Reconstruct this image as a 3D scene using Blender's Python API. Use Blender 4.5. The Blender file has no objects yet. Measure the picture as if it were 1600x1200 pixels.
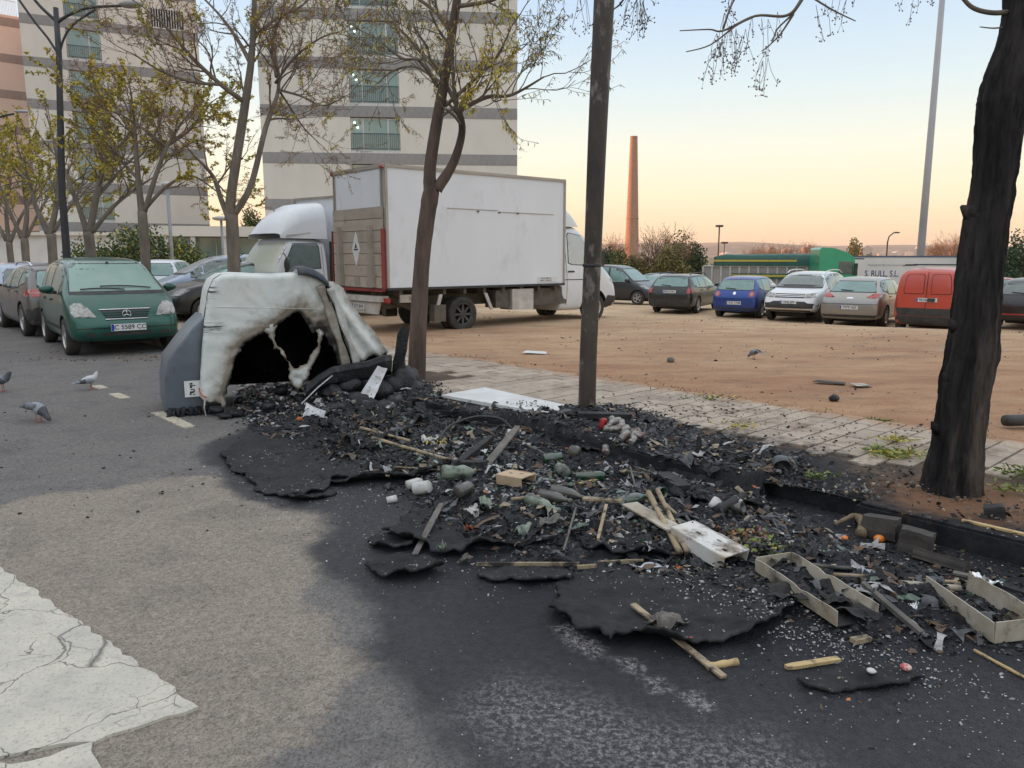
import bpy,bmesh,math,random
import numpy as np
from mathutils import Vector,Matrix
from mathutils.bvhtree import BVHTree
from mathutils.geometry import delaunay_2d_cdt
R=math.radians
sc=bpy.context.scene
col=sc.collection
random.seed(7)
rng=np.random.default_rng(7)
F,CH,PIT=1202.0,1.65,R(9.35)
cam=bpy.data.objects.new('camera',bpy.data.cameras.new('camera'))
col.objects.link(cam)
sc.camera=cam
cam.location=(0,0,CH)
cam.rotation_euler=(R(90)-PIT,0,0)
cam.data.sensor_width=36
cam.data.lens=36*F/1600
cam.data.clip_start=0.05
cam.data.clip_end=9000
SUN_AZ,SUN_EL=-72.0,4.0
w=bpy.data.worlds.new('World');sc.world=w;w.use_nodes=True
wn,wl=w.node_tree.nodes,w.node_tree.links
sky=wn.new('ShaderNodeTexSky');sky.sky_type='NISHITA';sky.sun_disc=False
sky.sun_elevation=R(SUN_EL);sky.sun_rotation=R(SUN_AZ)
sky.air_density=1.0;sky.dust_density=1.0;sky.ozone_density=1.0
tc=wn.new('ShaderNodeTexCoord');sx=wn.new('ShaderNodeSeparateXYZ')
wl.new(tc.outputs['Generated'],sx.inputs[0])
mr=wn.new('ShaderNodeMapRange');mr.inputs[1].default_value=0;mr.inputs[2].default_value=1
wl.new(sx.outputs[2],mr.inputs[0])
rp=wn.new('ShaderNodeValToRGB')
wl.new(mr.outputs[0],rp.inputs[0])
stops=[(0.0,(.80,.54,.37)),(.03,(.86,.65,.42)),(.075,(.87,.77,.55)),(.13,(.80,.80,.68)),(.20,(.63,.73,.76)),(.29,(.48,.62,.79)),(.5,(.80,.87,.97)),(1.0,(1.05,1.07,1.10))]
while len(rp.color_ramp.elements)<len(stops):rp.color_ramp.elements.new(0.5)
for e,(p_,c_)in zip(rp.color_ramp.elements,stops):
 e.position=p_;e.color=(*c_,1)
bg=wn['Background']
bg.inputs[1].default_value=0.1
wl.new(sky.outputs[0],bg.inputs[0])
bg2=wn.new('ShaderNodeBackground');bg2.inputs[1].default_value=1.0
wl.new(rp.outputs[0],bg2.inputs[0])
mx=wn.new('ShaderNodeMixShader');mx.inputs[0].default_value=0.78
wl.new(bg.outputs[0],mx.inputs[1]);wl.new(bg2.outputs[0],mx.inputs[2])
wl.new(mx.outputs[0],wn['World Output'].inputs[0])
sun=bpy.data.objects.new('sun',bpy.data.lights.new('sun','SUN'))
col.objects.link(sun)
sun.data.energy=5.0;sun.data.angle=R(0.5);sun.data.color=(1.0,.36,.13)
sd=Vector((math.sin(R(SUN_AZ))*math.cos(R(SUN_EL)),math.cos(R(SUN_AZ))*math.cos(R(SUN_EL)),math.sin(R(SUN_EL))))
sun.rotation_euler=sd.to_track_quat('Z','Y').to_euler()
sc.view_settings.view_transform='Standard'
sc.view_settings.look='None'
sc.view_settings.exposure=0.62
sc.view_settings.gamma=1.0
sc.view_settings.use_curve_mapping=False
sc.render.engine='CYCLES'
sc.cycles.use_denoising=True
sc.cycles.max_bounces=6
sc.cycles.transparent_max_bounces=12
cP,sP=math.cos(PIT),math.sin(PIT)
def ray(u,v):
 x=(u-800)/F;y=-(v-600)/F
 return Vector((x,cP+y*sP,-sP+y*cP))
def G(u,v,z=0.0):
 d=ray(u,v);t=(z-CH)/d.z
 return Vector((d.x*t,d.y*t,z))
def PD(u,v,D):
 d=ray(u,v);t=D/d.y
 return Vector((d.x*t,D,CH+d.z*t))
TD=Vector((-.67,.742)).normalized()
ND=Vector((TD.y,-TD.x))
KERB=4.70;EDGE=7.35
def tn(t,n,z=0.0):return Vector((TD.x*t+ND.x*n,TD.y*t+ND.y*n,z))
def TN(p):return(p[0]*TD.x+p[1]*TD.y,p[0]*ND.x+p[1]*ND.y)
def link(o,parent=None):
 col.objects.link(o)
 if parent is not None:o.parent=parent
 return o
def tag(o,label=None,cat=None,group=None,kind=None):
 if label:o['label']=label
 if cat:o['category']=cat
 if group:o['group']=group
 if kind:o['kind']=kind
 return o
def thing(name,label,cat,loc=(0,0,0),rz=0.0,group=None):
 o=bpy.data.objects.new(name,None);o.empty_display_size=.1
 col.objects.link(o);o.location=loc;o.rotation_euler=(0,0,rz)
 return tag(o,label,cat,group)
def mesh(name,verts,faces,mats,smooth=False,fm=None):
 me=bpy.data.meshes.new(name)
 me.from_pydata([tuple(v)for v in verts],[],faces)
 if not isinstance(mats,(list,tuple)):mats=[mats]
 for m in mats:
  if m:me.materials.append(m)
 if fm is not None:me.polygons.foreach_set('material_index',fm)
 if smooth:me.polygons.foreach_set('use_smooth',[True]*len(faces))
 me.validate();me.update()
 return me
def mobj(name,verts,faces,mats,parent=None,smooth=False,fm=None):
 return link(bpy.data.objects.new(name,mesh(name,verts,faces,mats,smooth,fm)),parent)
def struct(o):
 o['kind']='structure';return o
def copy_tree(root):
 r=root.copy();col.objects.link(r)
 for ch in list(root.children):
  c=ch.copy();col.objects.link(c);c.parent=r
  for g in list(ch.children):
   d=g.copy();col.objects.link(d);d.parent=c
 return r
class MB:
 def __init__(s):s.v=[];s.f=[];s.m=[]
 def add(s,vs,fs,m=0):
  b=len(s.v);s.v+=[tuple(v)for v in vs]
  s.f+=[tuple(i+b for i in f)for f in fs];s.m+=[m]*len(fs);return s
 def box(s,x0,x1,y0,y1,z0,z1,m=0,M=None):
  vs=[Vector((x,y,z))for z in(z0,z1)for y in(y0,y1)for x in(x0,x1)]
  if M is not None:vs=[M@v for v in vs]
  return s.add(vs,[(0,2,3,1),(4,5,7,6),(0,1,5,4),(2,6,7,3),(0,4,6,2),(1,3,7,5)],m)
 def prism(s,poly,axis,a,b,m=0,M=None):
  def mk(p,c):
   return Vector((c,p[0],p[1]))if axis==0 else Vector((p[0],c,p[1]))if axis==1 else Vector((p[0],p[1],c))
  n=len(poly);vs=[mk(p,a)for p in poly]+[mk(p,b)for p in poly]
  if M is not None:vs=[M@v for v in vs]
  fs=[tuple(range(n))[::-1],tuple(range(n,2*n))]+[(i,(i+1)%n,n+(i+1)%n,n+i)for i in range(n)]
  return s.add(vs,fs,m)
 def bar(s,a,b,w_,h,m=0,up=(0,0,1)):
  a=Vector(a);b=Vector(b);d=(b-a);L=d.length;d.normalize()
  side=d.cross(Vector(up))
  if side.length<1e-4:side=Vector((1,0,0))
  side.normalize();upv=side.cross(d)
  M=Matrix((side,d,upv)).transposed().to_4x4();M.translation=a
  return s.box(-w_/2,w_/2,0,L,-h/2,h/2,m,M)
 def tube(s,pts,rad,n=8,m=0,cap=True):
  pts=[Vector(p)for p in pts]
  if not isinstance(rad,(list,tuple)):rad=[rad]*len(pts)
  ref=Vector((0.31,0.17,0.93));b=len(s.v);prev=None
  for i,p in enumerate(pts):
   d=(pts[min(i+1,len(pts)-1)]-pts[max(i-1,0)])
   if d.length<1e-9:d=Vector((0,0,1))
   d.normalize()
   if prev is None:
    a=d.cross(ref)
    if a.length<.05:a=d.cross(Vector((1,0,0)))
   else:a=prev-d*prev.dot(d)
   a.normalize();prev=a;c=d.cross(a)
   for k in range(n):
    t=2*math.pi*k/n
    s.v.append(tuple(p+(a*math.cos(t)+c*math.sin(t))*rad[i]))
  for i in range(len(pts)-1):
   for k in range(n):
    k2=(k+1)%n
    s.f.append((b+i*n+k,b+i*n+k2,b+(i+1)*n+k2,b+(i+1)*n+k));s.m.append(m)
  if cap and n>2:
   s.f.append(tuple(b+k for k in range(n))[::-1]);s.m.append(m)
   e=b+(len(pts)-1)*n
   s.f.append(tuple(e+k for k in range(n)));s.m.append(m)
  return s
 def lathe(s,prof,n=24,m=0,M=None):
  b=len(s.v)
  for r,z in prof:
   for k in range(n):
    t=2*math.pi*k/n;v=Vector((r*math.cos(t),r*math.sin(t),z))
    s.v.append(tuple(M@v if M is not None else v))
  for i in range(len(prof)-1):
   for k in range(n):
    k2=(k+1)%n
    s.f.append((b+i*n+k,b+i*n+k2,b+(i+1)*n+k2,b+(i+1)*n+k));s.m.append(m)
  return s
 def ball(s,c,r,n=8,m=0,M=None):
  c=Vector(c);r=r if isinstance(r,(tuple,list))else(r,r,r)
  b=len(s.v);k=n//2
  for i in range(k+1):
   a=math.pi*i/k
   for j in range(n):
    t=2*math.pi*j/n
    v=Vector((r[0]*math.sin(a)*math.cos(t),r[1]*math.sin(a)*math.sin(t),r[2]*math.cos(a)))
    if M is not None:v=M@v
    s.v.append(tuple(c+v))
  for i in range(k):
   for j in range(n):
    j2=(j+1)%n
    s.f.append((b+i*n+j,b+(i+1)*n+j,b+(i+1)*n+j2,b+i*n+j2));s.m.append(m)
  return s
 def obj(s,name,mats,parent=None,smooth=False):
  return mobj(name,s.v,s.f,mats,parent,smooth,s.m)
def inside(poly,X,Y):
 r=np.zeros(X.shape,bool);n=len(poly)
 for i in range(n):
  x1,y1=poly[i];x2,y2=poly[(i+1)%n]
  if y1==y2:continue
  c=((y1>Y)!=(y2>Y))&(X<(x2-x1)*(Y-y1)/(y2-y1)+x1)
  r^=c
 return r
def sdist(poly,X,Y):
 d=np.full(X.shape,1e9);n=len(poly)
 for i in range(n):
  x1,y1=poly[i];x2,y2=poly[(i+1)%n]
  ex,ey=x2-x1,y2-y1;L=ex*ex+ey*ey+1e-12
  t=np.clip(((X-x1)*ex+(Y-y1)*ey)/L,0,1)
  d=np.minimum(d,np.hypot(X-x1-t*ex,Y-y1-t*ey))
 return np.where(inside(poly,X,Y),d,-d)
def vn(X,Y,seed=0):
 xi=np.floor(X).astype(np.int64);yi=np.floor(Y).astype(np.int64)
 fx=X-xi;fy=Y-yi;fx=fx*fx*(3-2*fx);fy=fy*fy*(3-2*fy)
 def h(a,b):
  k=(a*374761393+b*668265263+seed*1274126177)&0xffffffff
  k=((k^(k>>13))*1274126177)&0xffffffff
  return((k^(k>>16))&0xffff)/65535.0
 return(h(xi,yi)*(1-fx)*(1-fy)+h(xi+1,yi)*fx*(1-fy)+h(xi,yi+1)*(1-fx)*fy+h(xi+1,yi+1)*fx*fy)
def fbm(X,Y,s=1.0,o=4,seed=0):
 X=np.asarray(X,float);Y=np.asarray(Y,float)
 r=0;a=.5;tot=0
 for i in range(o):
  r=r+a*vn(X*s+17.3*i,Y*s+9.1*i,seed+i);tot+=a;a*=.5;s*=2.03
 return r/tot*2-1
def sstep(x,a,b):
 t=np.clip((x-a)/(b-a),0,1);return t*t*(3-2*t)
def cdt_fill(poly,spacing,holes=(),jitter=.2,bspace=None):
 """triangulated polygon with inner points: (verts2d, tris)"""
 bspace=bspace or spacing
 def densify(p):
  o=[]
  for i in range(len(p)):
   a=Vector(p[i]);b=Vector(p[(i+1)%len(p)]);k=max(1,int((b-a).length/bspace))
   o+=[a+(b-a)*(j/k)for j in range(k)]
  return o
 loops=[densify(poly)]+[densify(h)for h in holes]
 vs=[];es=[]
 for lp in loops:
  b=len(vs);vs+=lp;es+=[(b+i,b+(i+1)%len(lp))for i in range(len(lp))]
 P=np.array([tuple(v)for v in vs]);x0,y0=P.min(0);x1,y1=P.max(0)
 gx,gy=np.meshgrid(np.arange(x0+spacing/2,x1,spacing),np.arange(y0+spacing/2,y1,spacing))
 gx=gx+rng.uniform(-jitter,jitter,gx.shape)*spacing;gy=gy+rng.uniform(-jitter,jitter,gx.shape)*spacing
 d=sdist([tuple(v)for v in loops[0]],gx,gy)
 ok=d>spacing*.35
 for h in loops[1:]:
  ok&=sdist([tuple(v)for v in h],gx,gy)<-spacing*.35
 vs+=[Vector((a,b))for a,b in zip(gx[ok],gy[ok])]
 ov,oe,of,*_=delaunay_2d_cdt(vs,es,[],0,1e-6)
 C=np.array([((ov[f[0]]+ov[f[1]]+ov[f[2]])/3)[:]for f in of])
 keep=inside([tuple(v)for v in poly],C[:,0],C[:,1])
 for h in holes:keep&=~inside([tuple(v)for v in h],C[:,0],C[:,1])
 return ov,[tuple(f)for f,k in zip(of,keep)if k]
def _nt(name):
 m=bpy.data.materials.new(name);m.use_nodes=True
 return m,m.node_tree.nodes,m.node_tree.links,m.node_tree.nodes['Principled BSDF']
def noise_node(N,L,vec,scale,detail=4,rough=.6,dist=0):
 n=N.new('ShaderNodeTexNoise');n.inputs['Scale'].default_value=scale;n.inputs['Detail'].default_value=detail
 n.inputs['Roughness'].default_value=rough;n.inputs['Distortion'].default_value=dist
 if vec is not None:L.new(vec,n.inputs['Vector'])
 return n.outputs['Fac']
def ramp_node(N,L,fac,stops):
 r=N.new('ShaderNodeValToRGB')
 while len(r.color_ramp.elements)<len(stops):r.color_ramp.elements.new(.5)
 for e,(p_,c_)in zip(r.color_ramp.elements,stops):
  e.position=p_;e.color=(*c_,1)if len(c_)==3 else c_
 L.new(fac,r.inputs[0]);return r.outputs[0]
def mixc(N,L,fac,a,b,mode='MIX'):
 m=N.new('ShaderNodeMix');m.data_type='RGBA';m.blend_type=mode
 for s_,x in((m.inputs[0],fac),(m.inputs[6],a),(m.inputs[7],b)):
  if isinstance(x,(int,float)):s_.default_value=x
  elif isinstance(x,tuple):s_.default_value=(*x,1)
  else:L.new(x,s_)
 return m.outputs[2]
def math_node(N,L,op,a,b=None,clamp=False):
 m=N.new('ShaderNodeMath');m.operation=op;m.use_clamp=clamp
 for s_,x in((m.inputs[0],a),(m.inputs[1],b)):
  if x is None:continue
  if isinstance(x,(int,float)):s_.default_value=x
  else:L.new(x,s_)
 return m.outputs[0]
def bump_node(N,L,h,strength,dist=.01):
 b=N.new('ShaderNodeBump');b.inputs['Strength'].default_value=strength;b.inputs['Distance'].default_value=dist
 L.new(h,b.inputs['Height']);return b.outputs[0]
_cache={}
def MAT(name,c,c2=None,rough=.7,metal=0,scale=6,detail=5,thr=(.35,.65),bump=0,bscale=60,bdist=.01,spec=.5,coat=0,rnd=0,stretch=None,emit=None,c3=None,scale3=1.5,thr3=(.5,.6),world=False,trans=0):
 if name in _cache:return _cache[name]
 m,N,L,P=_nt(name)
 P.inputs['Roughness'].default_value=rough;P.inputs['Metallic'].default_value=metal
 P.inputs['Specular IOR Level'].default_value=spec
 if coat:P.inputs['Coat Weight'].default_value=coat;P.inputs['Coat Roughness'].default_value=.08
 if trans:P.inputs['Transmission Weight'].default_value=trans
 if world:vec=N.new('ShaderNodeNewGeometry').outputs['Position']
 else:vec=N.new('ShaderNodeTexCoord').outputs['Object']
 if stretch:
  mp=N.new('ShaderNodeMapping');mp.inputs['Scale'].default_value=stretch;L.new(vec,mp.inputs[0]);vec=mp.outputs[0]
 c2=c2 or tuple(x*.82 for x in c)
 out=ramp_node(N,L,noise_node(N,L,vec,scale,detail),[(thr[0],c),(thr[1],c2)])
 if c3:
  f3=ramp_node(N,L,noise_node(N,L,vec,scale3,6,.65),[(thr3[0],(0,0,0)),(thr3[1],(1,1,1))])
  out=mixc(N,L,f3,out,c3)
 if rnd:
  oi=N.new('ShaderNodeObjectInfo')
  hs=N.new('ShaderNodeHueSaturation');L.new(out,hs.inputs['Color'])
  v=N.new('ShaderNodeMapRange');v.inputs[3].default_value=1-rnd;v.inputs[4].default_value=1+rnd
  L.new(oi.outputs['Random'],v.inputs[0]);L.new(v.outputs[0],hs.inputs['Value']);out=hs.outputs[0]
 L.new(out,P.inputs['Base Color'])
 if bump:L.new(bump_node(N,L,noise_node(N,L,vec,bscale,6),bump,bdist),P.inputs['Normal'])
 if emit:P.inputs['Emission Color'].default_value=(*c,1);P.inputs['Emission Strength'].default_value=emit
 _cache[name]=m
 return m
def soot_fac(N,L):
 """world-anchored scorch of the pavement: 1 where the fire reached over the kerb"""
 pos=N.new('ShaderNodeNewGeometry').outputs['Position']
 def dot(v):
  d=N.new('ShaderNodeVectorMath');d.operation='DOT_PRODUCT';L.new(pos,d.inputs[0]);d.inputs[1].default_value=v
  return d.outputs['Value']
 t=dot((TD.x,TD.y,0));n=dot((ND.x,ND.y,0))
 tr=N.new('ShaderNodeMapRange');tr.inputs[1].default_value=-2;tr.inputs[2].default_value=10;L.new(t,tr.inputs[0])
 prof=ramp_node(N,L,tr.outputs[0],[((x+2)/12,(y_,)*3)for x,y_ in((-1.5,.30),(.6,.42),(1.6,.50),(2.6,.62),(3.6,.68),(4.6,.66),(5.2,.55),(6.3,.34),(7.3,.16),(8.3,0))])
 n0=math_node(N,L,'MULTIPLY_ADD',prof,2.0);n0.node.inputs[2].default_value=4.55
 nz=noise_node(N,L,pos,1.6,6,.7);nz2=noise_node(N,L,pos,14,5,.7)
 d=math_node(N,L,'SUBTRACT',n0,n)
 d=math_node(N,L,'ADD',d,math_node(N,L,'MULTIPLY',math_node(N,L,'SUBTRACT',nz,.5),1.5))
 d=math_node(N,L,'ADD',d,math_node(N,L,'MULTIPLY',math_node(N,L,'SUBTRACT',nz2,.5),.9))
 f=N.new('ShaderNodeMapRange');f.inputs[1].default_value=-.12;f.inputs[2].default_value=.22
 L.new(d,f.inputs[0]);return f.outputs[0],pos
def pavemat(name,c,c2,rnd=.1):
 m,N,L,P=_nt(name)
 f,pos=soot_fac(N,L)
 base=ramp_node(N,L,noise_node(N,L,pos,3.5,7,.7),[(.3,c),(.7,c2)])
 oi=N.new('ShaderNodeObjectInfo');hs=N.new('ShaderNodeHueSaturation');L.new(base,hs.inputs['Color'])
 v=N.new('ShaderNodeMapRange');v.inputs[3].default_value=1-rnd;v.inputs[4].default_value=1+rnd
 L.new(oi.outputs['Random'],v.inputs[0]);L.new(v.outputs[0],hs.inputs['Value'])
 earth=ramp_node(N,L,noise_node(N,L,pos,2.1,6,.75),[(.52,(0,0,0)),(.66,(.75,.75,.75))])
 dn=N.new('ShaderNodeVectorMath');dn.operation='DOT_PRODUCT';L.new(pos,dn.inputs[0]);dn.inputs[1].default_value=(ND.x,ND.y,0)
 en=N.new('ShaderNodeMapRange');en.inputs[1].default_value=EDGE-.75;en.inputs[2].default_value=EDGE+.15;L.new(dn.outputs['Value'],en.inputs[0])
 ef=math_node(N,L,'ADD',en.outputs[0],math_node(N,L,'MULTIPLY',math_node(N,L,'SUBTRACT',noise_node(N,L,pos,6,7,.75),.5),1.6))
 b2=mixc(N,L,ramp_node(N,L,ef,[(.55,(0,0,0)),(.85,(.8,.8,.8))]),hs.outputs[0],(.38,.22,.13))
 b2=mixc(N,L,earth,b2,(.17,.115,.085))
 sootc=ramp_node(N,L,noise_node(N,L,pos,9,6,.8),[(.35,(.007,.008,.011)),(.75,(.04,.039,.041))])
 dt=N.new('ShaderNodeVectorMath');dt.operation='DISTANCE';L.new(pos,dt.inputs[0]);dt.inputs[1].default_value=(2.92,4.78,.12)
 rd=math_node(N,L,'ADD',dt.outputs['Value'],math_node(N,L,'MULTIPLY',math_node(N,L,'SUBTRACT',noise_node(N,L,pos,5,6,.75),.5),.7))
 sr=ramp_node(N,L,rd,[(.34,(1,1,1)),(.62,(0,0,0))])
 out=mixc(N,L,f,b2,sootc)
 out=mixc(N,L,math_node(N,L,'MULTIPLY',sr,.85),out,(.20,.105,.058))
 L.new(out,P.inputs['Base Color']);P.inputs['Roughness'].default_value=.85;P.inputs['Specular IOR Level'].default_value=.22
 L.new(bump_node(N,L,noise_node(N,L,pos,70,6,.7),.5,.004),P.inputs['Normal'])
 return m
def gp(pts,z=0.0):return[tuple(G(u,v,z)[:2])for u,v in pts]
SOOT=gp([(330,690),(400,660),(520,640),(600,600),(720,600),(1650,830),(2300,1050),(1500,1420),(800,1330),(640,1210),(590,1110),(560,1020),(548,950),(512,900),(500,855),(535,825),(520,800),(450,790),(370,765),(305,725)])
DARKR=gp([(-400,480),(60,560),(300,660),(430,700),(330,735),(200,745),(0,790),(-500,900)])
DUST=gp([(-60,800),(200,750),(330,735),(500,800),(500,850),(520,930),(540,1050),(570,1210),(-500,1300),(-500,850)])
ASHW=gp([(790,1070),(900,1085),(1050,1120),(1200,1130),(1350,1210),(1300,1300),(1000,1300),(860,1190),(720,1120)])
STR=[gp([(865,980),(900,975),(945,1015),(935,1030),(890,1012)]),gp([(955,1028),(985,1030),(1010,1052),(985,1052)]),gp([(1055,1085),(1080,1080),(1120,1105),(1100,1118)]),gp([(1000,1055),(1030,1058),(1050,1078),(1025,1080)])]
SPECK=gp([(1080,870),(1300,880),(1420,960),(1560,1050),(1650,1200),(1400,1170),(1250,1060),(1180,980),(1050,950),(980,890)])
def fan(rows,ncol,wid,keep,zf):
 y=np.array(rows);c=np.linspace(-1,1,ncol)
 X=c[None,:]*wid(y)[:,None];Y=np.repeat(y[:,None],ncol,1)
 k=keep(X,Y);Z=zf(X,Y)
 idx=np.arange(X.size).reshape(X.shape)
 q=np.stack([idx[:-1,:-1],idx[:-1,1:],idx[1:,1:],idx[1:,:-1]],-1).reshape(-1,4)
 kk=(k[:-1,:-1]|k[:-1,1:]|k[1:,1:]|k[1:,:-1]).reshape(-1)
 q=q[kk]
 used=np.unique(q);remap=np.zeros(X.size,int);remap[used]=np.arange(len(used))
 V=np.stack([X.ravel(),Y.ravel(),Z.ravel()],-1)[used]
 return V,remap[q]
def npmesh(name,V,Q,mat,smooth=True,attrs=None,parent=None):
 me=bpy.data.meshes.new(name)
 k=Q.shape[1]
 me.vertices.add(len(V));me.vertices.foreach_set('co',np.asarray(V,np.float32).ravel())
 me.loops.add(Q.size);me.loops.foreach_set('vertex_index',Q.ravel().astype(np.int32))
 me.polygons.add(len(Q));me.polygons.foreach_set('loop_start',np.arange(0,Q.size,k,dtype=np.int32))
 for m_ in(mat if isinstance(mat,(list,tuple))else[mat]):me.materials.append(m_)
 me.update(calc_edges=True)
 if smooth:me.polygons.foreach_set('use_smooth',[True]*len(Q))
 for n_,a in(attrs or{}).items():
  at=me.attributes.new(n_,'FLOAT','POINT');at.data.foreach_set('value',np.asarray(a,np.float32))
 return link(bpy.data.objects.new(name,me),parent)
def road_material():
 m,N,L,P=_nt('asphalt')
 pos=N.new('ShaderNodeNewGeometry').outputs['Position']
 def at(n_):
  a=N.new('ShaderNodeAttribute');a.attribute_name=n_;return a.outputs['Fac']
 fine=noise_node(N,L,pos,130,3,.6);med=noise_node(N,L,pos,26,5,.7);big=noise_node(N,L,pos,1.3,6,.65)
 grey=ramp_node(N,L,med,[(.25,(.15,.142,.136)),(.75,(.265,.25,.238))])
 warm=ramp_node(N,L,med,[(.25,(.25,.215,.18)),(.75,(.43,.375,.315))])
 mpd=N.new('ShaderNodeMapping');mpd.inputs['Rotation'].default_value=(0,0,-.84);mpd.inputs['Scale'].default_value=(.5,2.2,1);L.new(pos,mpd.inputs[0])
 stk=noise_node(N,L,mpd.outputs[0],2.2,7,.75,.6)
 d=math_node(N,L,'ADD',at('dust'),math_node(N,L,'ADD',math_node(N,L,'MULTIPLY',math_node(N,L,'SUBTRACT',big,.5),.9),math_node(N,L,'MULTIPLY',math_node(N,L,'SUBTRACT',stk,.5),1.5)),True)
 dm_=N.new('ShaderNodeMapRange');dm_.interpolation_type='SMOOTHSTEP';dm_.inputs[1].default_value=.22;dm_.inputs[2].default_value=.62;L.new(d,dm_.inputs[0])
 c=mixc(N,L,dm_.outputs[0],grey,warm)
 dmp=ramp_node(N,L,noise_node(N,L,pos,1.9,8,.78,.5),[(.32,(.74,.74,.76)),(.5,(1,1,1)),(.7,(1.1,1.09,1.06))])
 c=mixc(N,L,1.0,c,dmp,'MULTIPLY')
 vo=N.new('ShaderNodeTexVoronoi');vo.inputs['Scale'].default_value=125;L.new(pos,vo.inputs['Vector'])
 sp=ramp_node(N,L,vo.outputs['Color'],[(.1,(.62,.62,.62)),(.5,(.97,.97,.97)),(.94,(1.2,1.2,1.2)),(.99,(1.6,1.6,1.6))])
 c=mixc(N,L,1.0,c,sp,'MULTIPLY')
 s=at('soot')
 s=math_node(N,L,'ADD',s,math_node(N,L,'MULTIPLY',math_node(N,L,'SUBTRACT',noise_node(N,L,pos,5,6,.7),.5),.55))
 s=math_node(N,L,'ADD',s,math_node(N,L,'MULTIPLY',math_node(N,L,'SUBTRACT',fine,.5),.35))
 sm=N.new('ShaderNodeMapRange');sm.interpolation_type='SMOOTHSTEP';sm.inputs[1].default_value=.12;sm.inputs[2].default_value=.8;L.new(s,sm.inputs[0])
 sc_=ramp_node(N,L,med,[(.3,(.008,.010,.0145)),(.7,(.024,.028,.037))])
 sc2=ramp_node(N,L,med,[(.3,(.032,.034,.040)),(.7,(.075,.077,.085))])
 sc_=mixc(N,L,at('deep'),sc2,sc_)
 brown=mixc(N,L,1.0,c,(.30,.27,.27),'MULTIPLY')
 sc_=mixc(N,L,.12,sc_,brown)
 c=mixc(N,L,sm.outputs[0],c,sc_)
 a=at('ash')
 flake=ramp_node(N,L,noise_node(N,L,pos,38,6,.85),[(.47,(0,0,0)),(.60,(1,1,1))])
 af=math_node(N,L,'MULTIPLY',flake,a,True)
 c=mixc(N,L,af,c,(.31,.29,.30))
 v2=N.new('ShaderNodeTexVoronoi');v2.inputs['Scale'].default_value=46;L.new(pos,v2.inputs['Vector'])
 near=ramp_node(N,L,v2.outputs['Distance'],[(.10,(1,1,1)),(.16,(0,0,0))])
 pick=N.new('ShaderNodeSeparateColor');L.new(v2.outputs['Color'],pick.inputs[0])
 thr=N.new('ShaderNodeMath');thr.operation='GREATER_THAN';L.new(pick.outputs[0],thr.inputs[0])
 t2=math_node(N,L,'SUBTRACT',.985,math_node(N,L,'MULTIPLY',at('speck'),.22));L.new(t2,thr.inputs[1])
 ff=math_node(N,L,'MULTIPLY',near,thr.outputs[0],True)
 c=mixc(N,L,ff,c,(.62,.64,.68))
 P.inputs['Specular IOR Level'].default_value=.25
 L.new(c,P.inputs['Base Color'])
 rr=N.new('ShaderNodeMapRange');rr.inputs[3].default_value=.85;rr.inputs[4].default_value=.52;L.new(sm.outputs[0],rr.inputs[0]);L.new(rr.outputs[0],P.inputs['Roughness'])
 h=math_node(N,L,'ADD',math_node(N,L,'MULTIPLY',vo.outputs['Distance'],-.8),noise_node(N,L,pos,60,5,.7))
 L.new(bump_node(N,L,h,1.0,.011),P.inputs['Normal'])
 return m
M_ROAD=road_material()
M_EARTH=None
def earth_material():
 m,N,L,P=_nt('earth')
 pos=N.new('ShaderNodeNewGeometry').outputs['Position']
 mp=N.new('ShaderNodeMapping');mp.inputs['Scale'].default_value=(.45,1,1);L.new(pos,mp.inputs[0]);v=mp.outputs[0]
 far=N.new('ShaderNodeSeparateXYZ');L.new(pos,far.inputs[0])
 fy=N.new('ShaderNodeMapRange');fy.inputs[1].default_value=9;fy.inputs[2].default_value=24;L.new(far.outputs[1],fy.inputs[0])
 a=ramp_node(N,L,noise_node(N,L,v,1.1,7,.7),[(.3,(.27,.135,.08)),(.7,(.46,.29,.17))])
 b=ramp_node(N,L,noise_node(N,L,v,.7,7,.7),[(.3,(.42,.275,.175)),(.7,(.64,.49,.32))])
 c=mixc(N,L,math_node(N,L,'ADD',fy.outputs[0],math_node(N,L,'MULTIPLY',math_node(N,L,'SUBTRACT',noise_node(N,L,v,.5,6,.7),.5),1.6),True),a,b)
 dk=ramp_node(N,L,noise_node(N,L,v,2.6,8,.78),[(.50,(0,0,0)),(.68,(1,1,1))])
 c=mixc(N,L,math_node(N,L,'MULTIPLY',dk,.6),c,(.16,.115,.085))
 st=noise_node(N,L,pos,34,6,.75)
 c=mixc(N,L,1.0,c,ramp_node(N,L,st,[(.3,(.78,.78,.78)),(.7,(1.2,1.2,1.2))]),'MULTIPLY')
 L.new(c,P.inputs['Base Color']);P.inputs['Roughness'].default_value=.95;P.inputs['Specular IOR Level'].default_value=.2
 L.new(bump_node(N,L,noise_node(N,L,pos,22,7,.75),.6,.03),P.inputs['Normal'])
 return m
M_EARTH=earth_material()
M_FIELD=MAT('field',(.16,.13,.07),(.07,.08,.035),rough=.95,scale=.05,world=True)
def lotz(X,Y):
 r=np.hypot(X,Y)
 return .08-.54*sstep(Y+.6*X,21.5,31)-1.15*sstep(Y+.6*X,34,80)*sstep(X,-8,8)+.018*fbm(X,Y,.8,5,3)*sstep(r,6,9)
rows=[1.2]
while rows[-1]<15:rows.append(rows[-1]*1.0085)
while rows[-1]<320:rows.append(rows[-1]*1.05)
NP=lambda X,Y:X*ND.x+Y*ND.y
def road_z(X,Y):
 return .006*fbm(X,Y,1.5,4,11)
V,Q=fan(rows,300,lambda y:1.0*(y+2.5),lambda X,Y:NP(X,Y)<KERB+.1,road_z)
X,Y=V[:,0],V[:,1]
nz=fbm(X,Y,1.7,5,5)
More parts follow.
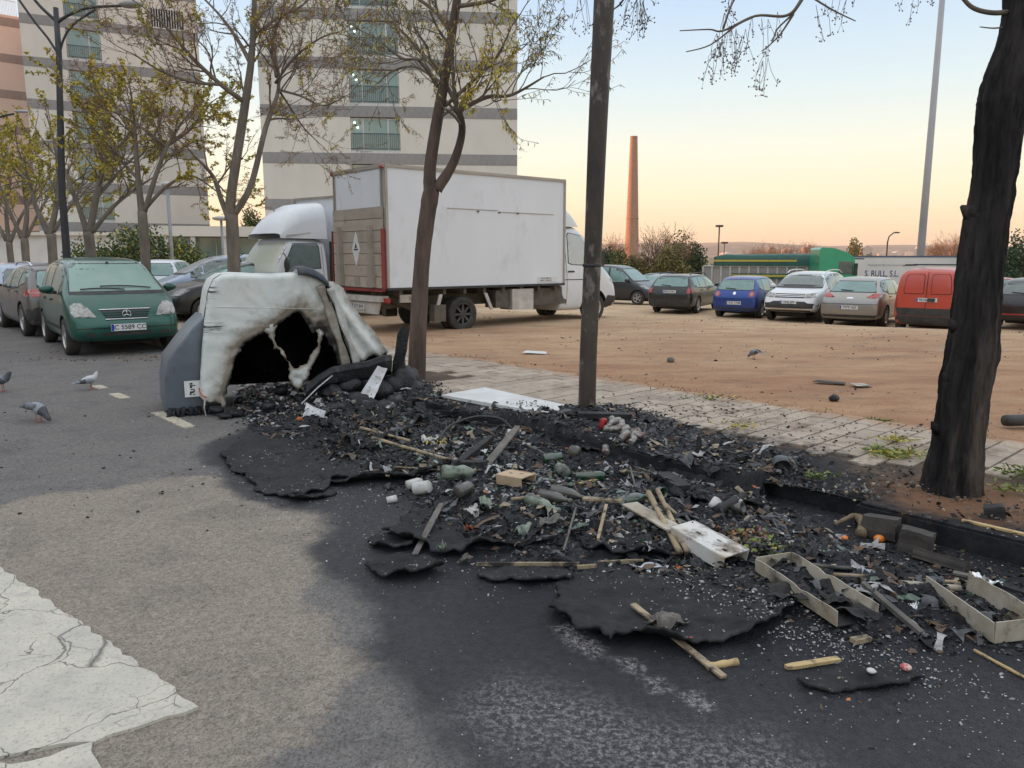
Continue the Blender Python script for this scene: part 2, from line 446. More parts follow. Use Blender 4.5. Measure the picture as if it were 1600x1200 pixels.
so=sstep(sdist(SOOT,X,Y)+.22*nz,-.18,.16+.45*sstep(3.4-Y,-.3,1.0))
du=sstep(sdist(DUST,X,Y)+.25*nz,-.2,.25)*.9-.35*sstep(sdist(DARKR,X,Y)+.25*fbm(X,Y,1.1,5,8),0,.3)+.25*sstep(Y,9,20)
ash=sstep(sdist(ASHW,X,Y)+.2*nz,-.1,.25)*.9
for s_ in STR:ash=np.maximum(ash,sstep(sdist(s_,X,Y)+.03*fbm(X,Y,14,3,2),-.02,.02)*1.5)
spk=sstep(sdist(SPECK,X,Y)+.3*nz,-.25,.3)+.25*so
deep=np.clip(sstep(sdist(SOOT,X,Y)+.5*fbm(X,Y,1.2,4,14),.05,.95)*sstep(Y,2.2,3.6)+.35*sstep(X,.2,1.5),0,1)
road=struct(npmesh('road',V,Q,M_ROAD,True,dict(deep=deep,soot=so,dust=du,ash=ash,speck=spk)))
vs=[(-60,-60,-.02),(40,-60,-.02)]
e1=tn(-80,KERB);e2=tn(400,KERB)
mobj('road',[(-200,-80,-.02),(e1.x,e1.y,-.02),(e2.x,e2.y,-.02),(-600,300,-.02)],[(0,1,2,3)],M_ROAD)['kind']='structure'
rows2=[3.0]
while rows2[-1]<30:rows2.append(rows2[-1]*1.014)
while rows2[-1]<130:rows2.append(rows2[-1]*1.04)
V,Q=fan(rows2,240,lambda y:1.15*(y+4),lambda X,Y:NP(X,Y)>EDGE,lotz)
nn=V[:,0]*ND.x+V[:,1]*ND.y
V[:,2]=np.where(nn<EDGE+.02,.07,V[:,2]+.03*np.exp(-((nn-EDGE)/.25)**2))
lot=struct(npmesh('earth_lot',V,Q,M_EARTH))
gv=[(-4000,-600,-2.2),(4000,-600,-2.2),(4000,7000,-2.2),(-4000,7000,-2.2)]
struct(mobj('ground',gv,[(0,1,2,3)],M_FIELD))
gv=[(-160,129,-1.75),(160,129,-1.75),(600,700,-1.9),(-600,700,-1.9)]
struct(mobj('field',gv,[(0,1,2,3)],MAT('scrub',(.20,.15,.08),(.09,.09,.04),rough=.95,scale=.15,world=True)))
M_PAVE=pavemat('paver_concrete',(.46,.385,.31),(.31,.26,.21),.14)
M_SUB=pavemat('pavement_bedding',(.12,.085,.06),(.06,.045,.035),.0)
M_KERB=pavemat('kerb_concrete',(.34,.31,.28),(.23,.21,.19),.12)
T0,T1=-4.0,40.0
sw=MB()
side=struct(npmesh('pavement',*(lambda t,n:(np.stack([TD.x*t.ravel()+ND.x*n.ravel(),TD.y*t.ravel()+ND.y*n.ravel(),.112+.012*fbm(t.ravel(),n.ravel(),3,5,21)],-1),(lambda i:np.stack([i[:-1,:-1],i[1:,:-1],i[1:,1:],i[:-1,1:]],-1).reshape(-1,4))(np.arange(t.size).reshape(t.shape))))(*np.meshgrid(np.linspace(T0,T1,500),np.linspace(KERB+.14,EDGE+.03,34),indexing='ij')),M_SUB))
kerb=struct(MB().box(T0,T1,.12,.16,-.1,.118).obj('kerb',M_KERB))
kerb.hide_render=False
Mk=Matrix(((TD.x,ND.x,0,0),(TD.y,ND.y,0,0),(0,0,1,0),(0,0,0,1)))
kerb.matrix_world=Matrix.Translation(tn(0,KERB+.05))@Mk
def kerb_mesh(seed):
 r=random.Random(seed)
 b=bmesh.new();bmesh.ops.create_cube(b,size=1)
 for v in b.verts:v.co=Vector((v.co.x*.985,v.co.y*.14,v.co.z*.24))
 bmesh.ops.bevel(b,geom=[e for e in b.edges if abs(e.verts[0].co.z-.12)<.01 and abs(e.verts[1].co.z-.12)<.01],offset=.018,segments=2,affect='EDGES')
 me=bpy.data.meshes.new('kerb_stone');b.to_mesh(me);b.free();me.materials.append(M_KERB);return me
KM=kerb_mesh(1)
t=T0
while t<T1-1:
 if not(1.95<t<2.9):
  o=bpy.data.objects.new('kerb_stone',KM);link(o)
  o.matrix_world=Matrix.Translation(tn(t+.5,KERB+.07+random.uniform(-.006,.006),.015+random.uniform(-.004,.004)))@Mk@Matrix.Rotation(random.uniform(-.008,.008),4,'Z')
  mw=o.matrix_world.copy();o.parent=side;o.matrix_world=mw
 t+=1.0
PT,PN=.197,.40
def paver_verts():
 a,b,z,c=PT/2-.008,PN/2-.008,.03,.006
 lo=[(-a,-b),(a,-b),(a,b),(-a,b)];hi=[(-a+c,-b+c),(a-c,-b+c),(a-c,b-c),(-a+c,b-c)]
 v=[(x,y,0)for x,y in lo]+[(x,y,z-c*.6)for x,y in lo]+[(x,y,z)for x,y in hi]
 f=[(8,9,10,11)]
 for k in range(2):
  for i in range(4):
   j=(i+1)%4;f.append((k*4+i,k*4+j,k*4+4+j,k*4+4+i))
 return v,f
pv,pf=paver_verts()
PM=mesh('paver',pv,pf,M_PAVE)
PITS=[1.67,8.05,14.6,20.5,26]
slots=[]
i=0
for i in range(int((T1-T0)/PT)):
 t=T0+(i+.5)*PT
 off=(i%2)*.5*PN
 n=KERB+.17+PN/2-off
 while n<EDGE+PN*.5:
  pit=any(abs(t-p_)<.42 and n<6.15 for p_ in PITS)
  strip=(t<4.2 and n<5.75+.1*math.sin(i*1.7))
  hi=min(n+PN/2,EDGE+.03*math.sin(i*2.3));lo=max(n-PN/2,KERB+.15)
  if not(pit or strip)and hi-lo>.08:slots.append((t,(hi+lo)/2,(hi-lo)/PN))
  n+=PN
def seen(t,n):
 p=tn(t,n,.13);dy=p.y*cP-(p.z-CH)*sP
 if dy<.5:return False
 return abs(p.x/dy)<.69
slots.sort(key=lambda s:(0 if seen(*s[:2])else 1,tn(*s[:2]).length))
rest=MB()
for k,(t,n,fr_)in enumerate(slots):
 dz=random.uniform(-.003,.003)+.102+.012*0
 M_=Matrix.Translation(tn(t+random.uniform(-.002,.002),n,dz))@Mk@Matrix.Rotation(random.uniform(-.012,.012),4,'Z')@Matrix.Rotation(random.uniform(-.01,.01),4,'X')@Matrix.Diagonal((1,fr_,1,1))
 if k<300:
  o=bpy.data.objects.new('paver',PM);link(o);o.matrix_world=M_;mw=M_.copy();o.parent=side;o.matrix_world=mw
 else:
  rest.add([M_@Vector(v)for v in pv],pf)
o=rest.obj('more_pavers',M_PAVE);o['kind']='stuff';o.parent=side
def paint_material():
 m,N,L,P=_nt('road_paint')
 pos=N.new('ShaderNodeNewGeometry').outputs['Position']
 c=ramp_node(N,L,noise_node(N,L,pos,3.5,7,.7),[(.3,(.60,.56,.47)),(.55,(.50,.47,.41)),(.75,(.36,.335,.295))])
 c=mixc(N,L,ramp_node(N,L,noise_node(N,L,pos,11,7,.8,1.2),[(.54,(0,0,0)),(.68,(1,1,1))]),c,(.37,.35,.315))
 c=mixc(N,L,ramp_node(N,L,noise_node(N,L,pos,70,5,.8),[(.55,(0,0,0)),(.64,(.9,.9,.9))]),c,(.27,.245,.21))
 n2=N.new('ShaderNodeTexNoise');n2.inputs['Scale'].default_value=5;n2.inputs['Detail'].default_value=5;L.new(pos,n2.inputs[0])
 mp=N.new('ShaderNodeVectorMath');mp.operation='MULTIPLY_ADD';L.new(n2.outputs['Color'],mp.inputs[0]);mp.inputs[1].default_value=(.22,.22,0);L.new(pos,mp.inputs[2])
 def cracks(scale,w0,w1):
  vo=N.new('ShaderNodeTexVoronoi');vo.feature='DISTANCE_TO_EDGE';vo.inputs['Scale'].default_value=scale;L.new(mp.outputs[0],vo.inputs['Vector'])
  return ramp_node(N,L,vo.outputs['Distance'],[(w0,(1,1,1)),(w1,(0,0,0))])
 k1=cracks(2.0,.0015,.0065);k2=cracks(6.5,.003,.009)
 gate=ramp_node(N,L,noise_node(N,L,pos,3.1,4),[(.52,(0,0,0)),(.6,(1,1,1))])
 k=math_node(N,L,'MAXIMUM',k1,math_node(N,L,'MULTIPLY',k2,gate))
 c=mixc(N,L,k,c,(.13,.12,.105))
 L.new(c,P.inputs['Base Color']);P.inputs['Roughness'].default_value=.7
 L.new(bump_node(N,L,math_node(N,L,'SUBTRACT',noise_node(N,L,pos,60,5,.7),k),.6,.006),P.inputs['Normal'])
 return m
M_PAINT=paint_material()
def ragged_sheet(name,poly,z,th,mat,amp=.012,sp=.05):
 P_=[]
 for i in range(len(poly)):
  a=Vector(poly[i]);b=Vector(poly[(i+1)%len(poly)]);k=max(1,int((b-a).length/sp))
  for j in range(k):
   q=a+(b-a)*(j/k);d=(b-a).normalized()
   P_.append(q+Vector((-d.y,d.x))*random.uniform(-amp,amp)+d*random.uniform(-amp,amp)*.5)
 n=len(P_)
 tess=delaunay_2d_cdt(P_,[(i,(i+1)%n)for i in range(n)],[],1,1e-6)
 ov,of=tess[0],tess[2]
 v=[(p.x,p.y,z+th)for p in ov]+[(p.x,p.y,z-.012)for p in P_]+[(p.x,p.y,z+th)for p in P_]
 k0=len(ov)
 f=[tuple(t_)for t_ in of]+[(k0+i,k0+(i+1)%n,k0+n+(i+1)%n,k0+n+i)for i in range(n)]
 return struct(mobj(name,v,f,mat))
ragged_sheet('crossing_stripe',gp([(-420,600),(0,885),(312,1105),(147,1157),(-30,1185),(-900,1230),(-1200,800)],.008),.006,.005,M_PAINT)
ragged_sheet('crossing_stripe',gp([(-60,1196),(44,1191),(140,1162),(162,1212),(260,1420),(-400,1420),(-500,1215)],.008),.006,.0055,M_PAINT)
M_YP=MAT('yellowed_paint',(.55,.49,.37),(.33,.30,.25),rough=.8,scale=30,thr=(.4,.6),world=True)
for t_ in(4.02,8.2-1.98,0):
 pass
for a in[(7.59,8.58),(9.7,10.15),(10.62,10.95),(18.85,19.4),(20.2,21.3),(23,24),(26,27)]:
 q=[tn(a[0],2.54)[:2],tn(a[1],2.54)[:2],tn(a[1],2.66)[:2],tn(a[0],2.66)[:2]]
 o=ragged_sheet('parking_line',q,.006,.004,M_YP,.008)
def walltex(name,c,c2,scale=.8,bump=.15,c3=None):
 return MAT(name,c,c2,rough=.85,scale=scale,detail=7,bump=bump,bscale=25,rnd=.035,stretch=(1,1,.45),c3=c3,scale3=.5,thr3=(.55,.75))
M_BEIGE=walltex('beige_render',(.69,.66,.60),(.63,.60,.545),c3=(.65,.62,.57))
M_BAND=walltex('grey_stone_band',(.32,.31,.31),(.26,.252,.25),3)
M_SALMON=walltex('salmon_render',(.74,.56,.46),(.70,.52,.43))
M_SBAND=walltex('brown_stone_band',(.36,.27,.23),(.31,.23,.20),3)
M_GLASSB=MAT('window_glass',(.20,.29,.28),(.25,.34,.32),rough=.08,spec=.9,scale=.6,rnd=.1)
M_GLASSL=MAT('lit_window_glass',(.34,.40,.32),(.28,.35,.30),rough=.12,spec=.9,scale=.6)
M_WFRAME=MAT('window_frame_metal',(.62,.62,.60),rough=.5)
M_DMETAL=MAT('dark_metal',(.035,.035,.04),(.05,.05,.05),rough=.5,metal=.3,bump=.1)
M_LAMPON=MAT('lit_ceiling_lamp',(1,.95,.8),emit=6)
M_DARKIN=MAT('dark_interior',(.03,.035,.035),rough=.9)
PLANE=Matrix.Identity(4)
def frame_at(p,az):
 return Matrix.Translation((p[0],p[1],0))@Matrix.Rotation(az,4,'Z')
def facade_windows(par,mats,x0,x1,z0,z1,splits,rail,lamps,glass,depth=.22):
 fr=MB();t_=.07
 fr.box(x0,x1,depth-.06,depth,z0,z0+t_);fr.box(x0,x1,depth-.06,depth,z1-t_,z1)
 xs=[x0]+[x0+(x1-x0)*s for s in splits]+[x1]
 for i,x in enumerate(xs):
  a,b=(x,x+t_)if i==0 else(x-t_,x)if i==len(xs)-1 else(x-.05,x+.05)
  fr.box(a,b,depth-.06,depth,z0+t_,z1-t_)
 win=fr.obj('window',M_WFRAME,par)
 for a,b in zip(xs[:-1],xs[1:]):
  MB().box(a+.02,b-.02,depth-.03,depth-.015,z0+.03,z1-.03).obj('pane',glass,win)
 if rail:
  r=MB();zt=z0+rail
  r.box(x0,x1,.02,.05,zt-.04,zt);r.box(x0,x1,.02,.05,z0+.12,z0+.15)
  k=int((x1-x0)/.13)
  for i in range(k+1):r.box(x0+(x1-x0)*i/k-.01,x0+(x1-x0)*i/k+.01,.025,.045,z0+.15,zt-.04)
  r.obj('railing',M_DMETAL,win)
 if lamps:
  for(a,z)in lamps:MB().ball((x0+a,depth-.075,z1-z),.055,6).obj('ceiling_lamp',M_LAMPON,win)
 return win
def slab_building(name,label,p,az,W,D,floors,bandh,wall,band,win=None,z0=3.2,fh=3.03,tiles=.5,glass=None,group=None,base=True):
 b=thing(name,label,'building',group=group)
 b.matrix_world=frame_at(p,az)
 top=z0+floors*fh
 core=MB();core.box(.01,W-.01,.32,D,-2.3,top+.3);core.obj('core',wall,b)
 if not win:
  win=[]
 for k in range(floors):
  za=z0+k*fh;zb=za+fh-bandh
  segs=[];x=0
  for(a,c_)in[(w_[0],w_[1])for w_ in win]:
   segs.append((x,a));x=c_
  segs.append((x,W))
  for a,c_ in segs:
   MB().box(a,c_,0,.32,za,zb-.003).obj('wall_panel',wall,b)
  for w_ in win:
   MB().box(w_[0],w_[1],.24,.33,za,zb-.003).obj('window_recess',M_DARKIN,b)
   MB().box(w_[0],w_[1],.0,.24,za,za+.16).obj('window_sill',M_WFRAME,b)
   facade_windows(b,None,w_[0]+.02,w_[1]-.02,za+.17,zb-.05,w_[2],w_[3],w_[4],w_[5]if not callable(w_[5])else w_[5](k))
  nt=int(W/tiles);tw=W/nt
  me=mesh('band_tile',*(lambda q:(q.v,q.f))(MB().box(.006,tw-.006,-.03,.02,.0,bandh-.012)),band)
  MB().box(0,W,-.012,.32,zb,zb+bandh).obj('band_bed',band,b)
  for i in range(nt):
   o=bpy.data.objects.new('band_tile',me);link(o,b);o.location=(i*tw,0,zb+.006)
 return b,top
def left_of(p,q):return math.atan2(q[1]-p[1],q[0]-p[0])
pa=PD(418,402,54.0);pb=PD(808,402,55.6)
az=left_of(pa,pb);W2=(Vector(pb[:2])-Vector(pa[:2])).length
wx0=5.95;wx1=9.3
lamps=[(.25,.3),(.45,.62)]
glass2=lambda k:M_GLASSL if k<2 else M_GLASSB
b2,top2=slab_building('apartment_block','beige apartment block with lit balcony windows behind the white box truck',pa,az,W2,14,10,.72,M_BEIGE,M_BAND,[(wx0,wx1,(.25,.76),1.15,lamps,glass2)],z0=-.65+3.15,fh=3.10)
MB().box(0,W2,0,.32,-2.2,2.5).obj('plinth_wall',M_BEIGE,b2)
pa=PD(66,402,62.0);pb=PD(331,402,67.6)
az=left_of(pa,pb);W1=(Vector(pb[:2])-Vector(pa[:2])).length
b1,top1=slab_building('apartment_block','pale beige apartment block with grey bands rising behind the dark street lamp',pa,az,W1,15,8,.72,M_BEIGE,M_BAND,[(3.0,5.4,(.66,),1.0,None,M_GLASSB)],z0=-1.0+2.35,fh=3.10)
MB().box(-.05,W1+.05,-.05,15,top1+.3,top1+.6).obj('roof_edge',M_BEIGE,b1)
s_=MB()
zs=top1-6.2
s_.box(9.1,11.6,-.10,-.04,zs,zs+.1);s_.box(9.1,11.6,-.10,-.04,zs+1.5,zs+1.6)
for i in range(14):s_.box(9.1+i*.19,9.16+i*.19,-.09,-.05,zs+.1,zs+1.5)
MB().box(9.1,11.6,-.02,-.008,zs,zs+1.6).obj('window_recess',M_DARKIN,b1)
s_.obj('slatted_screen',M_WFRAME,b1)
pa=PD(4,402,70.5);pb=PD(66.5,402,72.5)
az=left_of(pa,pb);W3=(Vector(pb[:2])-Vector(pa[:2])).length
b3,top3=slab_building('apartment_block','salmon pink apartment wing with brown bands at the left edge',pa,az,W3+.6,12,7,.72,M_SALMON,M_SBAND,None,z0=-.75+1.75,fh=3.06)
r=MB();r.box(.4,W3-.1,.3,.35,top3+1.5,top3+1.56)
for i in range(24):r.box(.4+i*(W3-.55)/23,.43+i*(W3-.55)/23,.31,.34,top3+.3,top3+1.5)
r.obj('roof_railing',M_WFRAME,b3)
pa=PD(236,402,50.0);pb=PD(425,402,52.0);az=left_of(pa,pb);WP=(Vector(pb[:2])-Vector(pa[:2])).length
pv_=thing('pavilion','low glazed pavilion with a beige fascia joining the two apartment blocks','building');pv_.matrix_world=frame_at(pa,az)
MB().box(0,WP,0,9,3.0,3.65).obj('roof_slab',M_BEIGE,pv_)
MB().box(0,WP,3.2,3.5,-1,2.99).obj('back_wall',M_DARKIN,pv_)
for x in(.8,2.4,4.3,6.6):
 MB().box(x,x+.28,.15,.45,-1,2.99).obj('column',M_WFRAME,pv_)
fr=MB()
for x in np.arange(.9,WP,1.45):fr.box(x,x+.06,1.5,1.56,-1,2.99)
fr.obj('glazing_bars',M_WFRAME,pv_)
for x in np.arange(.9,WP-1.4,1.45):MB().box(x+.08,x+1.43,1.52,1.54,-.9,2.95).obj('pane',M_GLASSB,pv_)
nt_=MB().box(7.05,7.75,-.03,-.01,3.05,3.6);nt_.obj('notice_board',MAT('notice',(.75,.72,.74),(.5,.45,.5),scale=9),pv_)
pa=PD(80,402,56);pb=PD(140,402,56);an=thing('annexe','low white annexe with grey stone base behind the street trees','building')
an.matrix_world=frame_at(pa,left_of(pa,pb))
MB().box(-6,4.5,0,6,1.25,3.2).obj('wall',MAT('white_render',(.72,.71,.69),(.62,.61,.6),scale=1),an)
MB().box(-6,4.5,-.02,6,-1,1.245).obj('plinth',M_BAND,an)
MB().box(-6.1,4.6,-.3,6,3.2,3.42).obj('roof_slab',M_BEIGE,an)
for k,(y,h)in enumerate(((-62,22),(-28,19),(8,24),(44,21))):  # out-of-view row of blocks, added on the left to shade the foreground from the sun
 b=thing('apartment_block',['unseen brick flats added to block the sun, far end of the row','unseen cream flats added to block the sun, second along the row','unseen tall brick flats added to block the sun, third along the row','unseen cream flats added to block the sun, near end of the row'][k],'building',(-64,y,0))
 wm=MAT('blocker_brick',(.33,.17,.12),(.27,.14,.1),scale=2)if k%2==0 else M_BEIGE
 MB().box(-14,0,0,33.7,-.2,h).obj('wall',wm,b)
 pane=mesh('window',*(lambda q:(q.v,q.f))(MB().box(-.02,.03,0,1.5,0,1.4)),M_GLASSB)
 for f_ in range(int(h/3.1)):
  for j in range(9):
   o=bpy.data.objects.new('window',pane);link(o,b);o.location=(0,1.6+j*3.6,1.0+f_*3.1)
M_BRICKC=MAT('chimney_brick',(.44,.25,.17),(.33,.185,.125),rough=.9,scale=1.2,stretch=(1,1,2.2),bump=.4,bscale=9,world=True)
D=250.0;pc=PD(987,402,D);sc_m=1218/D
ch=thing('brick_chimney','tall tapering red brick factory chimney on the horizon','chimney',(pc.x,pc.y,-.6))
prof=[]
hh=39.6
for i in range(12):
 a=i/11;prof.append((2.35*(1-a)+1.12*a,a*hh))
MB().lathe(prof,24).obj('shaft',M_BRICKC,ch,True)
MB().lathe([(1.125,hh-.5),(1.17,hh-.4),(1.17,hh),(.85,hh),(.85,hh-1)],24).obj('rim',M_BRICKC,ch)
b_=MB();b_.lathe([(1.9,hh*.36),(2.0,hh*.363),(2.0,hh*.368),(1.88,hh*.37)],24).obj('band',M_BRICKC,ch)
ch.rotation_euler=(0,R(-.35),0)
def ORD(i):return['first','second','third','fourth','fifth','sixth','seventh','eighth','ninth','tenth','eleventh','twelfth','thirteenth','fourteenth','fifteenth','sixteenth','seventeenth','eighteenth','nineteenth','twentieth'][i]if i<20 else '%d%s'%(i+1,{21:'st',22:'nd',23:'rd'}.get(i+1,'th'))
def ridge(name,D,x0,x1,hbase,hamp,seed,mat,n=220,depth=700):
 xs=np.linspace(x0,x1,n);h=hbase+hamp*fbm(xs/900.0,xs*0,1,6,seed)
 v=[];f=[]
 for i,(x,z)in enumerate(zip(xs,h)):
  v+=[(x,D,-1),(x,D+depth*.35,max(z*.7,0)),(x,D+depth,z),(x,D+depth*1.6,-1)]
  if i:
   for k in range(3):f.append((4*i-4+k,4*i+k,4*i+k+1,4*i-3+k))
 o=mobj(name,v,f,mat,smooth=True);o['kind']='structure';return o
M_HILL=MAT('hill',(.15,.13,.09),(.10,.10,.07),rough=.95,scale=.006,c3=(.28,.2,.14),scale3=.012,world=True)
ridge('hills',3300,-2600,4200,62,26,4,M_HILL)
ridge('hills',2100,300,3400,18,14,9,M_HILL)
M_TOWN=MAT('far_house',(.62,.52,.45),(.5,.36,.3),rough=.9,rnd=.25)
tr_=random.Random(5)
hm=mesh('far_house',*(lambda q:(q.v,q.f))(MB().box(-.5,.5,-.5,.5,0,1).prism([(-.55,1),(.55,1),(0,1.3)],1,-.5,.5)),M_TOWN)
_hs=sorted([1130+tr_.random()*470 if i>6 else 1500+tr_.random()*100 for i in range(30)])
for i,u in enumerate(_hs):
 D_=tr_.uniform(1300,2000);p=PD(u,402,D_)
 o=bpy.data.objects.new('far_house',hm);link(o);o.location=(p.x,p.y,-1.2)
 o.scale=(tr_.uniform(9,30),10,tr_.uniform(8,21));o.rotation_euler.z=tr_.uniform(-.6,.6)
 tag(o,'pale house in the hazy horizon town, %s from the left'%ORD(i),'house','houses of the hazy town on the horizon')
def paint(name,c,c2=None,metal=.25,rough=.32,dirt=(.22,.19,.16),dk=.5):
 m,N,L,P=_nt(name)
 vec=N.new('ShaderNodeTexCoord').outputs['Object']
 base=ramp_node(N,L,noise_node(N,L,vec,1.5,4),[(.3,c),(.7,c2 or tuple(x*.9 for x in c))])
 f=ramp_node(N,L,noise_node(N,L,vec,7,8,.75),[(.35,(.0,.0,.0)),(.8,(dk*.6,)*3)])
 L.new(mixc(N,L,f,base,dirt),P.inputs['Base Color'])
 P.inputs['Metallic'].default_value=metal
 rr=N.new('ShaderNodeMapRange');rr.inputs[3].default_value=rough;rr.inputs[4].default_value=1.1
 L.new(f,rr.inputs[0]);L.new(rr.outputs[0],P.inputs['Roughness'])
 P.inputs['Coat Weight'].default_value=.6;P.inputs['Coat Roughness'].default_value=.12
 return m
M_TYRE=MAT('tyre_rubber',(.022,.021,.02),(.055,.048,.04),rough=.85,scale=9,bump=.2)
M_RIM=MAT('alloy_rim',(.50,.50,.51),(.34,.33,.32),rough=.35,metal=.7,scale=12)
M_RIMD=MAT('dark_steel_rim',(.05,.05,.05),(.10,.10,.10),rough=.5,metal=.5)
M_BLK=MAT('black_plastic',(.022,.022,.024),(.05,.048,.045),rough=.6,scale=5)
M_CHR=MAT('chrome',(.75,.76,.78),rough=.15,metal=1)
M_TAIL=MAT('red_tail_lamp',(.42,.012,.015),(.30,.01,.01),rough=.15,coat=.8,spec=.8)
M_HEAD=MAT('clear_lamp',(.36,.36,.33),(.22,.22,.205),rough=.12,coat=1,scale=18,thr=(.4,.6))
M_AMB=MAT('amber_lamp',(.6,.2,.03),rough=.2,coat=.5)
M_PLATE=MAT('plate_white',(.72,.73,.74),(.62,.62,.61),rough=.4,scale=20)
M_PBLUE=MAT('plate_blue',(.02,.06,.35),rough=.4)
M_INK=MAT('plate_ink',(.02,.02,.022),rough=.5)
M_GDARK=MAT('car_glass',(.055,.085,.08),(.085,.12,.11),rough=.06,spec=1.0,coat=.6)
M_GDEW=MAT('dewy_glass',(.24,.33,.30),(.18,.26,.235),rough=.22,spec=.8,scale=3,bump=.05,bscale=200)
M_GGREEN=MAT('green_tinted_glass',(.17,.29,.27),(.12,.22,.21),rough=.09,spec=.9,scale=2)
M_SEAM=MAT('panel_gap',(.012,.012,.013),rough=.9)
M_UNDER=MAT('underbody',(.018,.017,.016),rough=.9)
def wheel_mesh(r,wdt,rim,spokes=5,key=None):
 """axis along Y, outer face at y=+wdt/2"""
 RM=Matrix.Rotation(R(-90),4,'X')
 ri=r*.64
 ty=MB().lathe([(ri,wdt/2-.012),(ri+.02,wdt/2),(r-.03,wdt/2),(r-.008,wdt/2-.015),(r,wdt/2-.04),(r,-wdt/2+.04),(r-.03,-wdt/2),(ri,-wdt/2),(ri,wdt/2-.012)],28,0,RM)
 rm=MB().lathe([(ri+.004,wdt/2-.004),(ri-.012,wdt/2-.002),(ri-.03,wdt/2-.03),(ri-.035,-wdt/2+.02)],28,0,RM)
 rm.lathe([(.0,wdt/2-.012),(.055,wdt/2-.012),(.062,wdt/2-.03),(.062,0)],16,0,RM)
 for k in range(spokes):
  a=2*math.pi*k/spokes;Ms=Matrix.Rotation(a,4,'Y')
  rm.box(.03,ri-.02,wdt/2-.055,wdt/2-.02,-.032*(5/spokes)**.5,.032*(5/spokes)**.5,0,Ms)
 rm.lathe([(0,.0),(ri-.034,.0)],24,1,RM)
 return(mesh('wheel',ty.v,ty.f,M_TYRE,True),mesh('rim',rm.v,rm.f,[rim,M_UNDER],False,rm.m))
_wm={}
def add_wheel(par,x,y,r,wdt=.20,rim=None,spokes=5):
 rim=rim or M_RIM;key=(r,wdt,rim.name,spokes)
 if key not in _wm:_wm[key]=wheel_mesh(r,wdt,rim,spokes)
 a,b=_wm[key]
 o=bpy.data.objects.new('wheel',a);link(o,par);o.location=(x,y,r)
 if y<0:o.rotation_euler.z=math.pi
 link(bpy.data.objects.new('rim',b),o)
 return o
def skin(stations,sub=2,mid=.5):
 """closed smooth shell from cross sections (x, sill z, belt z, top z, belt half width, top half width)"""
 bm=bmesh.new();rings=[]
 for(x,zs,zb,zt,wb,wt)in stations:
  green=zt-zb>.22
  half=[(0,zs),(wb*.80,zs),(wb*.965,zs+.05),(wb*1.0,zs+(zb-zs)*mid),(wb*.975,zb-.02)]
  if green:half+=[(wt+(wb*.965-wt)*.25,zb+(zt-zb)*.72),(wt*.93,zt-.03),(wt*.6,zt),(0,zt+.008)]
  else:half+=[(wb*.93,zb+(zt-zb)*.5),(wt,zt-.005),(wt*.6,zt+.008),(0,zt+.015)]
  ring=[(x,y,z)for y,z in half]+[(x,-y,z)for y,z in half[-2:0:-1]]
  rings.append([bm.verts.new(p)for p in ring])
 n=len(rings[0])
 for a,b in zip(rings[:-1],rings[1:]):
  for k in range(n):bm.faces.new((a[k],a[(k+1)%n],b[(k+1)%n],b[k]))
 for rg in(rings[0],rings[-1]):
  c=bm.verts.new(sum((v.co for v in rg),Vector())/n)
  for k in range(n):bm.faces.new((rg[k],rg[(k+1)%n],c))
 bmesh.ops.recalc_face_normals(bm,faces=bm.faces)
 me=bpy.data.meshes.new('body');bm.to_mesh(me);bm.free()
 o=bpy.data.objects.new('tmp',me);col.objects.link(o)
 md=o.modifiers.new('s','SUBSURF');md.levels=sub;md.render_levels=sub
 return o
def bake(o):
 dg=bpy.context.evaluated_depsgraph_get()
 me=bpy.data.meshes.new_from_object(o.evaluated_get(dg),depsgraph=dg)
 col.objects.unlink(o);bpy.data.objects.remove(o)
 return me
def cut_arches(me,cuts,wall):
 """wheel houses cut out of the shell"""
 o=bpy.data.objects.new('tmp',me);col.objects.link(o)
 c=MB()
 for(x,z,r,y0,y1)in cuts:
  c2=[(x+r*math.cos(t),y,z+r*math.sin(t))for y in(y0,y1)for t in[2*math.pi*k/28 for k in range(28)]]
  c.add(c2,[tuple(range(28)),tuple(range(28,56))[::-1]]+[(k,28+k,28+(k+1)%28,(k+1)%28)for k in range(28)])
 cm=mesh('cut',c.v,c.f,[M_UNDER]);b=bmesh.new();b.from_mesh(cm);bmesh.ops.recalc_face_normals(b,faces=b.faces);b.to_mesh(cm);b.free()
 co=bpy.data.objects.new('cut',cm);col.objects.link(co)
 md=o.modifiers.new('b','BOOLEAN');md.operation='DIFFERENCE';md.object=co;md.solver='EXACT'
 md.material_mode='TRANSFER'
 r_=bake(o);col.objects.unlink(co);bpy.data.objects.remove(co)
 return r_
def bvh_of(me):
 return BVHTree.FromPolygons([v.co[:]for v in me.vertices],[tuple(p.vertices)for p in me.polygons])
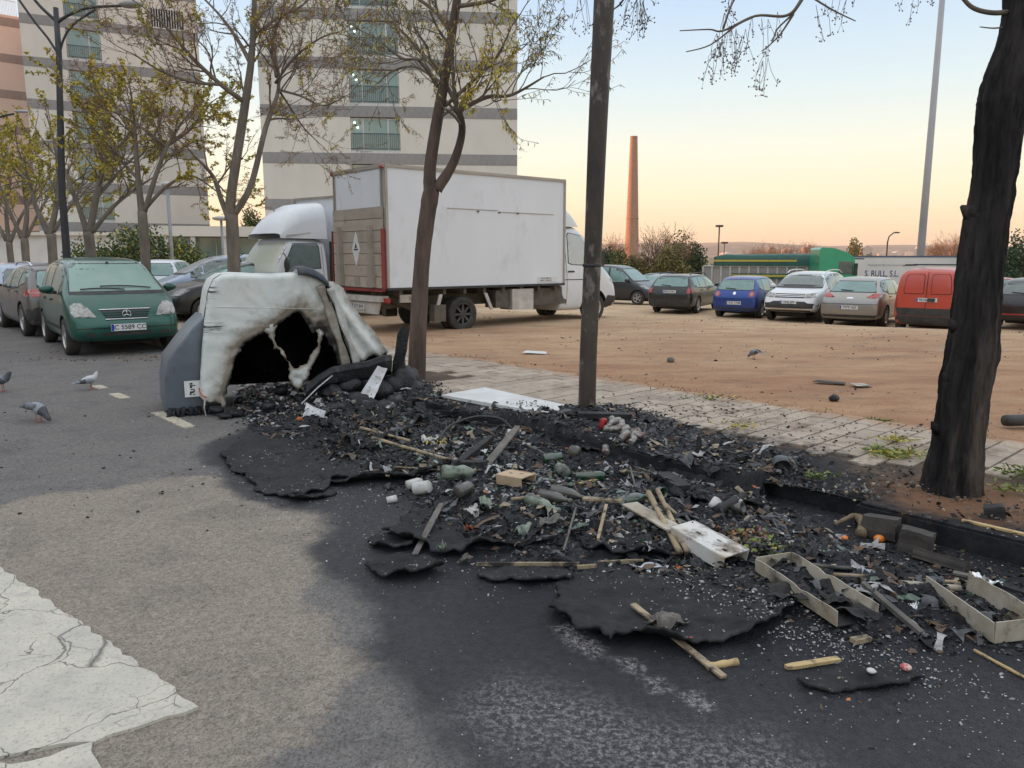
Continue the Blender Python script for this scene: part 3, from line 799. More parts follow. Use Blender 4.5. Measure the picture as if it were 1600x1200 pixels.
def patch(bvh,poly,axis,sign,off,mat,name,parent,spacing=.09,smooth=True,lim=None,holes=()):
 """a thin panel lying on the shell: polygon in the side / front view, dropped on to the surface"""
 ov,of=cdt_fill(poly,spacing,holes,0)
 vs=[];bad=set()
 for i,p in enumerate(ov):
  if axis=='side':o_,d=Vector((p[0],sign*4,p[1])),Vector((0,-sign,0))
  elif axis=='end':o_,d=Vector((sign*12,p[0],p[1])),Vector((-sign,0,0))
  else:o_,d=Vector((p[0],p[1],6)),Vector((0,0,-1))
  h=bvh.ray_cast(o_,d)
  if h[0]is None:bad.add(i);vs.append(o_);continue
  nn=h[1]if h[1].dot(d)<0 else-h[1]
  vs.append(h[0]+nn*off-d*off*.3)
 fs=[f for f in of if not any(i in bad for i in f)]
 fs2=[]
 for f in fs:
  a,b,c=(vs[i]for i in f)
  fs2.append(f if(b-a).cross(c-a).dot(d)<0 else f[::-1])
 if not fs2:return None
 return mobj(name,vs,fs2,mat,parent,smooth)
_font=None
def plate(par,x,z,face,text,y=0.0,tilt=0,w_=.52,h=.11,blue=True):
 """number plate with Spanish band; face=+1 looks along +X"""
 p=MB().box(-.006,.006,-w_/2,w_/2,-h/2,h/2).obj('number_plate',M_PLATE,par)
 p.location=(x,y,z);p.rotation_euler=(0,tilt,0 if face>0 else math.pi)
 if blue:MB().box(.006,.008,-w_/2+.004,-w_/2+.045,-h/2+.004,h/2-.004).obj('plate_band',M_PBLUE,p)
 text_on(p,text,(.0085,.022 if blue else 0,0),h*.92,M_INK,(R(90),0,R(90)))
 return p
def text_on(par,s,loc,size,mat,rot,name='lettering',sx=1.0,shear=0,ext=0.0):
 cu=bpy.data.curves.new(name,'FONT');cu.body=s;cu.size=size;cu.align_x='CENTER';cu.align_y='CENTER'
 cu.shear=shear;cu.extrude=ext;cu.space_character=1.0;cu.offset=size*.012
 cu.materials.append(mat)
 tmp=bpy.data.objects.new(name,cu);col.objects.link(tmp)
 o=bpy.data.objects.new(name,bake(tmp));link(o,par);o.location=loc;o.rotation_euler=rot;o.scale=(sx,1,1)
 o['kind']='stuff'
 return o
def prof_at(st,x,k):
 for a,b in zip(st[:-1],st[1:]):
  if a[0]<=x<=b[0]:return a[k]+(b[k]-a[k])*(x-a[0])/max(1e-6,b[0]-a[0])
 return st[-1][k]if x>st[-1][0]else st[0][k]
def car(name,label,cat,loc,rz,st,L,pm,rw=.31,wb=(.75,3.2),glass=None,rimm=None,spokes=5,group=None,win=None,cowl=None,header=None,rearw=None,roofz=None,tails=None,heads=None,plates=None,trim=None,rails=False,mirror=None,extra=None,seams=(),mid=.5,wsglass=None,handles=()):
 """st is given rear (x=0) to front; the thing's origin is the middle of the car on the ground"""
 glass=glass or M_GDARK
 t=thing(name,label,cat,loc,rz,group)
 h=bpy.data.objects.new('shell_frame',None)
 me=bake(skin(st,2,mid));me.materials.append(pm)
 W=max(s[4]for s in st)
 me0=bvh_of(me)
 cuts=[(x,rw,rw*1.17,y0,y1)for x in wb for(y0,y1)in((W*.62,W*1.3),(-W*1.3,-W*.62))]
 me2=cut_arches(me,cuts,W)
 if not any(m_ and m_.name==pm.name for m_ in me2.materials):me2.materials.append(pm)
 me2.polygons.foreach_set('use_smooth',[True]*len(me2.polygons))
 me2.name='body'
 body=link(bpy.data.objects.new('body',me2),t)
 md=body.modifiers.new('split','EDGE_SPLIT');md.split_angle=R(38)
 T=Matrix.Translation((-L/2,0,0));body.location=(-L/2,0,0)
 kids=[]
 for s_ in(1,-1):
  for(xs0,xs1,b0,b1)in(win or[]):
   n=7;top=[];
   for i in range(n+1):
    x=xs0+(xs1-xs0)*i/n
    zt_=prof_at(st,x,3)-.10;top.append((x,zt_))
   bot0=prof_at(st,xs0,2)+.03+b0;bot1=prof_at(st,xs1,2)+.03+b1
   pl=[(xs0,bot0)]+[(x,max(z,bot0+(bot1-bot0)*(x-xs0)/(xs1-xs0)+.012))for x,z in top]+[(xs1,bot1)]
   kids.append(patch(me0,pl,'side',s_,.004,glass,'side_window',t))
   g_=.022
   pl2=[(xs0-g_,bot0-g_)]+[(x,z+g_)for x,z in pl[1:-1]]+[(xs1+g_,bot1-g_)]
   kids.append(patch(me0,pl2,'side',s_,.002,M_BLK,'window_seal',t))
  for pl in seams:kids.append(patch(me0,pl,'side',s_,.0025,M_SEAM,'door_gap',t,.15))
  for(x,z)in handles:
   b_=MB().box(x-.09,x+.09,-.012,.03,z-.018,z+.018);hh_=me0.ray_cast(Vector((x,s_*4,z)),Vector((0,-s_,0)))
   if hh_[0]:
    o=b_.obj('door_handle',pm,t);o.location=(0,hh_[0].y-(0 if s_>0 else .018),0);kids.append(o)
  for(x,z0_,z1_)in([mirror]if mirror else[]):
   zb_=prof_at(st,x,2);yy=s_*(prof_at(st,x,4)+.10)
   b_=MB().ball((x,yy,(z0_+z1_)/2),(.075,.115,(z1_-z0_)/2),12);b_.box(x-.02,x+.04,min(yy,yy-s_*.14),max(yy,yy-s_*.14),z0_-.005,z0_+.045,1)
   kids.append(b_.obj('wing_mirror',[pm,M_BLK],t,True))
  if rails:
   zr=max(s[3]for s in st);a=[s[0]for s in st if s[3]>zr-.06]
   wt=min(s[5]for s in st if s[3]>zr-.06)*.93
   xs_=np.linspace(a[0],a[-1]+.05,9)
   kids.append(MB().tube([(x,s_*wt,prof_at(st,x,3)+(.01 if i in(0,8)else .055))for i,x in enumerate(xs_)],.018,6).obj('roof_rail',rails,t,True))
 if cowl:
  y0,y1,z0,z1=cowl
  kids.append(patch(me0,[(-y0,z0),(y0,z0),(y0*.93+y1*.07,z0+.04),(y1,z1-.03),(y1-.05,z1),(-y1+.05,z1),(-y1,z1-.03),(-y0*.93-y1*.07,z0+.04)],'end',1,.005,wsglass or glass,'windscreen',t))
  y0,y1,z0,z1=y0+.03,y1+.03,z0-.05,z1+.035
  kids.append(patch(me0,[(-y0,z0),(y0,z0),(y1,z1),(-y1,z1)],'end',1,.0025,M_BLK,'windscreen_seal',t))
 if rearw:
  y0,y1,z0,z1=rearw
  kids.append(patch(me0,[(-y0+.04,z0),(y0-.04,z0),(y0,z0+.05),(y1,z1-.03),(y1-.05,z1),(-y1+.05,z1),(-y1,z1-.03),(-y0,z0+.05)],'end',-1,.005,glass,'rear_window',t))
  kids.append(patch(me0,[(-y0-.02,z0-.02),(y0+.02,z0-.02),(y1+.02,z1+.02),(-y1-.02,z1+.02)],'end',-1,.0025,M_BLK,'rear_window_seal',t))
  zz=z0+.03
  hh_=me0.ray_cast(Vector((-4,0,zz)),Vector((1,0,0)))
  if hh_[0]:
   o=MB().bar((hh_[0].x-.02,-.02,zz),(hh_[0].x+.0,.34,zz+.03),.025,.02).obj('rear_wiper',M_BLK,t);kids.append(o)
 for pl,ax,sg,mt_,nm in(tails or[])+(heads or[])+(trim or[]):
  for m_ in((1,-1)if ax in('endm','sidem')else(1,)):
   if ax=='sidem':kids.append(patch(me0,pl,'side',m_,.007,mt_,nm,t,.07))
   elif ax=='endm':kids.append(patch(me0,[(y*m_,z)for y,z in pl],'end',sg,.007,mt_,nm,t,.06))
   else:kids.append(patch(me0,pl,ax,sg,.006,mt_,nm,t,.08))
 for k_ in kids:
  if k_ is not None:k_.location.x+=-L/2
 for(face,z,txt)in(plates or[]):
  hh_=me0.ray_cast(Vector((face*12,.1,z)),Vector((-face,0,0)))
  x=(hh_[0].x if hh_[0]else(L if face>0 else 0))-L/2+face*.02
  plate(t,x,z,face,txt)
 wy=W-.115
 for x in wb:
  for s_ in(1,-1):add_wheel(t,x-L/2,s_*wy,rw,.20,rimm,spokes)
 MB().box(.35-L/2,L/2-.35,-W*.55,W*.55,.17,.40).obj('underbody',M_UNDER,t)
 if extra:extra(t,me0,L,W)
 return t
def st_hatch(L=4.0,H=1.47,W=.84,belt=.93,hood=.98,rake=.30,cow=3.02,hdr=2.42):
 k=L/4.0
 return[(0,.42,.66,.70,W*.80,W*.62),(.05,.27,.78,.86,W*.94,W*.78),(.14,.24,.88,.99,W*.97,W*.82),(rake*.9+.04,.22,belt,H*.83,W*.985,W*.76),(rake+.30,.21,belt,H-.035,W,W*.74),(1.0*k,.2,belt,H-.005,W,W*.74),(1.6*k,.2,belt-.01,H,W,W*.75),(hdr*k-.25,.2,belt-.02,H-.02,W,W*.745),(hdr*k+.1,.2,belt-.025,H-.11,W,W*.74),(cow*k,.2,belt-.03,hood+.03,W,W*.80),(cow*k+.12,.2,belt-.05,hood-.01,W*.995,W*.80),(3.45*k,.2,hood-.12,hood-.06,W*.985,W*.76),(3.75*k,.22,hood-.24,hood-.15,W*.95,W*.72),(3.92*k,.26,hood-.36,hood-.28,W*.87,W*.66),(L,.36,hood-.45,hood-.40,W*.72,W*.55)]
def lz(x,y):return float(lotz(np.array([x]),np.array([y]))[0])
def seam_v(x,z0,z1,w_=.012):return[(x-w_/2,z0),(x+w_/2,z0),(x+w_/2,z1),(x-w_/2,z1)]
def seam_h(x0,x1,z,w_=.012):return[(x0,z-w_/2),(x1,z-w_/2),(x1,z+w_/2),(x0,z+w_/2)]
LA=3.60
stA=[(0,.42,.72,.78,.66,.55),(.05,.26,.85,.98,.81,.70),(.12,.23,.95,1.18,.835,.69),(.26,.21,.97,1.45,.845,.645),(.45,.2,.97,1.545,.85,.635),(1.0,.2,.96,1.575,.855,.64),(1.6,.2,.95,1.575,.86,.645),(2.1,.2,.94,1.53,.86,.645),(2.45,.2,.93,1.39,.86,.66),(2.80,.2,.92,1.14,.86,.70),(2.98,.2,.905,1.015,.86,.715),(3.12,.2,.84,.96,.855,.70),(3.32,.21,.72,.83,.835,.66),(3.47,.23,.62,.70,.80,.60),(3.56,.27,.52,.57,.72,.54),(LA,.36,.46,.50,.58,.42)]
M_GRNP=paint('dark_green_paint',(.005,.085,.06),(.005,.072,.052),dk=.12,dirt=(.08,.10,.085))
def mercx(t,bv,L,W):
 x0=-L/2
 def px(z,y=0):
  h=bv.ray_cast(Vector((12,y,z)),Vector((-1,0,0)));return h[0].x+x0
 g=patch(bv,[(-.30,.60),(.30,.60),(.37,.735),(-.37,.735)],'end',1,.004,M_BLK,'grille',t,.05);g.location.x+=x0
 for z in(.628,.662,.696):
  hw=.30+(z-.60)*.5
  b_=MB().tube([(px(z,y)+.012,y,z)for y in np.linspace(-hw,hw,9)],.009,6);b_.obj('grille_bar',M_GRNP,g).location=(-x0,0,0)
 for z,hw,r_ in((.742,.385,.013),(.592,.32,.011)):
  b_=MB().tube([(px(z,y)+.012,y,z)for y in np.linspace(-hw,hw,9)],r_,6);b_.obj('chrome_strip',M_CHR,t,True)
 c=Vector((px(.665)+.035,0,.665));bd=MB()
 bd.tube([c+Vector((0,.062*math.cos(a),.062*math.sin(a)))for a in np.linspace(0,2*math.pi,25)],.0065,6)
 for a in(90,210,330):bd.bar(c,c+Vector((0,.06*math.cos(R(a)),.06*math.sin(R(a)))),.014,.008,0,(1,0,0))
 bd.obj('star_badge',M_CHR,t,True)
 bk=MB().lathe([(0,.0),(.056,.0)],20,0,Matrix.Translation(c-Vector((.006,0,0)))@Matrix.Rotation(R(90),4,'Y'));bk.obj('badge_back',M_BLK,t)
 def sp(y,z):
  h=bv.ray_cast(Vector((12,y,z)),Vector((-1,0,0)));return h[0]+Vector((x0+.03,0,.012))
 for y0,z0,y1,z1 in((-.55,1.045,.10,1.035),(-.25,1.09,.52,1.055)):
  MB().tube([sp(y0+(y1-y0)*i/6,z0+(z1-z0)*i/6+.018*math.sin(i/6*math.pi))for i in range(7)],.011,5).obj('wiper',M_BLK,t)
 MB().ball(sp(0,1.47),(.02,.03,.02),6).obj('rain_sensor',M_BLK,t)
mA=G(108,555);mB_=G(75,535)
d=(mA-mB_);d.z=0;d.normalize();right=Vector((-d.y,d.x,0))
ctr=(mA+mB_)/2+right*.84
_gc=car('parked_car','dark green compact car with dewy windscreen facing the viewer','car',(ctr.x,ctr.y,0),math.atan2(d.y,d.x),stA,LA,M_GRNP,.30,(.55,2.97),M_GDEW,M_RIM,7,win=[(.30,.85,.03,.0),(.92,1.62,0,0),(1.69,2.48,0,.02)],cowl=(.70,.575,1.02,1.50),rearw=(.6,.52,1.02,1.42),wsglass=MAT('frosted_windscreen',(.20,.32,.28),(.24,.35,.305),rough=.35,scale=3,spec=.6),heads=[([(.44,.625),(.74,.635),(.775,.70),(.765,.80),(.70,.845),(.61,.84),(.52,.76)],'endm',1,M_HEAD,'headlight')],trim=[([(.40,.60),(.78,.61),(.80,.70),(.79,.815),(.715,.868),(.60,.862),(.50,.77)],'endm',1,M_SEAM,'lamp_seal')if False else([(-.36,.335),(.36,.335),(.40,.36),(.36,.39),(-.36,.39),(-.40,.36)],'end',1,M_BLK,'air_intake'),([(.46,.325),(.60,.335),(.63,.37),(.58,.395),(.48,.385)],'endm',1,M_BLK,'fog_lamp_recess'),(seam_h(-.8,.8,.455,.012),'end',1,M_SEAM,'bumper_gap'),([(.75,.40),(2.6,.40),(2.6,.44),(.75,.44)],'sidem',1,M_BLK,'rub_strip')],plates=[(1,.46,'C 5589 CC')],mirror=(2.42,.98,1.12),seams=[seam_v(1.65,.3,1.0),seam_v(.93,.35,1.0),seam_v(2.55,.3,.98)],handles=[(1.0,.86),(1.78,.86)],extra=mercx)
_gc.scale=(1.05,)*3
stB=st_hatch(4.42,1.50,.90,1.0,1.02,.42)
M_GREYP=paint('warm_grey_paint',(.13,.12,.115),(.115,.107,.10),metal=.6,dk=.25)
wA=G(42,525);wB=G(8,512);d=(wB-wA);d.z=0;d.normalize();right=Vector((d.y,-d.x,0))
ctr=wA+d*(2.21-.80)+right*.82
car('parked_car','grey crossover parked with its red tail lamps behind the green car','car',(ctr.x,ctr.y,0),math.atan2(d.y,d.x),stB,4.42,M_GREYP,.345,(.80,3.5),M_GGREEN,M_RIM,5,win=[(.62,1.05,.10,.02),(1.12,1.95,0,0),(2.03,2.95,0,.03)],rearw=(.64,.56,1.05,1.36),cowl=(.72,.6,1.05,1.4),tails=[([(.34,.88),(.84,.84),(.87,.92),(.84,1.0),(.40,1.0)],'endm',-1,M_TAIL,'tail_light'),([(.06,.85),(.42,.87),(.40,.98),(.12,1.0)],'sidem',1,M_TAIL,'tail_light'),([(.40,.925),(.80,.915),(.80,.935),(.40,.945)],'endm',-1,M_HEAD,'light_strip')],trim=[([(-.88,.25),(.88,.25),(.86,.60),(.6,.66),(-.6,.66),(-.86,.60)],'end',-1,M_BLK,'rear_bumper'),([(.02,.25),(.35,.27),(.30,.58),(.02,.62)],'sidem',1,M_BLK,'rear_bumper')],plates=[(-1,.70,'4417 HKD')],rails=M_CHR,mirror=(2.98,1.0,1.13),seams=[seam_v(2.0,.3,1.05),seam_v(1.08,.5,1.05),seam_v(3.0,.3,1.0)],handles=[(1.2,.93),(2.15,.93)])
p=tn(23.6,4.0)
car('parked_car','pale blue car cut by the left edge ahead of the grey crossover','car',(p.x,p.y,0),math.atan2(TD.y,TD.x),st_hatch(4.2,1.52,.86),4.2,paint('pale_blue_paint',(.36,.43,.55),metal=.3,dk=.25),.31,(.75,3.35),M_GDARK,M_RIM,win=[(.45,1.0,.08,0),(1.07,1.85,0,0),(1.92,2.8,0,.03)],rearw=(.64,.56,1.0,1.36),cowl=(.72,.6,1.03,1.38),tails=[([(.62,.8),(.84,.8),(.84,.98),(.66,.98)],'endm',-1,M_TAIL,'tail_light')])
def AZ(a):return R(90-a)
def lot_car(u,D,az,label,st,L,pm,**k):
 x=(u-800)/1218*D;z=lz(x,D)
 return car(k.pop('name','parked_car'),label,'car',(x,D,z),AZ(az),st,L,pm,group=k.pop('group','cars parked on the earth lot'),**k)
LOTC='cars parked on the earth lot'
W3=[(.45,1.0,.08,0),(1.07,1.85,0,0),(1.92,2.75,0,.03)]
stW=[(0,.42,.66,.72,.70,.58),(.05,.27,.80,.90,.83,.72),(.12,.24,.92,1.02,.86,.70),(.42,.21,.94,1.40,.88,.64),(.62,.2,.94,1.455,.885,.64),(1.4,.2,.94,1.475,.885,.645),(2.2,.2,.93,1.47,.885,.645),(2.7,.2,.92,1.42,.885,.64),(3.0,.2,.92,1.30,.885,.65),(3.5,.2,.90,1.0,.88,.69),(3.65,.2,.86,.94,.875,.69),(4.1,.2,.78,.84,.86,.66),(4.4,.24,.62,.68,.80,.6),(4.57,.36,.48,.52,.62,.45)]
lot_car(1076,31.0,30,'black estate car with roof rails, tail towards the viewer',stW,4.57,paint('black_green_paint',(.018,.022,.02),metal=.4,dk=.22),rw=.32,wb=(.95,3.65),glass=M_GGREEN,rimm=M_RIM,win=[(.55,1.15,.08,0),(1.23,2.0,0,0),(2.08,3.1,0,.03)],rearw=(.67,.57,1.03,1.36),cowl=(.7,.58,1.02,1.36),rails=M_DMETAL,tails=[([(.66,.78),(.86,.78),(.86,1.0),(.70,1.0)],'endm',-1,M_TAIL,'tail_light'),([(.05,.80),(.28,.80),(.24,1.0),(.08,1.0)],'sidem',1,M_TAIL,'tail_light')],trim=[([(-.80,.28),(.80,.28),(.80,.56),(-.80,.56)],'end',-1,M_BLK,'bumper_cover')],plates=[(-1,.84,'0816 DKL')],mirror=(3.1,.98,1.1),seams=[seam_v(2.04,.3,1.0),seam_v(1.19,.45,1.0)],handles=[(1.35,.88),(2.25,.88)])
lot_car(1176,28.6,34,'royal blue small hatchback with two round tail lamps',st_hatch(3.9,1.465,.825,.93,.95,.28),3.9,paint('royal_blue_paint',(.012,.055,.28),(.01,.045,.22),metal=.4,dk=.12),rw=.30,wb=(.72,3.18),glass=M_GGREEN,win=[(.50,.85,.10,.02),(.92,1.72,0,0),(1.80,2.68,0,.03)],rearw=(.63,.55,1.0,1.33),cowl=(.7,.58,1.02,1.34),tails=[([(.60+.10*math.cos(a),.86+.10*math.sin(a))for a in[k*math.pi/6 for k in range(12)]],'endm',-1,M_TAIL,'tail_light'),([(.60+.045*math.cos(a),.86+.045*math.sin(a))for a in[k*math.pi/4 for k in range(8)]],'endm',-1,M_HEAD,'reversing_lamp'),([(.055*math.cos(a),.88+.055*math.sin(a))for a in[k*math.pi/5 for k in range(10)]],'end',-1,M_CHR,'round_badge')],trim=[(seam_h(-.75,.75,.70),'end',-1,M_SEAM,'tailgate_gap'),(seam_h(-.8,.8,.36,.05),'end',-1,M_BLK,'bumper_strip')],plates=[(-1,.55,'1603 CRM')],mirror=(2.7,.97,1.08),seams=[seam_v(1.76,.3,1.0)],handles=[(1.05,.86),(1.95,.86)])
stD=[(0,.5,.80,.88,.72,.62),(.06,.34,.92,1.04,.87,.74),(.16,.32,1.0,1.35,.90,.70),(.4,.3,1.0,1.57,.905,.68),(1.0,.3,1.0,1.625,.91,.68),(1.8,.3,1.0,1.63,.91,.685),(2.45,.3,.99,1.59,.91,.685),(2.75,.3,.99,1.47,.91,.69),(3.15,.3,.98,1.16,.91,.72),(3.3,.3,.95,1.10,.91,.73),(3.8,.31,.90,1.04,.90,.72),(4.1,.33,.80,.95,.87,.70),(4.22,.36,.68,.74,.82,.66),(4.31,.42,.56,.60,.70,.55)]
lot_car(1266,27.0,217,'white off-roader with roof rails and black bumper, front towards the viewer',stD,4.31,paint('white_paint',(.72,.73,.74),(.66,.67,.68),metal=0,dk=.2),rw=.35,wb=(.80,3.47),glass=M_GDARK,rimm=M_RIMD,win=[(.45,.85,.1,.02),(.92,1.75,0,0),(1.83,2.75,0,.03)],cowl=(.74,.62,1.14,1.54),rearw=(.6,.52,1.1,1.5),rails=M_CHR,heads=[([(.50,.80),(.82,.82),(.86,.92),(.80,.97),(.50,.93)],'endm',1,M_HEAD,'headlight')],trim=[([(-.48,.80),(.48,.80),(.48,.93),(-.48,.93)],'end',1,M_BLK,'grille'),(seam_h(-.47,.47,.845,.018),'end',1,M_CHR,'chrome_strip'),(seam_h(-.47,.47,.89,.018),'end',1,M_CHR,'chrome_strip'),([(-.84,.36),(.84,.36),(.88,.62),(.60,.64),(.50,.69),(-.50,.69),(-.60,.64),(-.88,.62)],'end',1,M_BLK,'front_bumper'),(seam_h(-.55,.55,.44,.05),'end',1,M_CHR,'skid_plate'),([(3.05,.3),(3.2,.3),(3.2,.75),(3.9,.80),(4.05,.65),(4.05,.3),(4.2,.3),(4.2,.72),(3.9,.90),(3.1,.84)],'sidem',1,M_BLK,'arch_trim')if False else([(.9,.33),(3.0,.33),(3.0,.42),(.9,.42)],'sidem',1,M_BLK,'sill_trim')],plates=[(1,.66,'7443 JPP')],mirror=(2.85,1.05,1.22),seams=[seam_v(1.79,.35,1.05),seam_v(.9,.5,1.05),seam_v(2.8,.35,1.0)],handles=[(1.0,.93),(1.95,.93)])
lot_car(1361,25.0,38,'silver hatchback with bright red wraparound tail lamps',st_hatch(4.42,1.51,.90,.98,1.0,.55),4.42,paint('silver_paint',(.33,.32,.30),(.29,.28,.265),metal=.75,dk=.2),rw=.325,wb=(.85,3.53),glass=M_GGREEN,win=[(.62,1.05,.12,.03),(1.13,1.98,0,0),(2.06,3.02,0,.03)],rearw=(.66,.52,1.08,1.38),cowl=(.72,.6,1.06,1.38),tails=[([(.44,.92),(.70,.90),(.86,.95),(.86,1.02),(.66,1.05)],'endm',-1,M_TAIL,'tail_light'),([(.05,.90),(.42,.97),(.45,1.03),(.12,1.05)],'sidem',1,M_TAIL,'tail_light')],trim=[(seam_h(-.78,.78,.72),'end',-1,M_SEAM,'tailgate_gap'),(seam_h(-.8,.8,.36,.08),'end',-1,M_BLK,'bumper_strip'),([(-.10,.88),(.10,.88),(.08,.92),(-.08,.92)],'end',-1,M_CHR,'badge_bar')],plates=[(-1,.62,'7979 HSF')],mirror=(3.1,1.0,1.12),seams=[seam_v(2.02,.3,1.05),seam_v(1.09,.5,1.05)],handles=[(1.3,.92),(2.2,.92)])
def van_st(L=4.0,H=1.82,W=.83,nose=.95,flat=.06):
 return[(0,.42,.72,.80,W*.92,W*.82),(.03,.28,.95,1.15,W*.97,W*.88),(.08,.25,1.05,1.62,W*.985,W*.88),(.2,.23,1.05,H-.04,W,W*.87),(.8,.22,1.04,H,W,W*.875),(1.8,.22,1.02,H,W,W*.875),(2.3,.22,1.0,H-.05,W,W*.86),(2.7,.22,.98,H-.30,W,W*.84),(3.15,.22,.96,1.10,W,W*.84),(3.3,.22,.93,1.03,W*.995,W*.83),(3.65,.23,.82,.90,W*.97,W*.78),(3.88,.27,.64,.70,W*.88,W*.7),(L,.38,.50,.55,W*.68,W*.5)]
M_REDP=paint('orange_red_paint',(.50,.055,.025),(.44,.05,.025),metal=0,dk=.18,dirt=(.35,.12,.07))
def redvan(t,bv,L,W):
 for s_ in(1,-1):
  pl=[(s_*.10,1.12),(s_*.56,1.12),(s_*.58,1.2),(s_*.53,1.58),(s_*.48,1.64),(s_*.14,1.64),(s_*.10,1.58)]
  o=patch(bv,pl,'end',-1,.012,M_REDP,'blanked_window',t,.08)
  if o:o.location.x=-L/2
  o=patch(bv,[(y+(.012 if abs(y)>.3 else-.012)*s_,z+(.014 if z>1.4 else-.014))for y,z in pl],'end',-1,.004,M_SEAM,'door_gap',t,.08)
  if o:o.location.x=-L/2
 for b_ in(MB().bar((.5,-.70,1.90),(.5,.70,1.90),.03,.03),MB().bar((1.6,-.70,1.90),(1.6,.70,1.90),.03,.03),MB().bar((.2,.68,1.87),(2.0,.68,1.87),.03,.025),MB().bar((.2,-.68,1.87),(2.0,-.68,1.87),.03,.025)):
  b_.obj('roof_bar',M_DMETAL,t).location.x=-L/2
 b_=MB().box(-.03,.0,-.20,-.02,.90,1.0);b_.obj('lock_plate',M_BLK,t).location.x=-L/2
lot_car(1474,22.8,38,'orange red delivery van with twin rear doors',van_st(),4.0,M_REDP,rw=.30,wb=(.62,3.22),glass=M_GDARK,rimm=M_RIMD,mid=.6,win=[(2.15,2.85,0,.03)],cowl=(.7,.6,1.1,1.62),tails=[([(.735,.72),(.80,.72),(.80,1.10),(.745,1.10)],'endm',-1,M_TAIL,'tail_light')],trim=[([(-.81,.26),(.81,.26),(.81,.50),(-.81,.50)],'end',-1,M_BLK,'rear_bumper'),([(-.79,.51),(.79,.51),(.79,.72),(-.79,.72)],'end',-1,M_BLK,'door_guard'),(seam_v(.02,.52,1.78,.014),'end',-1,M_SEAM,'door_gap')],plates=[(-1,.95,'9626 CFX')],mirror=(2.75,1.05,1.25),seams=[seam_v(2.1,.3,1.7),seam_v(2.95,.3,1.05)],extra=redvan)
lot_car(972,36.5,128,'dark grey people carrier in profile beside the charred steel pole',van_st(4.2,1.80,.86),4.2,paint('charcoal_paint',(.035,.037,.042),metal=.4,dk=.2),rw=.32,wb=(.68,3.4),glass=M_GGREEN,mid=.6,win=[(.25,.9,.03,0),(1.0,1.85,0,0),(1.95,2.9,0,.03)],cowl=(.72,.62,1.1,1.6),rearw=(.6,.55,1.1,1.6),heads=[([(.50,.72),(.78,.74),(.80,.88),(.62,.88)],'endm',1,M_HEAD,'headlight')],mirror=(2.9,1.03,1.2),seams=[seam_v(1.9,.3,1.1),seam_v(.95,.3,1.1)],handles=[(1.15,.95),(2.1,.95)],plates=[(1,.5,'2258 GTW')])
lot_car(1036,43,215,'silver saloon peeping out between the dark carrier and the black estate',st_hatch(4.3,1.46,.87),4.3,paint('pale_silver_paint',(.42,.43,.44),metal=.6,dk=.2),glass=M_GGREEN,win=W3,cowl=(.7,.58,1.02,1.34),heads=[([(.5,.68),(.78,.70),(.76,.80),(.6,.80)],'endm',1,M_HEAD,'headlight')],mirror=(2.9,.97,1.08))
lot_car(1024,49,215,'dark car roof behind the silver saloon',st_hatch(4.3,1.62,.87),4.3,paint('navy_paint',(.03,.04,.06),metal=.4,dk=.2),glass=M_GGREEN,win=W3,cowl=(.7,.58,1.05,1.5),mirror=(2.9,.97,1.08))
lot_car(1566,33.5,62,'red hatchback right of the charred trunk',st_hatch(4.0,1.47,.85),4.0,paint('red_paint',(.42,.045,.03),metal=.1,dk=.15),glass=M_GGREEN,win=W3,rearw=(.63,.55,1.0,1.33),tails=[([(.66,.8),(.83,.8),(.83,1.0),(.68,1.0)],'endm',-1,M_TAIL,'tail_light')],mirror=(2.9,.97,1.08))
lot_car(1590,40,60,'blue grey car behind the red hatchback at the right edge',st_hatch(4.3,1.5,.87),4.3,paint('blue_grey_paint',(.16,.21,.24),metal=.4,dk=.2),glass=M_GGREEN,win=W3,rearw=(.63,.55,1.0,1.33))
lot_car(1633,24.0,45,'black car cut by the right edge of the lot',st_hatch(4.4,1.5,.88,1.0),4.4,paint('black_paint',(.02,.02,.022),metal=.4,dk=.2),glass=M_GDARK,win=W3,rearw=(.66,.56,1.03,1.36),tails=[([(.60,.85),(.87,.85),(.87,1.02),(.66,1.02)],'endm',-1,M_TAIL,'tail_light')],trim=[(seam_h(-.8,.8,.45,.04),'end',-1,M_TAIL,'reflector_strip')])
lot_car(262,27.5,352,'white small car with green rear window behind the green car',st_hatch(3.9,1.50,.84),3.9,paint('white_car_paint',(.66,.69,.74),metal=.1,dk=.1),glass=M_GGREEN,win=W3,rearw=(.66,.54,.98,1.36),tails=[([(.62,.75),(.83,.75),(.83,.97),(.72,.97)],'endm',-1,M_TAIL,'tail_light')],plates=[(-1,.5,'3390 FBD')])
stP=[(0,.45,.75,.82,.72,.6),(.06,.28,.88,1.0,.86,.74),(.15,.25,.98,1.40,.89,.68),(.4,.23,.98,1.58,.90,.66),(1.2,.22,.98,1.66,.905,.66),(2.0,.22,.97,1.66,.905,.66),(2.6,.22,.96,1.58,.905,.66),(3.0,.22,.95,1.40,.905,.68),(3.55,.22,.94,1.08,.90,.72),(3.7,.22,.90,1.0,.895,.72),(4.1,.22,.78,.86,.86,.68),(4.35,.26,.60,.66,.78,.6),(4.47,.36,.5,.53,.6,.45)]
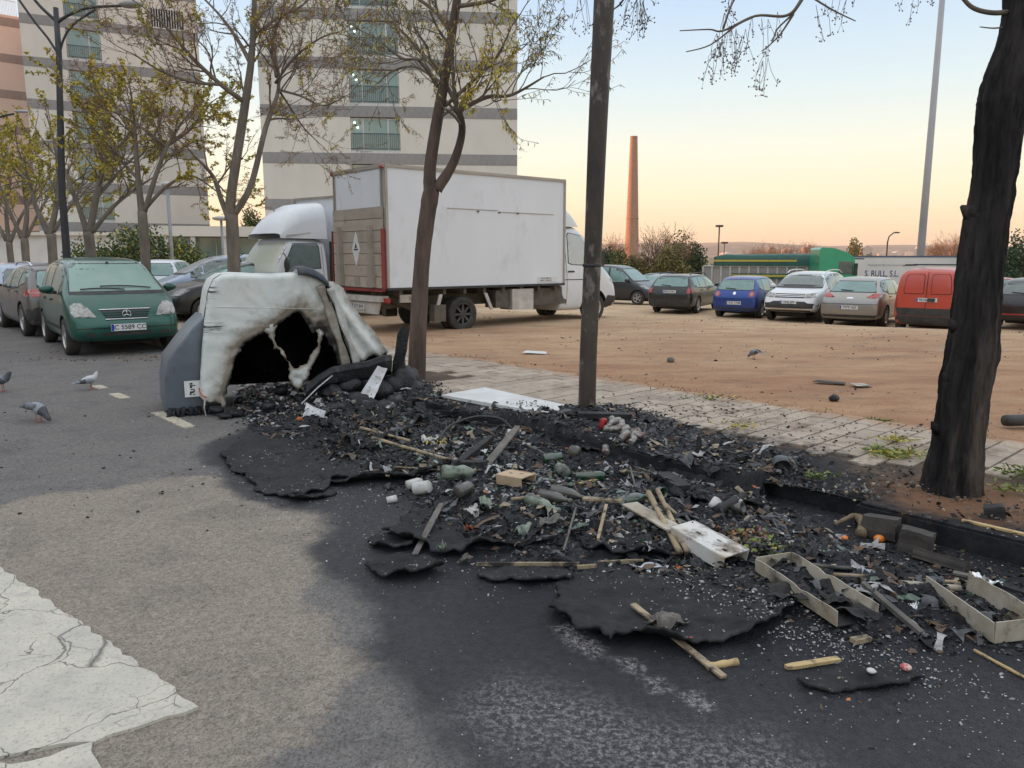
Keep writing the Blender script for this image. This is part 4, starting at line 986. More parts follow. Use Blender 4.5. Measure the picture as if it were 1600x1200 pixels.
lot_car(346,24.5,236,'light blue people carrier with long windscreen behind the dark hatchback',stP,4.47,paint('ice_blue_paint',(.33,.40,.50),(.30,.36,.46),metal=.5,dk=.15),rw=.32,wb=(.85,3.6),glass=M_GDARK,win=[(.5,1.0,.06,0),(1.08,1.95,0,0),(2.03,2.95,0,0),(3.0,3.35,0,.02)],cowl=(.74,.60,1.1,1.58),wsglass=MAT('dull_windscreen',(.30,.31,.30),(.24,.25,.25),rough=.3),heads=[([(.42,.66),(.78,.70),(.80,.84),(.66,.86)],'endm',1,M_HEAD,'headlight')],trim=[([(-.5,.42),(.5,.42),(.55,.56),(-.55,.56)],'end',1,M_BLK,'air_intake'),(seam_h(-.5,.5,.64,.02),'end',1,M_CHR,'chrome_strip')],mirror=(3.05,1.0,1.14),seams=[seam_v(2.0,.3,1.0),seam_v(1.04,.4,1.0)],plates=[(1,.38,'1147 FCB')])
lot_car(380,19.8,230,'black small hatchback in front of the light blue people carrier',st_hatch(4.03,1.47,.87,.95,.98,.35),4.03,paint('soot_black_paint',(.02,.022,.024),metal=.4,dk=.25),rw=.31,wb=(.78,3.3),glass=M_GGREEN,win=W3,cowl=(.72,.6,1.03,1.37),heads=[([(.46,.66),(.76,.68),(.80,.80),(.62,.84),(.50,.76)],'endm',1,M_HEAD,'headlight')],trim=[([(-.55,.36),(.55,.36),(.6,.52),(-.6,.52)],'end',1,M_CHR,'front_grille'),(seam_h(-.5,.5,.44,.06),'end',1,M_BLK,'air_intake')],mirror=(2.85,.98,1.1),seams=[seam_v(1.9,.3,1.0)],plates=[(1,.56,'8021 FWL')])
lot_car(512,23.5,250,'green glazed car glimpsed between the two white trucks',st_hatch(4.2,1.50,.87),4.2,paint('teal_grey_paint',(.16,.20,.22),metal=.4,dk=.2),glass=M_GGREEN,win=W3,rearw=(.66,.54,.98,1.36),cowl=(.7,.58,1.02,1.34))
M_WPAN=MAT('white_truck_panel',(.74,.765,.80),(.67,.69,.72),rough=.55,scale=.9,detail=8,thr=(.3,.7),c3=(.56,.57,.58),scale3=2.2,thr3=(.56,.80),stretch=(1,1,.5))
M_WCAB=paint('white_cab_paint',(.70,.72,.74),metal=0,dk=.22)
M_ALU=MAT('dull_aluminium',(.44,.40,.35),(.33,.30,.26),rough=.55,metal=.35,scale=3,detail=8,thr=(.3,.7),bump=.15,bscale=20)
M_LIFT=MAT('grimy_lift_boards',(.46,.40,.33),(.33,.28,.23),rough=.7,scale=2.5,detail=8,thr=(.3,.7),c3=(.16,.13,.11),scale3=5,thr3=(.6,.8),rnd=.08)
M_REDT=MAT('red_lift_edging',(.30,.03,.03),(.20,.05,.045),rough=.6,scale=8)
M_CHAS=MAT('dirty_chassis',(.07,.062,.052),(.13,.11,.085),rough=.85,scale=4)
M_DIRTW=MAT('dirty_white_metal',(.55,.53,.49),(.38,.35,.31),rough=.65,scale=4,detail=7)
rr_=PD(605,402,15.8);hd=Vector((math.sin(R(50)),math.cos(R(50)),0));lf=Vector((-hd.y,hd.x,0))
org=Vector((rr_.x,rr_.y,0))+lf*1.1
tk=thing('box_truck','white box truck with grimy tail lift, facing away to the right','truck',(org.x,org.y,.02),AZ(50))
Lb,Wb,z0,z1=4.97,1.1,.96,3.47
b_=MB().box(.02,Lb,-Wb+.01,Wb-.01,z0+.02,z1-.02);b_.obj('cargo_box',M_WPAN,tk)
for s_ in(1,-1):
 for(za,zb_)in((z0,z0+.05),(z1-.06,z1)):
  MB().box(-.01,Lb+.01,s_*Wb-.02,s_*Wb+.02,za,zb_).obj('edge_rail',M_ALU if za>2 else M_BLK,tk)
 for xa in(-.015,Lb-.04):MB().box(xa,xa+.055,s_*Wb-.018,s_*Wb+.018,z0+.052,z1-.062).obj('corner_post',M_ALU,tk)
for(xa,xb,zz)in((1.5,2.9,2.66),(2.95,4.6,2.63)):
 MB().box(xa,xb,-Wb-.004,-Wb+.012,zz,zz+.012).obj('side_seam',M_ALU,tk)
for xa in(2.3,2.9,3.45):MB().box(xa,xa+.05,-Wb-.02,-Wb,2.61,2.64).obj('clip',M_CHAS,tk)
ps=MB().box(4.1,4.75,-Wb-.004,-Wb+.01,1.05,1.17).obj('side_notice',M_PLATE,tk)
text_on(tk,'TARA 2450 KG\nP.M.A. 3500 KG',(4.36,-Wb-.006,1.11),.055,M_INK,(R(90),0,0))
MB().box(-.03,.015,-.98,.98,2.62,3.38).obj('shutter',M_WPAN,tk)
for a in((-.99,-.955,2.6,3.4),(.955,.99,2.6,3.4)):MB().box(-.045,.0,a[0],a[1],a[2],a[3]).obj('shutter_frame',M_ALU,tk)
MB().box(-.045,.0,-.955,.955,2.58,2.64).obj('shutter_frame',M_CHAS,tk)
MB().box(-.05,.0,-1.1,1.1,3.40,3.48).obj('top_rail',M_ALU,tk)
for s_ in(1,-1):MB().ball((-.06,s_*1.05,3.42),.05,8).obj('marker_lamp',M_TAIL,tk)
zb=1.0;rowh=.235
for i in range(7):
 MB().box(-.09,-.02,-1.02,1.02,zb+i*rowh+.006,zb+(i+1)*rowh-.006).obj('lift_board',M_LIFT,tk)
for s_ in(1,-1):
 MB().box(-.11,-.015,s_*1.06-.014,s_*1.06+.014,.98,2.2).obj('red_edge',M_REDT,tk)
 MB().prism([(s_*.56,1.02),(s_*.78,1.02),(s_*.70,2.28),(s_*.62,2.28)],0,-.19,-.09).obj('lift_rib',M_ALU,tk)
MB().box(-.12,-.01,-1.03,1.03,.93,.985).obj('red_edge',M_REDT,tk)
MB().prism([(0,1.42),(.17,1.80),(0,2.18),(-.17,1.80)],0,-.10,-.092).obj('diamond_sign',M_PLATE,tk)
MB().prism([(-.09,1.78),(.09,1.78),(.09,1.81),(-.09,1.81)],0,-.104,-.1005).obj('sign_mark',M_INK,tk)
MB().prism([(-.05,1.83),(.05,1.83),(.0,1.93)],0,-.104,-.1005).obj('sign_mark',M_INK,tk)
MB().box(-.10,-.09,-.12,.12,1.05,1.22).obj('control_box',M_ALU,tk)
MB().box(-.16,.1,-.95,.95,.72,.84).obj('rear_bumper',M_DIRTW,tk)
MB().prism([(-.90,.70),(.60,.70),(.5,.46),(-.80,.46)],0,-.10,-.05).obj('bumper_panel',M_DIRTW,tk)
plate(tk,-.115,.60,-1,'5573 BXP',-.05)
for s_ in(1,-1):
 MB().box(-.02,.05,s_*1.0-.10,s_*1.0+.08,.70,.80).obj('tail_light',M_TAIL,tk)
 MB().bar((-.05,s_*.55,.92),(1.1,s_*.5,.45),.07,.09).obj('lift_arm',M_CHAS,tk)
MB().box(.30,.95,-1.08,-1.02,.70,.86).obj('side_panel',M_ALU,tk)
text_on(tk,'25-35',(.62,-1.083,.78),.10,M_INK,(R(90),0,0))
for s_ in(1,-1):
 MB().box(.0,6.6,s_*.42-.04,s_*.42+.04,.55,.80).obj('chassis_rail',M_CHAS,tk)
for i in range(9):MB().box(.3+i*.55,.38+i*.55,-1.05,1.05,.84,.955).obj('cross_member',M_CHAS,tk)
MB().box(1.75,2.1,-.8,.8,.32,.46).obj('axle',M_CHAS,tk)
for s_ in(1,-1):
 for y in(.96,.72):add_wheel(tk,1.93,s_*y,.385,.21,M_RIMD,8)
 add_wheel(tk,6.2,s_*.86,.36,.22,M_RIM,6)
 MB().prism([(1.28,.84),(1.36,.84),(1.24,.46),(1.16,.46)],1,s_*1.07-.02,s_*1.07+.02).obj('mudguard_stay',M_DIRTW,tk)
 MB().prism([(2.50,.84),(2.58,.84),(2.76,.46),(2.68,.46)],1,s_*1.07-.02,s_*1.07+.02).obj('mudguard_stay',M_DIRTW,tk)
 MB().box(1.12,1.42,s_*1.0-.12,s_*1.0+.08,.26,.62).obj('mud_flap',M_CHAS,tk)
MB().box(3.35,4.0,-1.06,-.6,.42,.90).obj('tool_box',M_DIRTW,tk)
MB().box(2.9,3.3,-1.0,-.6,.48,.88).obj('battery_box',M_CHAS,tk)
MB().box(4.1,5.2,-.95,.95,.50,.90).obj('fuel_tank',M_CHAS,tk)
stC=[(5.02,.32,1.35,2.33,.96,.80),(5.10,.30,1.35,2.42,.975,.80),(5.5,.30,1.33,2.45,.98,.80),(5.75,.3,1.32,2.40,.98,.80),(6.05,.3,1.30,2.16,.98,.81),(6.42,.3,1.28,1.58,.975,.84),(6.56,.3,1.22,1.42,.97,.84),(6.9,.32,1.02,1.20,.95,.80),(7.05,.36,.80,.92,.90,.74),(7.12,.45,.62,.70,.80,.62)]
stC=[(5.0-.001,.34,1.3,2.2,.93,.77)]+stC
me=bake(skin(stC,2,.55));me.materials.append(M_WCAB);cb=bvh_of(me)
me=cut_arches(me,[(6.2,.36,.47,.55,1.3),(6.2,.36,.47,-1.3,-.55)],1);me.polygons.foreach_set('use_smooth',[True]*len(me.polygons));me.name='cab'
cabo=link(bpy.data.objects.new('cab',me),tk);cabo.modifiers.new('s','EDGE_SPLIT').split_angle=R(38)
M_PALEG=MAT('pale_side_glass',(.50,.50,.46),(.40,.41,.38),rough=.15,spec=.9,scale=1)
for s_ in(1,-1):
 pl=[(5.28,1.50),(5.32,2.16),(5.38,2.22),(5.80,2.16),(6.12,1.70),(6.20,1.42),(5.95,1.44),(5.40,1.46)]
 patch(cb,pl,'side',s_,.006,M_PALEG if s_<0 else M_GDARK,'side_window',tk)
 c_=Vector((5.75,1.8));patch(cb,[tuple(c_+(Vector(p)-c_)*1.05)for p in pl],'side',s_,.003,M_BLK,'window_seal',tk)
 patch(cb,seam_v(5.2,.45,2.3),'side',s_,.003,M_SEAM,'door_gap',tk,.15);patch(cb,seam_v(6.32,.85,1.5),'side',s_,.003,M_SEAM,'door_gap',tk,.15)
 patch(cb,seam_h(5.02,6.4,1.08,.02),'side',s_,.003,M_SEAM,'crease',tk,.15)
 patch(cb,[(6.45,.34),(7.1,.34),(7.1,.62),(6.68,.66)],'side',s_,.012,M_BLK,'front_bumper',tk)
 hh_=cb.ray_cast(Vector((5.3,s_*4,1.28)),Vector((0,-s_,0)))[0]
 MB().box(5.24,5.46,hh_.y-.015,hh_.y+.02*s_+.015,1.26,1.30).obj('door_handle',M_BLK,tk)
 b_=MB().box(6.15,6.27,s_*1.12-.09,s_*1.12+.09,1.42,1.78);b_.bar((6.2,s_*.96,1.5),(6.2,s_*1.1,1.5),.04,.04);b_.obj('wing_mirror',M_BLK,tk)
 patch(cb,[(6.78,1.05),(7.02,.92),(7.04,1.0),(6.86,1.14)],'side',s_,.006,M_HEAD,'headlight',tk,.04)
 patch(cb,[(s_*.55,.88),(s_*.82,.92),(s_*.84,1.08),(s_*.6,1.06)],'end',1,.006,M_HEAD,'headlight',tk,.05)
patch(cb,[(-.84,1.52),(.84,1.52),(.72,2.18),(-.72,2.18)],'end',1,.006,M_GDARK,'windscreen',tk)
df=MB();rows_=[]
for i,(x,w_,zt)in enumerate([(5.0,.86,2.98),(5.08,.86,2.96),(5.35,.82,2.86),(5.6,.76,2.68),(5.78,.70,2.50),(5.86,.66,2.42)]):
 rows_.append([(x,w_*math.copysign(abs(math.cos(a))**.35,math.cos(a)),2.38+(zt-2.38)*abs(math.sin(a))**.4)for a in np.linspace(0,math.pi,15)])
vv=[p for r_ in rows_ for p in r_];df.add(vv,[(i*15+k,(i+1)*15+k,(i+1)*15+k+1,i*15+k+1)for i in range(5)for k in range(14)]+[tuple(range(15))])
df.obj('roof_fairing',M_WCAB,tk,True)
pc=PD(416,402,19.4);azk=219
t2=thing('box_truck','white cab-over box truck with tall roof fairing, behind the burnt container','truck',(pc.x,pc.y,.05),AZ(azk))
st2=[(-1.28,.5,1.12,1.95,.80,.70),(-1.24,.48,1.14,2.04,.83,.73),(-1.1,.46,1.15,2.08,.84,.73),(-.5,.45,1.15,2.1,.845,.735),(-.25,.45,1.14,2.08,.845,.735),(-.08,.45,1.12,1.98,.845,.74),(.22,.45,1.08,1.42,.845,.78),(.30,.45,1.05,1.22,.845,.79),(.36,.46,.92,1.0,.84,.79),(.39,.5,.75,.8,.82,.75)]
me=bake(skin(st2,2,.5));me.materials.append(M_WCAB);cb=bvh_of(me)
me=cut_arches(me,[(-.35,.38,.5,.5,1.3),(-.35,.38,.5,-1.3,-.5)],1);me.polygons.foreach_set('use_smooth',[True]*len(me.polygons));me.name='cab'
link(bpy.data.objects.new('cab',me),t2).modifiers.new('s','EDGE_SPLIT').split_angle=R(38)
for s_ in(1,-1):
 pl=[(-1.02,1.33),(-1.02,1.86),(-.96,1.92),(-.30,1.92),(-.05,1.52),(.03,1.18),(-.12,1.20),(-.28,1.33)]
 patch(cb,pl,'side',s_,.006,M_GDARK,'side_window',t2);c_=Vector((-.5,1.58))
 patch(cb,[tuple(c_+(Vector(p)-c_)*1.07)for p in pl],'side',s_,.003,M_BLK,'window_seal',t2)
 patch(cb,seam_v(-1.12,.5,2.0),'side',s_,.003,M_SEAM,'door_gap',t2,.15);patch(cb,seam_v(.12,.6,1.25),'side',s_,.003,M_SEAM,'door_gap',t2,.15)
 b_=MB().ball((.12,s_*1.02,1.42),(.045,.11,.17),10);b_.tube([(.10,s_*.85,1.1),(.13,s_*1.0,1.12),(.13,s_*1.02,1.62),(.08,s_*.84,1.7)],.014,6);b_.obj('wing_mirror',M_BLK,t2)
 add_wheel(t2,-.35,s_*.72,.38,.2,M_RIM,6);add_wheel(t2,-3.2,s_*.80,.38,.2,M_RIM,6)
patch(cb,[(-.76,1.24),(.76,1.24),(.70,1.95),(-.70,1.95)],'end',1,.006,MAT('hazy_windscreen',(.50,.52,.42),(.42,.45,.38),rough=.2,spec=.9,scale=1),'windscreen',t2)
patch(cb,[(-.78,1.02),(.78,1.02),(.78,1.18),(-.78,1.18)],'end',1,.010,M_BLK,'grille',t2)
for y in(-.45,.1):MB().tube([(.26,y,1.27),(.25,y+.35,1.29)],.012,5).obj('wiper',M_BLK,t2)
df=MB();rows_=[]
for(x,w_,zt)in[(-1.26,.83,2.98),(-1.2,.83,2.98),(-.9,.80,2.93),(-.6,.77,2.80),(-.3,.74,2.58),(-.08,.71,2.34),(.04,.69,2.18)]:
 rows_.append([(x,w_*math.copysign(abs(math.cos(a))**.35,math.cos(a)),2.06+(zt-2.06)*abs(math.sin(a))**.45)for a in np.linspace(0,math.pi,15)])
df.add([p for r_ in rows_ for p in r_],[(i*15+k,(i+1)*15+k,(i+1)*15+k+1,i*15+k+1)for i in range(6)for k in range(14)]+[tuple(range(15))])
df.obj('roof_fairing',M_WCAB,t2,True)
for s_ in(1,-1):MB().bar((-1.25,s_*.80,2.26),(-.1,s_*.74,2.12),.02,.03).obj('fairing_lip',M_DIRTW,t2)
MB().box(-4.9,-1.62,-.98,.98,.85,3.12).obj('cargo_box',M_WPAN,t2)
for s_ in(1,-1):MB().box(-4.9,-1.60,s_*.98-.03,s_*.98+.03,3.06,3.16).obj('edge_rail',M_ALU,t2);MB().box(-1.66,-1.59,s_*.98-.03,s_*.98+.03,.86,3.055).obj('corner_post',M_ALU,t2)
MB().box(-1.6,-1.58,-.95,.95,3.10,3.16).obj('top_rail',M_ALU,t2)
MB().box(-4.8,-.2,-.4,.4,.5,.82).obj('chassis',M_CHAS,t2)
for s_ in(1,-1):MB().box(-1.56,-1.36,s_*.80-.05,s_*.80+.05,.9,2.0).obj('air_intake_duct',M_BLK,t2)
M_TARPG=MAT('green_tarpaulin',(.025,.11,.085),(.02,.075,.06),rough=.6,scale=1.5,bump=.6,bscale=3,bdist=.05)
M_TYEL=MAT('yellow_stripe',(.55,.42,.05),(.45,.36,.06),rough=.6)
M_STEEL=MAT('grey_trailer_panel',(.30,.29,.28),(.24,.23,.22),rough=.6,scale=1.2)
M_POST=MAT('pale_trailer_post',(.50,.49,.46),rough=.6)
Dl=52.0
a=PD(1092,402,Dl);b=PD(1288,402,Dl-3);zl=-.45
tr=thing('tipper_trailer','long grey tipper trailer under a green and yellow tarpaulin','trailer',(a.x,a.y,lz((a.x+b.x)/2,(a.y+b.y)/2)),math.atan2(b.y-a.y,b.x-a.x))
Lt=(b-a).length
MB().box(.3,Lt-.4,.02,2.4,.9,2.2).obj('body',M_STEEL,tr)
n_=12
for i in range(n_+1):MB().box(.3+(Lt-.7)*i/n_-.05,.3+(Lt-.7)*i/n_+.05,-.05,.05,.9,2.2).obj('post',M_POST,tr)
MB().box(2.2,Lt-1.9,-.09,-.055,1.55,1.68).obj('stripe',M_TYEL,tr);MB().box(2.2,Lt-1.9,-.09,-.055,1.42,1.54).obj('stripe',M_TARPG,tr);MB().box(2.2,Lt-1.9,-.09,-.055,1.69,1.76).obj('stripe',M_TARPG,tr)
MB().box(.3,Lt-.4,-.06,2.45,2.2,2.27).obj('top_rail',M_POST,tr)
tp=MB();xs=np.linspace(1.0,Lt-.6,26);vv=[]
for i,x in enumerate(xs):
 e=min(1,min(x-.9,Lt-.4-x)/.5);
 for(y,z)in((-.10,2.25),(-.12,2.6),(-.05,2.9),(.4,2.98),(1.2,3.02),(2.0,2.98),(2.5,2.9),(2.52,2.25)):
  vv.append((x,y,2.25+(z-2.25)*(.75+.25*e)+(.05*float(fbm(i*.6,y,1,3,2))if z>2.7 else 0)))
tp.add(vv,[(i*8+k,i*8+8+k,i*8+9+k,i*8+k+1)for i in range(25)for k in range(7)]+[tuple(range(8)),tuple(range(200,208))])
tp.obj('tarpaulin',M_TARPG,tr,True)
MB().box(1.0,Lt-1.6,-.135,-.115,2.52,2.64).obj('tarpaulin_stripe',M_TYEL,tr)
for i in(8.2 if False else 1.6,2.9,4.2):add_wheel(tr,i,.15,.5,.3,M_RIMD,8)
for i in(1.6,2.9,4.2):add_wheel(tr,i,2.2,.5,.3,M_RIMD,8)
MB().box(1,Lt-.5,.6,1.8,.55,.9).obj('chassis',M_CHAS,tr)
M_CABG=paint('bright_green_paint',(.01,.33,.17),(.01,.28,.15),metal=0,dk=.12)
c=PD(1300,402,47);tt=thing('lorry_cab','bright green lorry cab with roof spoiler behind the white off-roader','truck',(c.x,c.y,lz(c.x,c.y)),AZ(98))
MB().prism([(-1.0,.9),(1.0,.9),(1.15,1.6),(.95,2.75),(.5,3.05),(-.2,3.28),(-.9,3.32),(-1.0,3.2)],1,-1.2,1.2).obj('cab',M_CABG,tt)
for s_ in(1,-1):
 MB().prism([(.1,1.75),(.95,1.75),(.85,2.5),(.1,2.5)],1,s_*1.2-.01,s_*1.2+.015).obj('side_window',M_GDARK,tt)
 MB().box(.95,1.1,s_*1.38-.1,s_*1.38+.1,1.7,2.4).obj('wing_mirror',M_BLK,tt)
 add_wheel(tt,.1,s_*1.05,.5,.3,M_RIMD,8);add_wheel(tt,-3.0,s_*1.05,.5,.3,M_RIMD,8)
MB().prism([(.99,2.55),(1.135,1.8),(1.16,1.8),(1.02,2.6)],1,-1.05,1.05).obj('windscreen',M_GDARK,tt)
MB().box(1.0,1.5,-1.2,1.2,2.62,2.70).obj('sun_visor',MAT('visor',(.04,.12,.16),rough=.3),tt)
MB().box(-4,.9,-.5,.5,.55,.9).obj('chassis',M_CHAS,tt)
a=PD(1333,402,58);b=PD(1560,402,54)
wt=thing('curtain_trailer','long white trailer lettered in blue behind the red van','trailer',(a.x,a.y,lz((a.x+b.x)/2,(a.y+b.y)/2)),math.atan2(b.y-a.y,b.x-a.x));Lw=(b-a).length
M_WTR=MAT('white_trailer_side',(.66,.66,.64),(.58,.58,.56),rough=.6,scale=.5);M_BLUT=MAT('blue_lettering',(.02,.04,.18),rough=.6)
MB().box(0,Lw,0,2.45,.95,3.2).obj('body',M_WTR,wt)
MB().box(-.03,Lw+.03,-.03,2.48,3.2,3.32).obj('top_rail',MAT('blue_grey_rail',(.10,.13,.2),rough=.6),wt)
text_on(wt,'S. RULL, S.L.',(2.0,-.012,2.0),.62,M_BLUT,(R(90),0,0),sx=.72)
text_on(wt,'TRANSPORTES I EXCAVACIONS',(2.3,-.012,2.62),.18,MAT('grey_lettering',(.35,.35,.36),rough=.6),(R(90),0,0))
MB().box(.2,Lw-.2,.5,1.9,.5,.95).obj('chassis',M_CHAS,wt)
for i in(1.2,2.5,3.8,7.0):
 for y in(.15,2.3):add_wheel(wt,i,y,.5,.3,M_RIMD,8)
M_BARK=MAT('grey_bark',(.22,.185,.15),(.115,.095,.08),rough=.9,scale=7,detail=7,thr=(.3,.7),stretch=(1,1,.25),bump=.9,bscale=14,bdist=.02,c3=(.27,.235,.20),scale3=3,thr3=(.55,.7))
M_BARKR=MAT('reddish_bark',(.15,.10,.078),(.04,.03,.026),rough=.9,scale=9,detail=7,thr=(.3,.7),stretch=(1,1,.2),bump=1.0,bscale=18,bdist=.02)
M_TWIG=MAT('twig',(.20,.16,.125),(.12,.095,.075),rough=.9)
def charred(name,c=(.012,.012,.014),c2=(.035,.034,.036),**k):
 return MAT(name,c,c2,rough=.85,scale=9,detail=8,thr=(.35,.65),stretch=k.get('stretch',(1,1,.13)),bump=1.0,bscale=k.get('bscale',12),bdist=.03,c3=k.get('c3'),scale3=3.4,thr3=(.52,.68),spec=.18)
M_CHARB=charred('charred_bark',(.008,.008,.010),(.048,.042,.039),c3=(.12,.095,.078),bscale=34)
M_LEAFY=MAT('yellow_leaf',(.62,.45,.06),(.42,.38,.07),rough=.7,scale=1.2,thr=(.35,.65),world=True)
M_LEAFO=MAT('ochre_seed',(.30,.17,.07),(.20,.11,.06),rough=.8,scale=2,world=True)
M_LEAFG=MAT('green_leaf',(.045,.085,.025),(.09,.12,.03),rough=.6,scale=1.2,world=True)
M_BERRY=MAT('dark_berry',(.05,.022,.022),(.10,.05,.03),rough=.5,scale=30)
class Leafer:
 """many small leaf quads and berry lumps as one mesh"""
 def __init__(s):s.v=[];s.f=[];s.m=[]
 def leaf(s,p,d,L,w_,m=0):
  d=d.normalized();a=d.cross(Vector((random.gauss(0,1),random.gauss(0,1),random.gauss(0,1))))
  if a.length<1e-3:return
  a.normalize();b=len(s.v)
  s.v+=[tuple(p),tuple(p+d*L*.5+a*w_),tuple(p+d*L),tuple(p+d*L*.5-a*w_)]
  s.f.append((b,b+1,b+2,b+3));s.m.append(m)
 def lump(s,p,r,m=0):
  b=len(s.v)
  for q in((1,0,0),(-.5,.87,0),(-.5,-.87,0),(0,0,1),(0,0,-1)):s.v.append((p.x+q[0]*r,p.y+q[1]*r,p.z+q[2]*r))
  for i,j in((0,1),(1,2),(2,0)):s.f+=[(b+i,b+j,b+3),(b+j,b+i,b+4)];s.m+=[m,m]
def grow(mb,lf,p,d,L,r,lvl,cfg,rg):
 n=5 if lvl>0 else 4
 pts=[p.copy()];dirs=[d.normalized()];seg=L/n
 up=cfg.get('up',.12)
 for i in range(n):
  dd=dirs[-1]+Vector((rg.gauss(0,1),rg.gauss(0,1),rg.gauss(0,1)))*cfg.get('wob',.13)+Vector((0,0,up if lvl>0 else cfg.get('tipup',.05)))
  dd.normalize();dirs.append(dd);pts.append(pts[-1]+dd*seg)
 r1=max(r*(.55 if lvl>0 else .35),.0028)
 mb.tube(pts,[r+(r1-r)*i/n for i in range(n+1)],7 if r>.03 else 5 if r>.012 else 3,cap=False)
 if lvl==0:
  cfg['tip'](lf,pts,dirs,rg);return
 k=cfg['kids'][lvl]if isinstance(cfg['kids'],dict)else cfg['kids']
 for j in range(k):
  f=.35+.65*(j+rg.random()*.8)/k;i=min(n-1,int(f*n));q=pts[i].lerp(pts[i+1],f*n-i)
  dd=dirs[i];side=dd.cross(Vector((rg.gauss(0,1),rg.gauss(0,1),rg.gauss(0,1)))).normalized()
  an=rg.uniform(.4,.95)if j<k-1 else .2
  nd=dd*math.cos(an)+side*math.sin(an);nd.z+=cfg.get('lift',.1)
  grow(mb,lf,q,nd,L*rg.uniform(.55,.8),max(r1*rg.uniform(.65,.9),.003),lvl-1,cfg,rg)
def limb(mb,pts,rad,n=10,lumps=0,seed=0):
 """smooth limb through given points, with a little swelling"""
 P_=[Vector(p)for p in pts];out=[];ro=[]
 rg=random.Random(seed)
 for i in range(len(P_)-1):
  p0=P_[max(i-1,0)];p1=P_[i];p2=P_[i+1];p3=P_[min(i+2,len(P_)-1)]
  k=6
  for j in range(k):
   t=j/k
   out.append(.5*((2*p1)+(p2-p0)*t+(2*p0-5*p1+4*p2-p3)*t*t+(3*p1-p0-3*p2+p3)*t**3))
   ro.append((rad[i]+(rad[i+1]-rad[i])*t)*(1+rg.uniform(-1,1)*lumps))
 out.append(P_[-1]);ro.append(rad[-1])
 mb.tube(out,ro,n);return out,ro
def seed_tip(m_,n=6,L=.10,droop=.6):
 def f(lf,pts,dirs,rg):
  for q,d in zip(pts[1:],dirs[1:]):
   for _ in range(n):
    dd=d*.6+Vector((rg.gauss(0,1),rg.gauss(0,1),rg.gauss(0,.7)-droop))*.7
    lf.leaf(q+dd*.02,dd,rg.uniform(.5,1.2)*L,.006 if m_==1 else .016,m_ if rg.random()<.8 else(1 if m_==0 else 0))
 return f
def make_tree(name,label,base,trunk,limbs,cfg,bark,leafm,seed,group=None,spray=14,splvl=2,spL=1.0,trunk_n=14,lean_sub=None):
 """trunk and limbs are explicit polylines (with radii); sprays of twigs grow from the limbs"""
 rg=random.Random(seed)
 t=thing(name,label,'tree',base,group=group)
 off=Vector(base);tb=MB();cb_=MB();lf=Leafer()
 o_,r_=limb(tb,[Vector(p)-off for p in trunk[0]],trunk[1],trunk_n,.03,seed)
 for pts,rad,ns,f0 in limbs:
  o_,r_=limb(tb if rad[0]>.05 else cb_,[Vector(p)-off for p in pts],rad,9,.02,seed+1)
  for j in range(ns):
   f=f0+(1-f0)*(j+rg.random())/ns;i=min(len(o_)-2,int(f*(len(o_)-1)))
   d=(o_[i+1]-o_[i]).normalized();side=d.cross(Vector((rg.gauss(0,1),rg.gauss(0,1),rg.gauss(0,1)))).normalized()
   nd=d*.55+side*rg.uniform(.5,1.0);nd.z+=cfg.get('lift',.1)
   grow(cb_,lf,o_[i],nd,spL*rg.uniform(.7,1.2),max(min(r_[i]*.5,cfg.get('tw',.02)),.005),splvl,cfg,rg)
  grow(cb_,lf,o_[-1],(o_[-1]-o_[-2]),spL,max(rad[-1]*.9,.006),splvl,cfg,rg)
 tb.obj('trunk',bark,t,True)
 cb_.obj('crown',M_TWIG,t,True)
 if lf.f:mobj('foliage',lf.v,lf.f,leafm,t,False,lf.m)['kind']='stuff'
 return t
B2=G(650,592,.12);D2=B2.y
def t2p(u,v,dd=0):return PD(u,v,D2+dd)
tr1=[B2-Vector((0,0,.1)),t2p(655,480),t2p(661,390),t2p(671,315),t2p(676,292)]
LM=[([t2p(672,300),t2p(672,262),t2p(681,200),t2p(697,110),t2p(708,40),t2p(722,-60),t2p(735,-200,.2)],[.085,.075,.07,.058,.052,.045,.03],9,.35),([t2p(682,296),t2p(708,255),t2p(722,205),t2p(716,170,-.1)],[.075,.055,.045,.035],2,.6),([t2p(718,174,-.1),t2p(690,120,.1),t2p(660,85,.3),t2p(620,40,.5)],[.03,.025,.02,.012],8,.2),([t2p(719,172,-.1),t2p(760,152,-.1),t2p(800,148,-.3),t2p(850,120,-.4)],[.032,.024,.018,.01],11,.15),([t2p(696,165),t2p(735,130,-.3),t2p(775,90,-.5),t2p(800,40,-.6)],[.024,.02,.014,.008],9,.2),([t2p(684,135),t2p(655,95,-.3),t2p(630,92,-.4),t2p(600,70,-.5)],[.024,.018,.014,.008],10,.2),([t2p(690,130,.1),t2p(650,105,.5),t2p(615,110,.8),t2p(590,130,.9)],[.02,.016,.012,.007],7,.2),([t2p(705,40),t2p(670,10,.3),t2p(630,-20,.5),t2p(600,-60,.5)],[.03,.022,.016,.01],7,.15),([t2p(712,10),t2p(770,0,-.2),t2p(830,-30,-.4)],[.03,.02,.012],7,.15)]
def tipmid(lf,pts,dirs,rg):
 wr=pts[-1].x+B2.x>-.55 and pts[-1].x+B2.x<.1
 for q,d in zip(pts[1:],dirs[1:]):
  for _ in range(3 if not wr else 7):
   dd=d*.4+Vector((rg.gauss(0,.5),rg.gauss(0,.5),-1+rg.gauss(0,.4)))
   lf.leaf(q,dd,rg.uniform(.04,.085),.006,0 if rg.random()<(.75 if wr else .35)else 2 if rg.random()<.5 else 3)
 if rg.random()<.35:
  q=pts[-1]
  for _ in range(7):
   p=q+Vector((rg.gauss(0,.035),rg.gauss(0,.035),-rg.random()*.16));lf.lump(p,.0065,1)
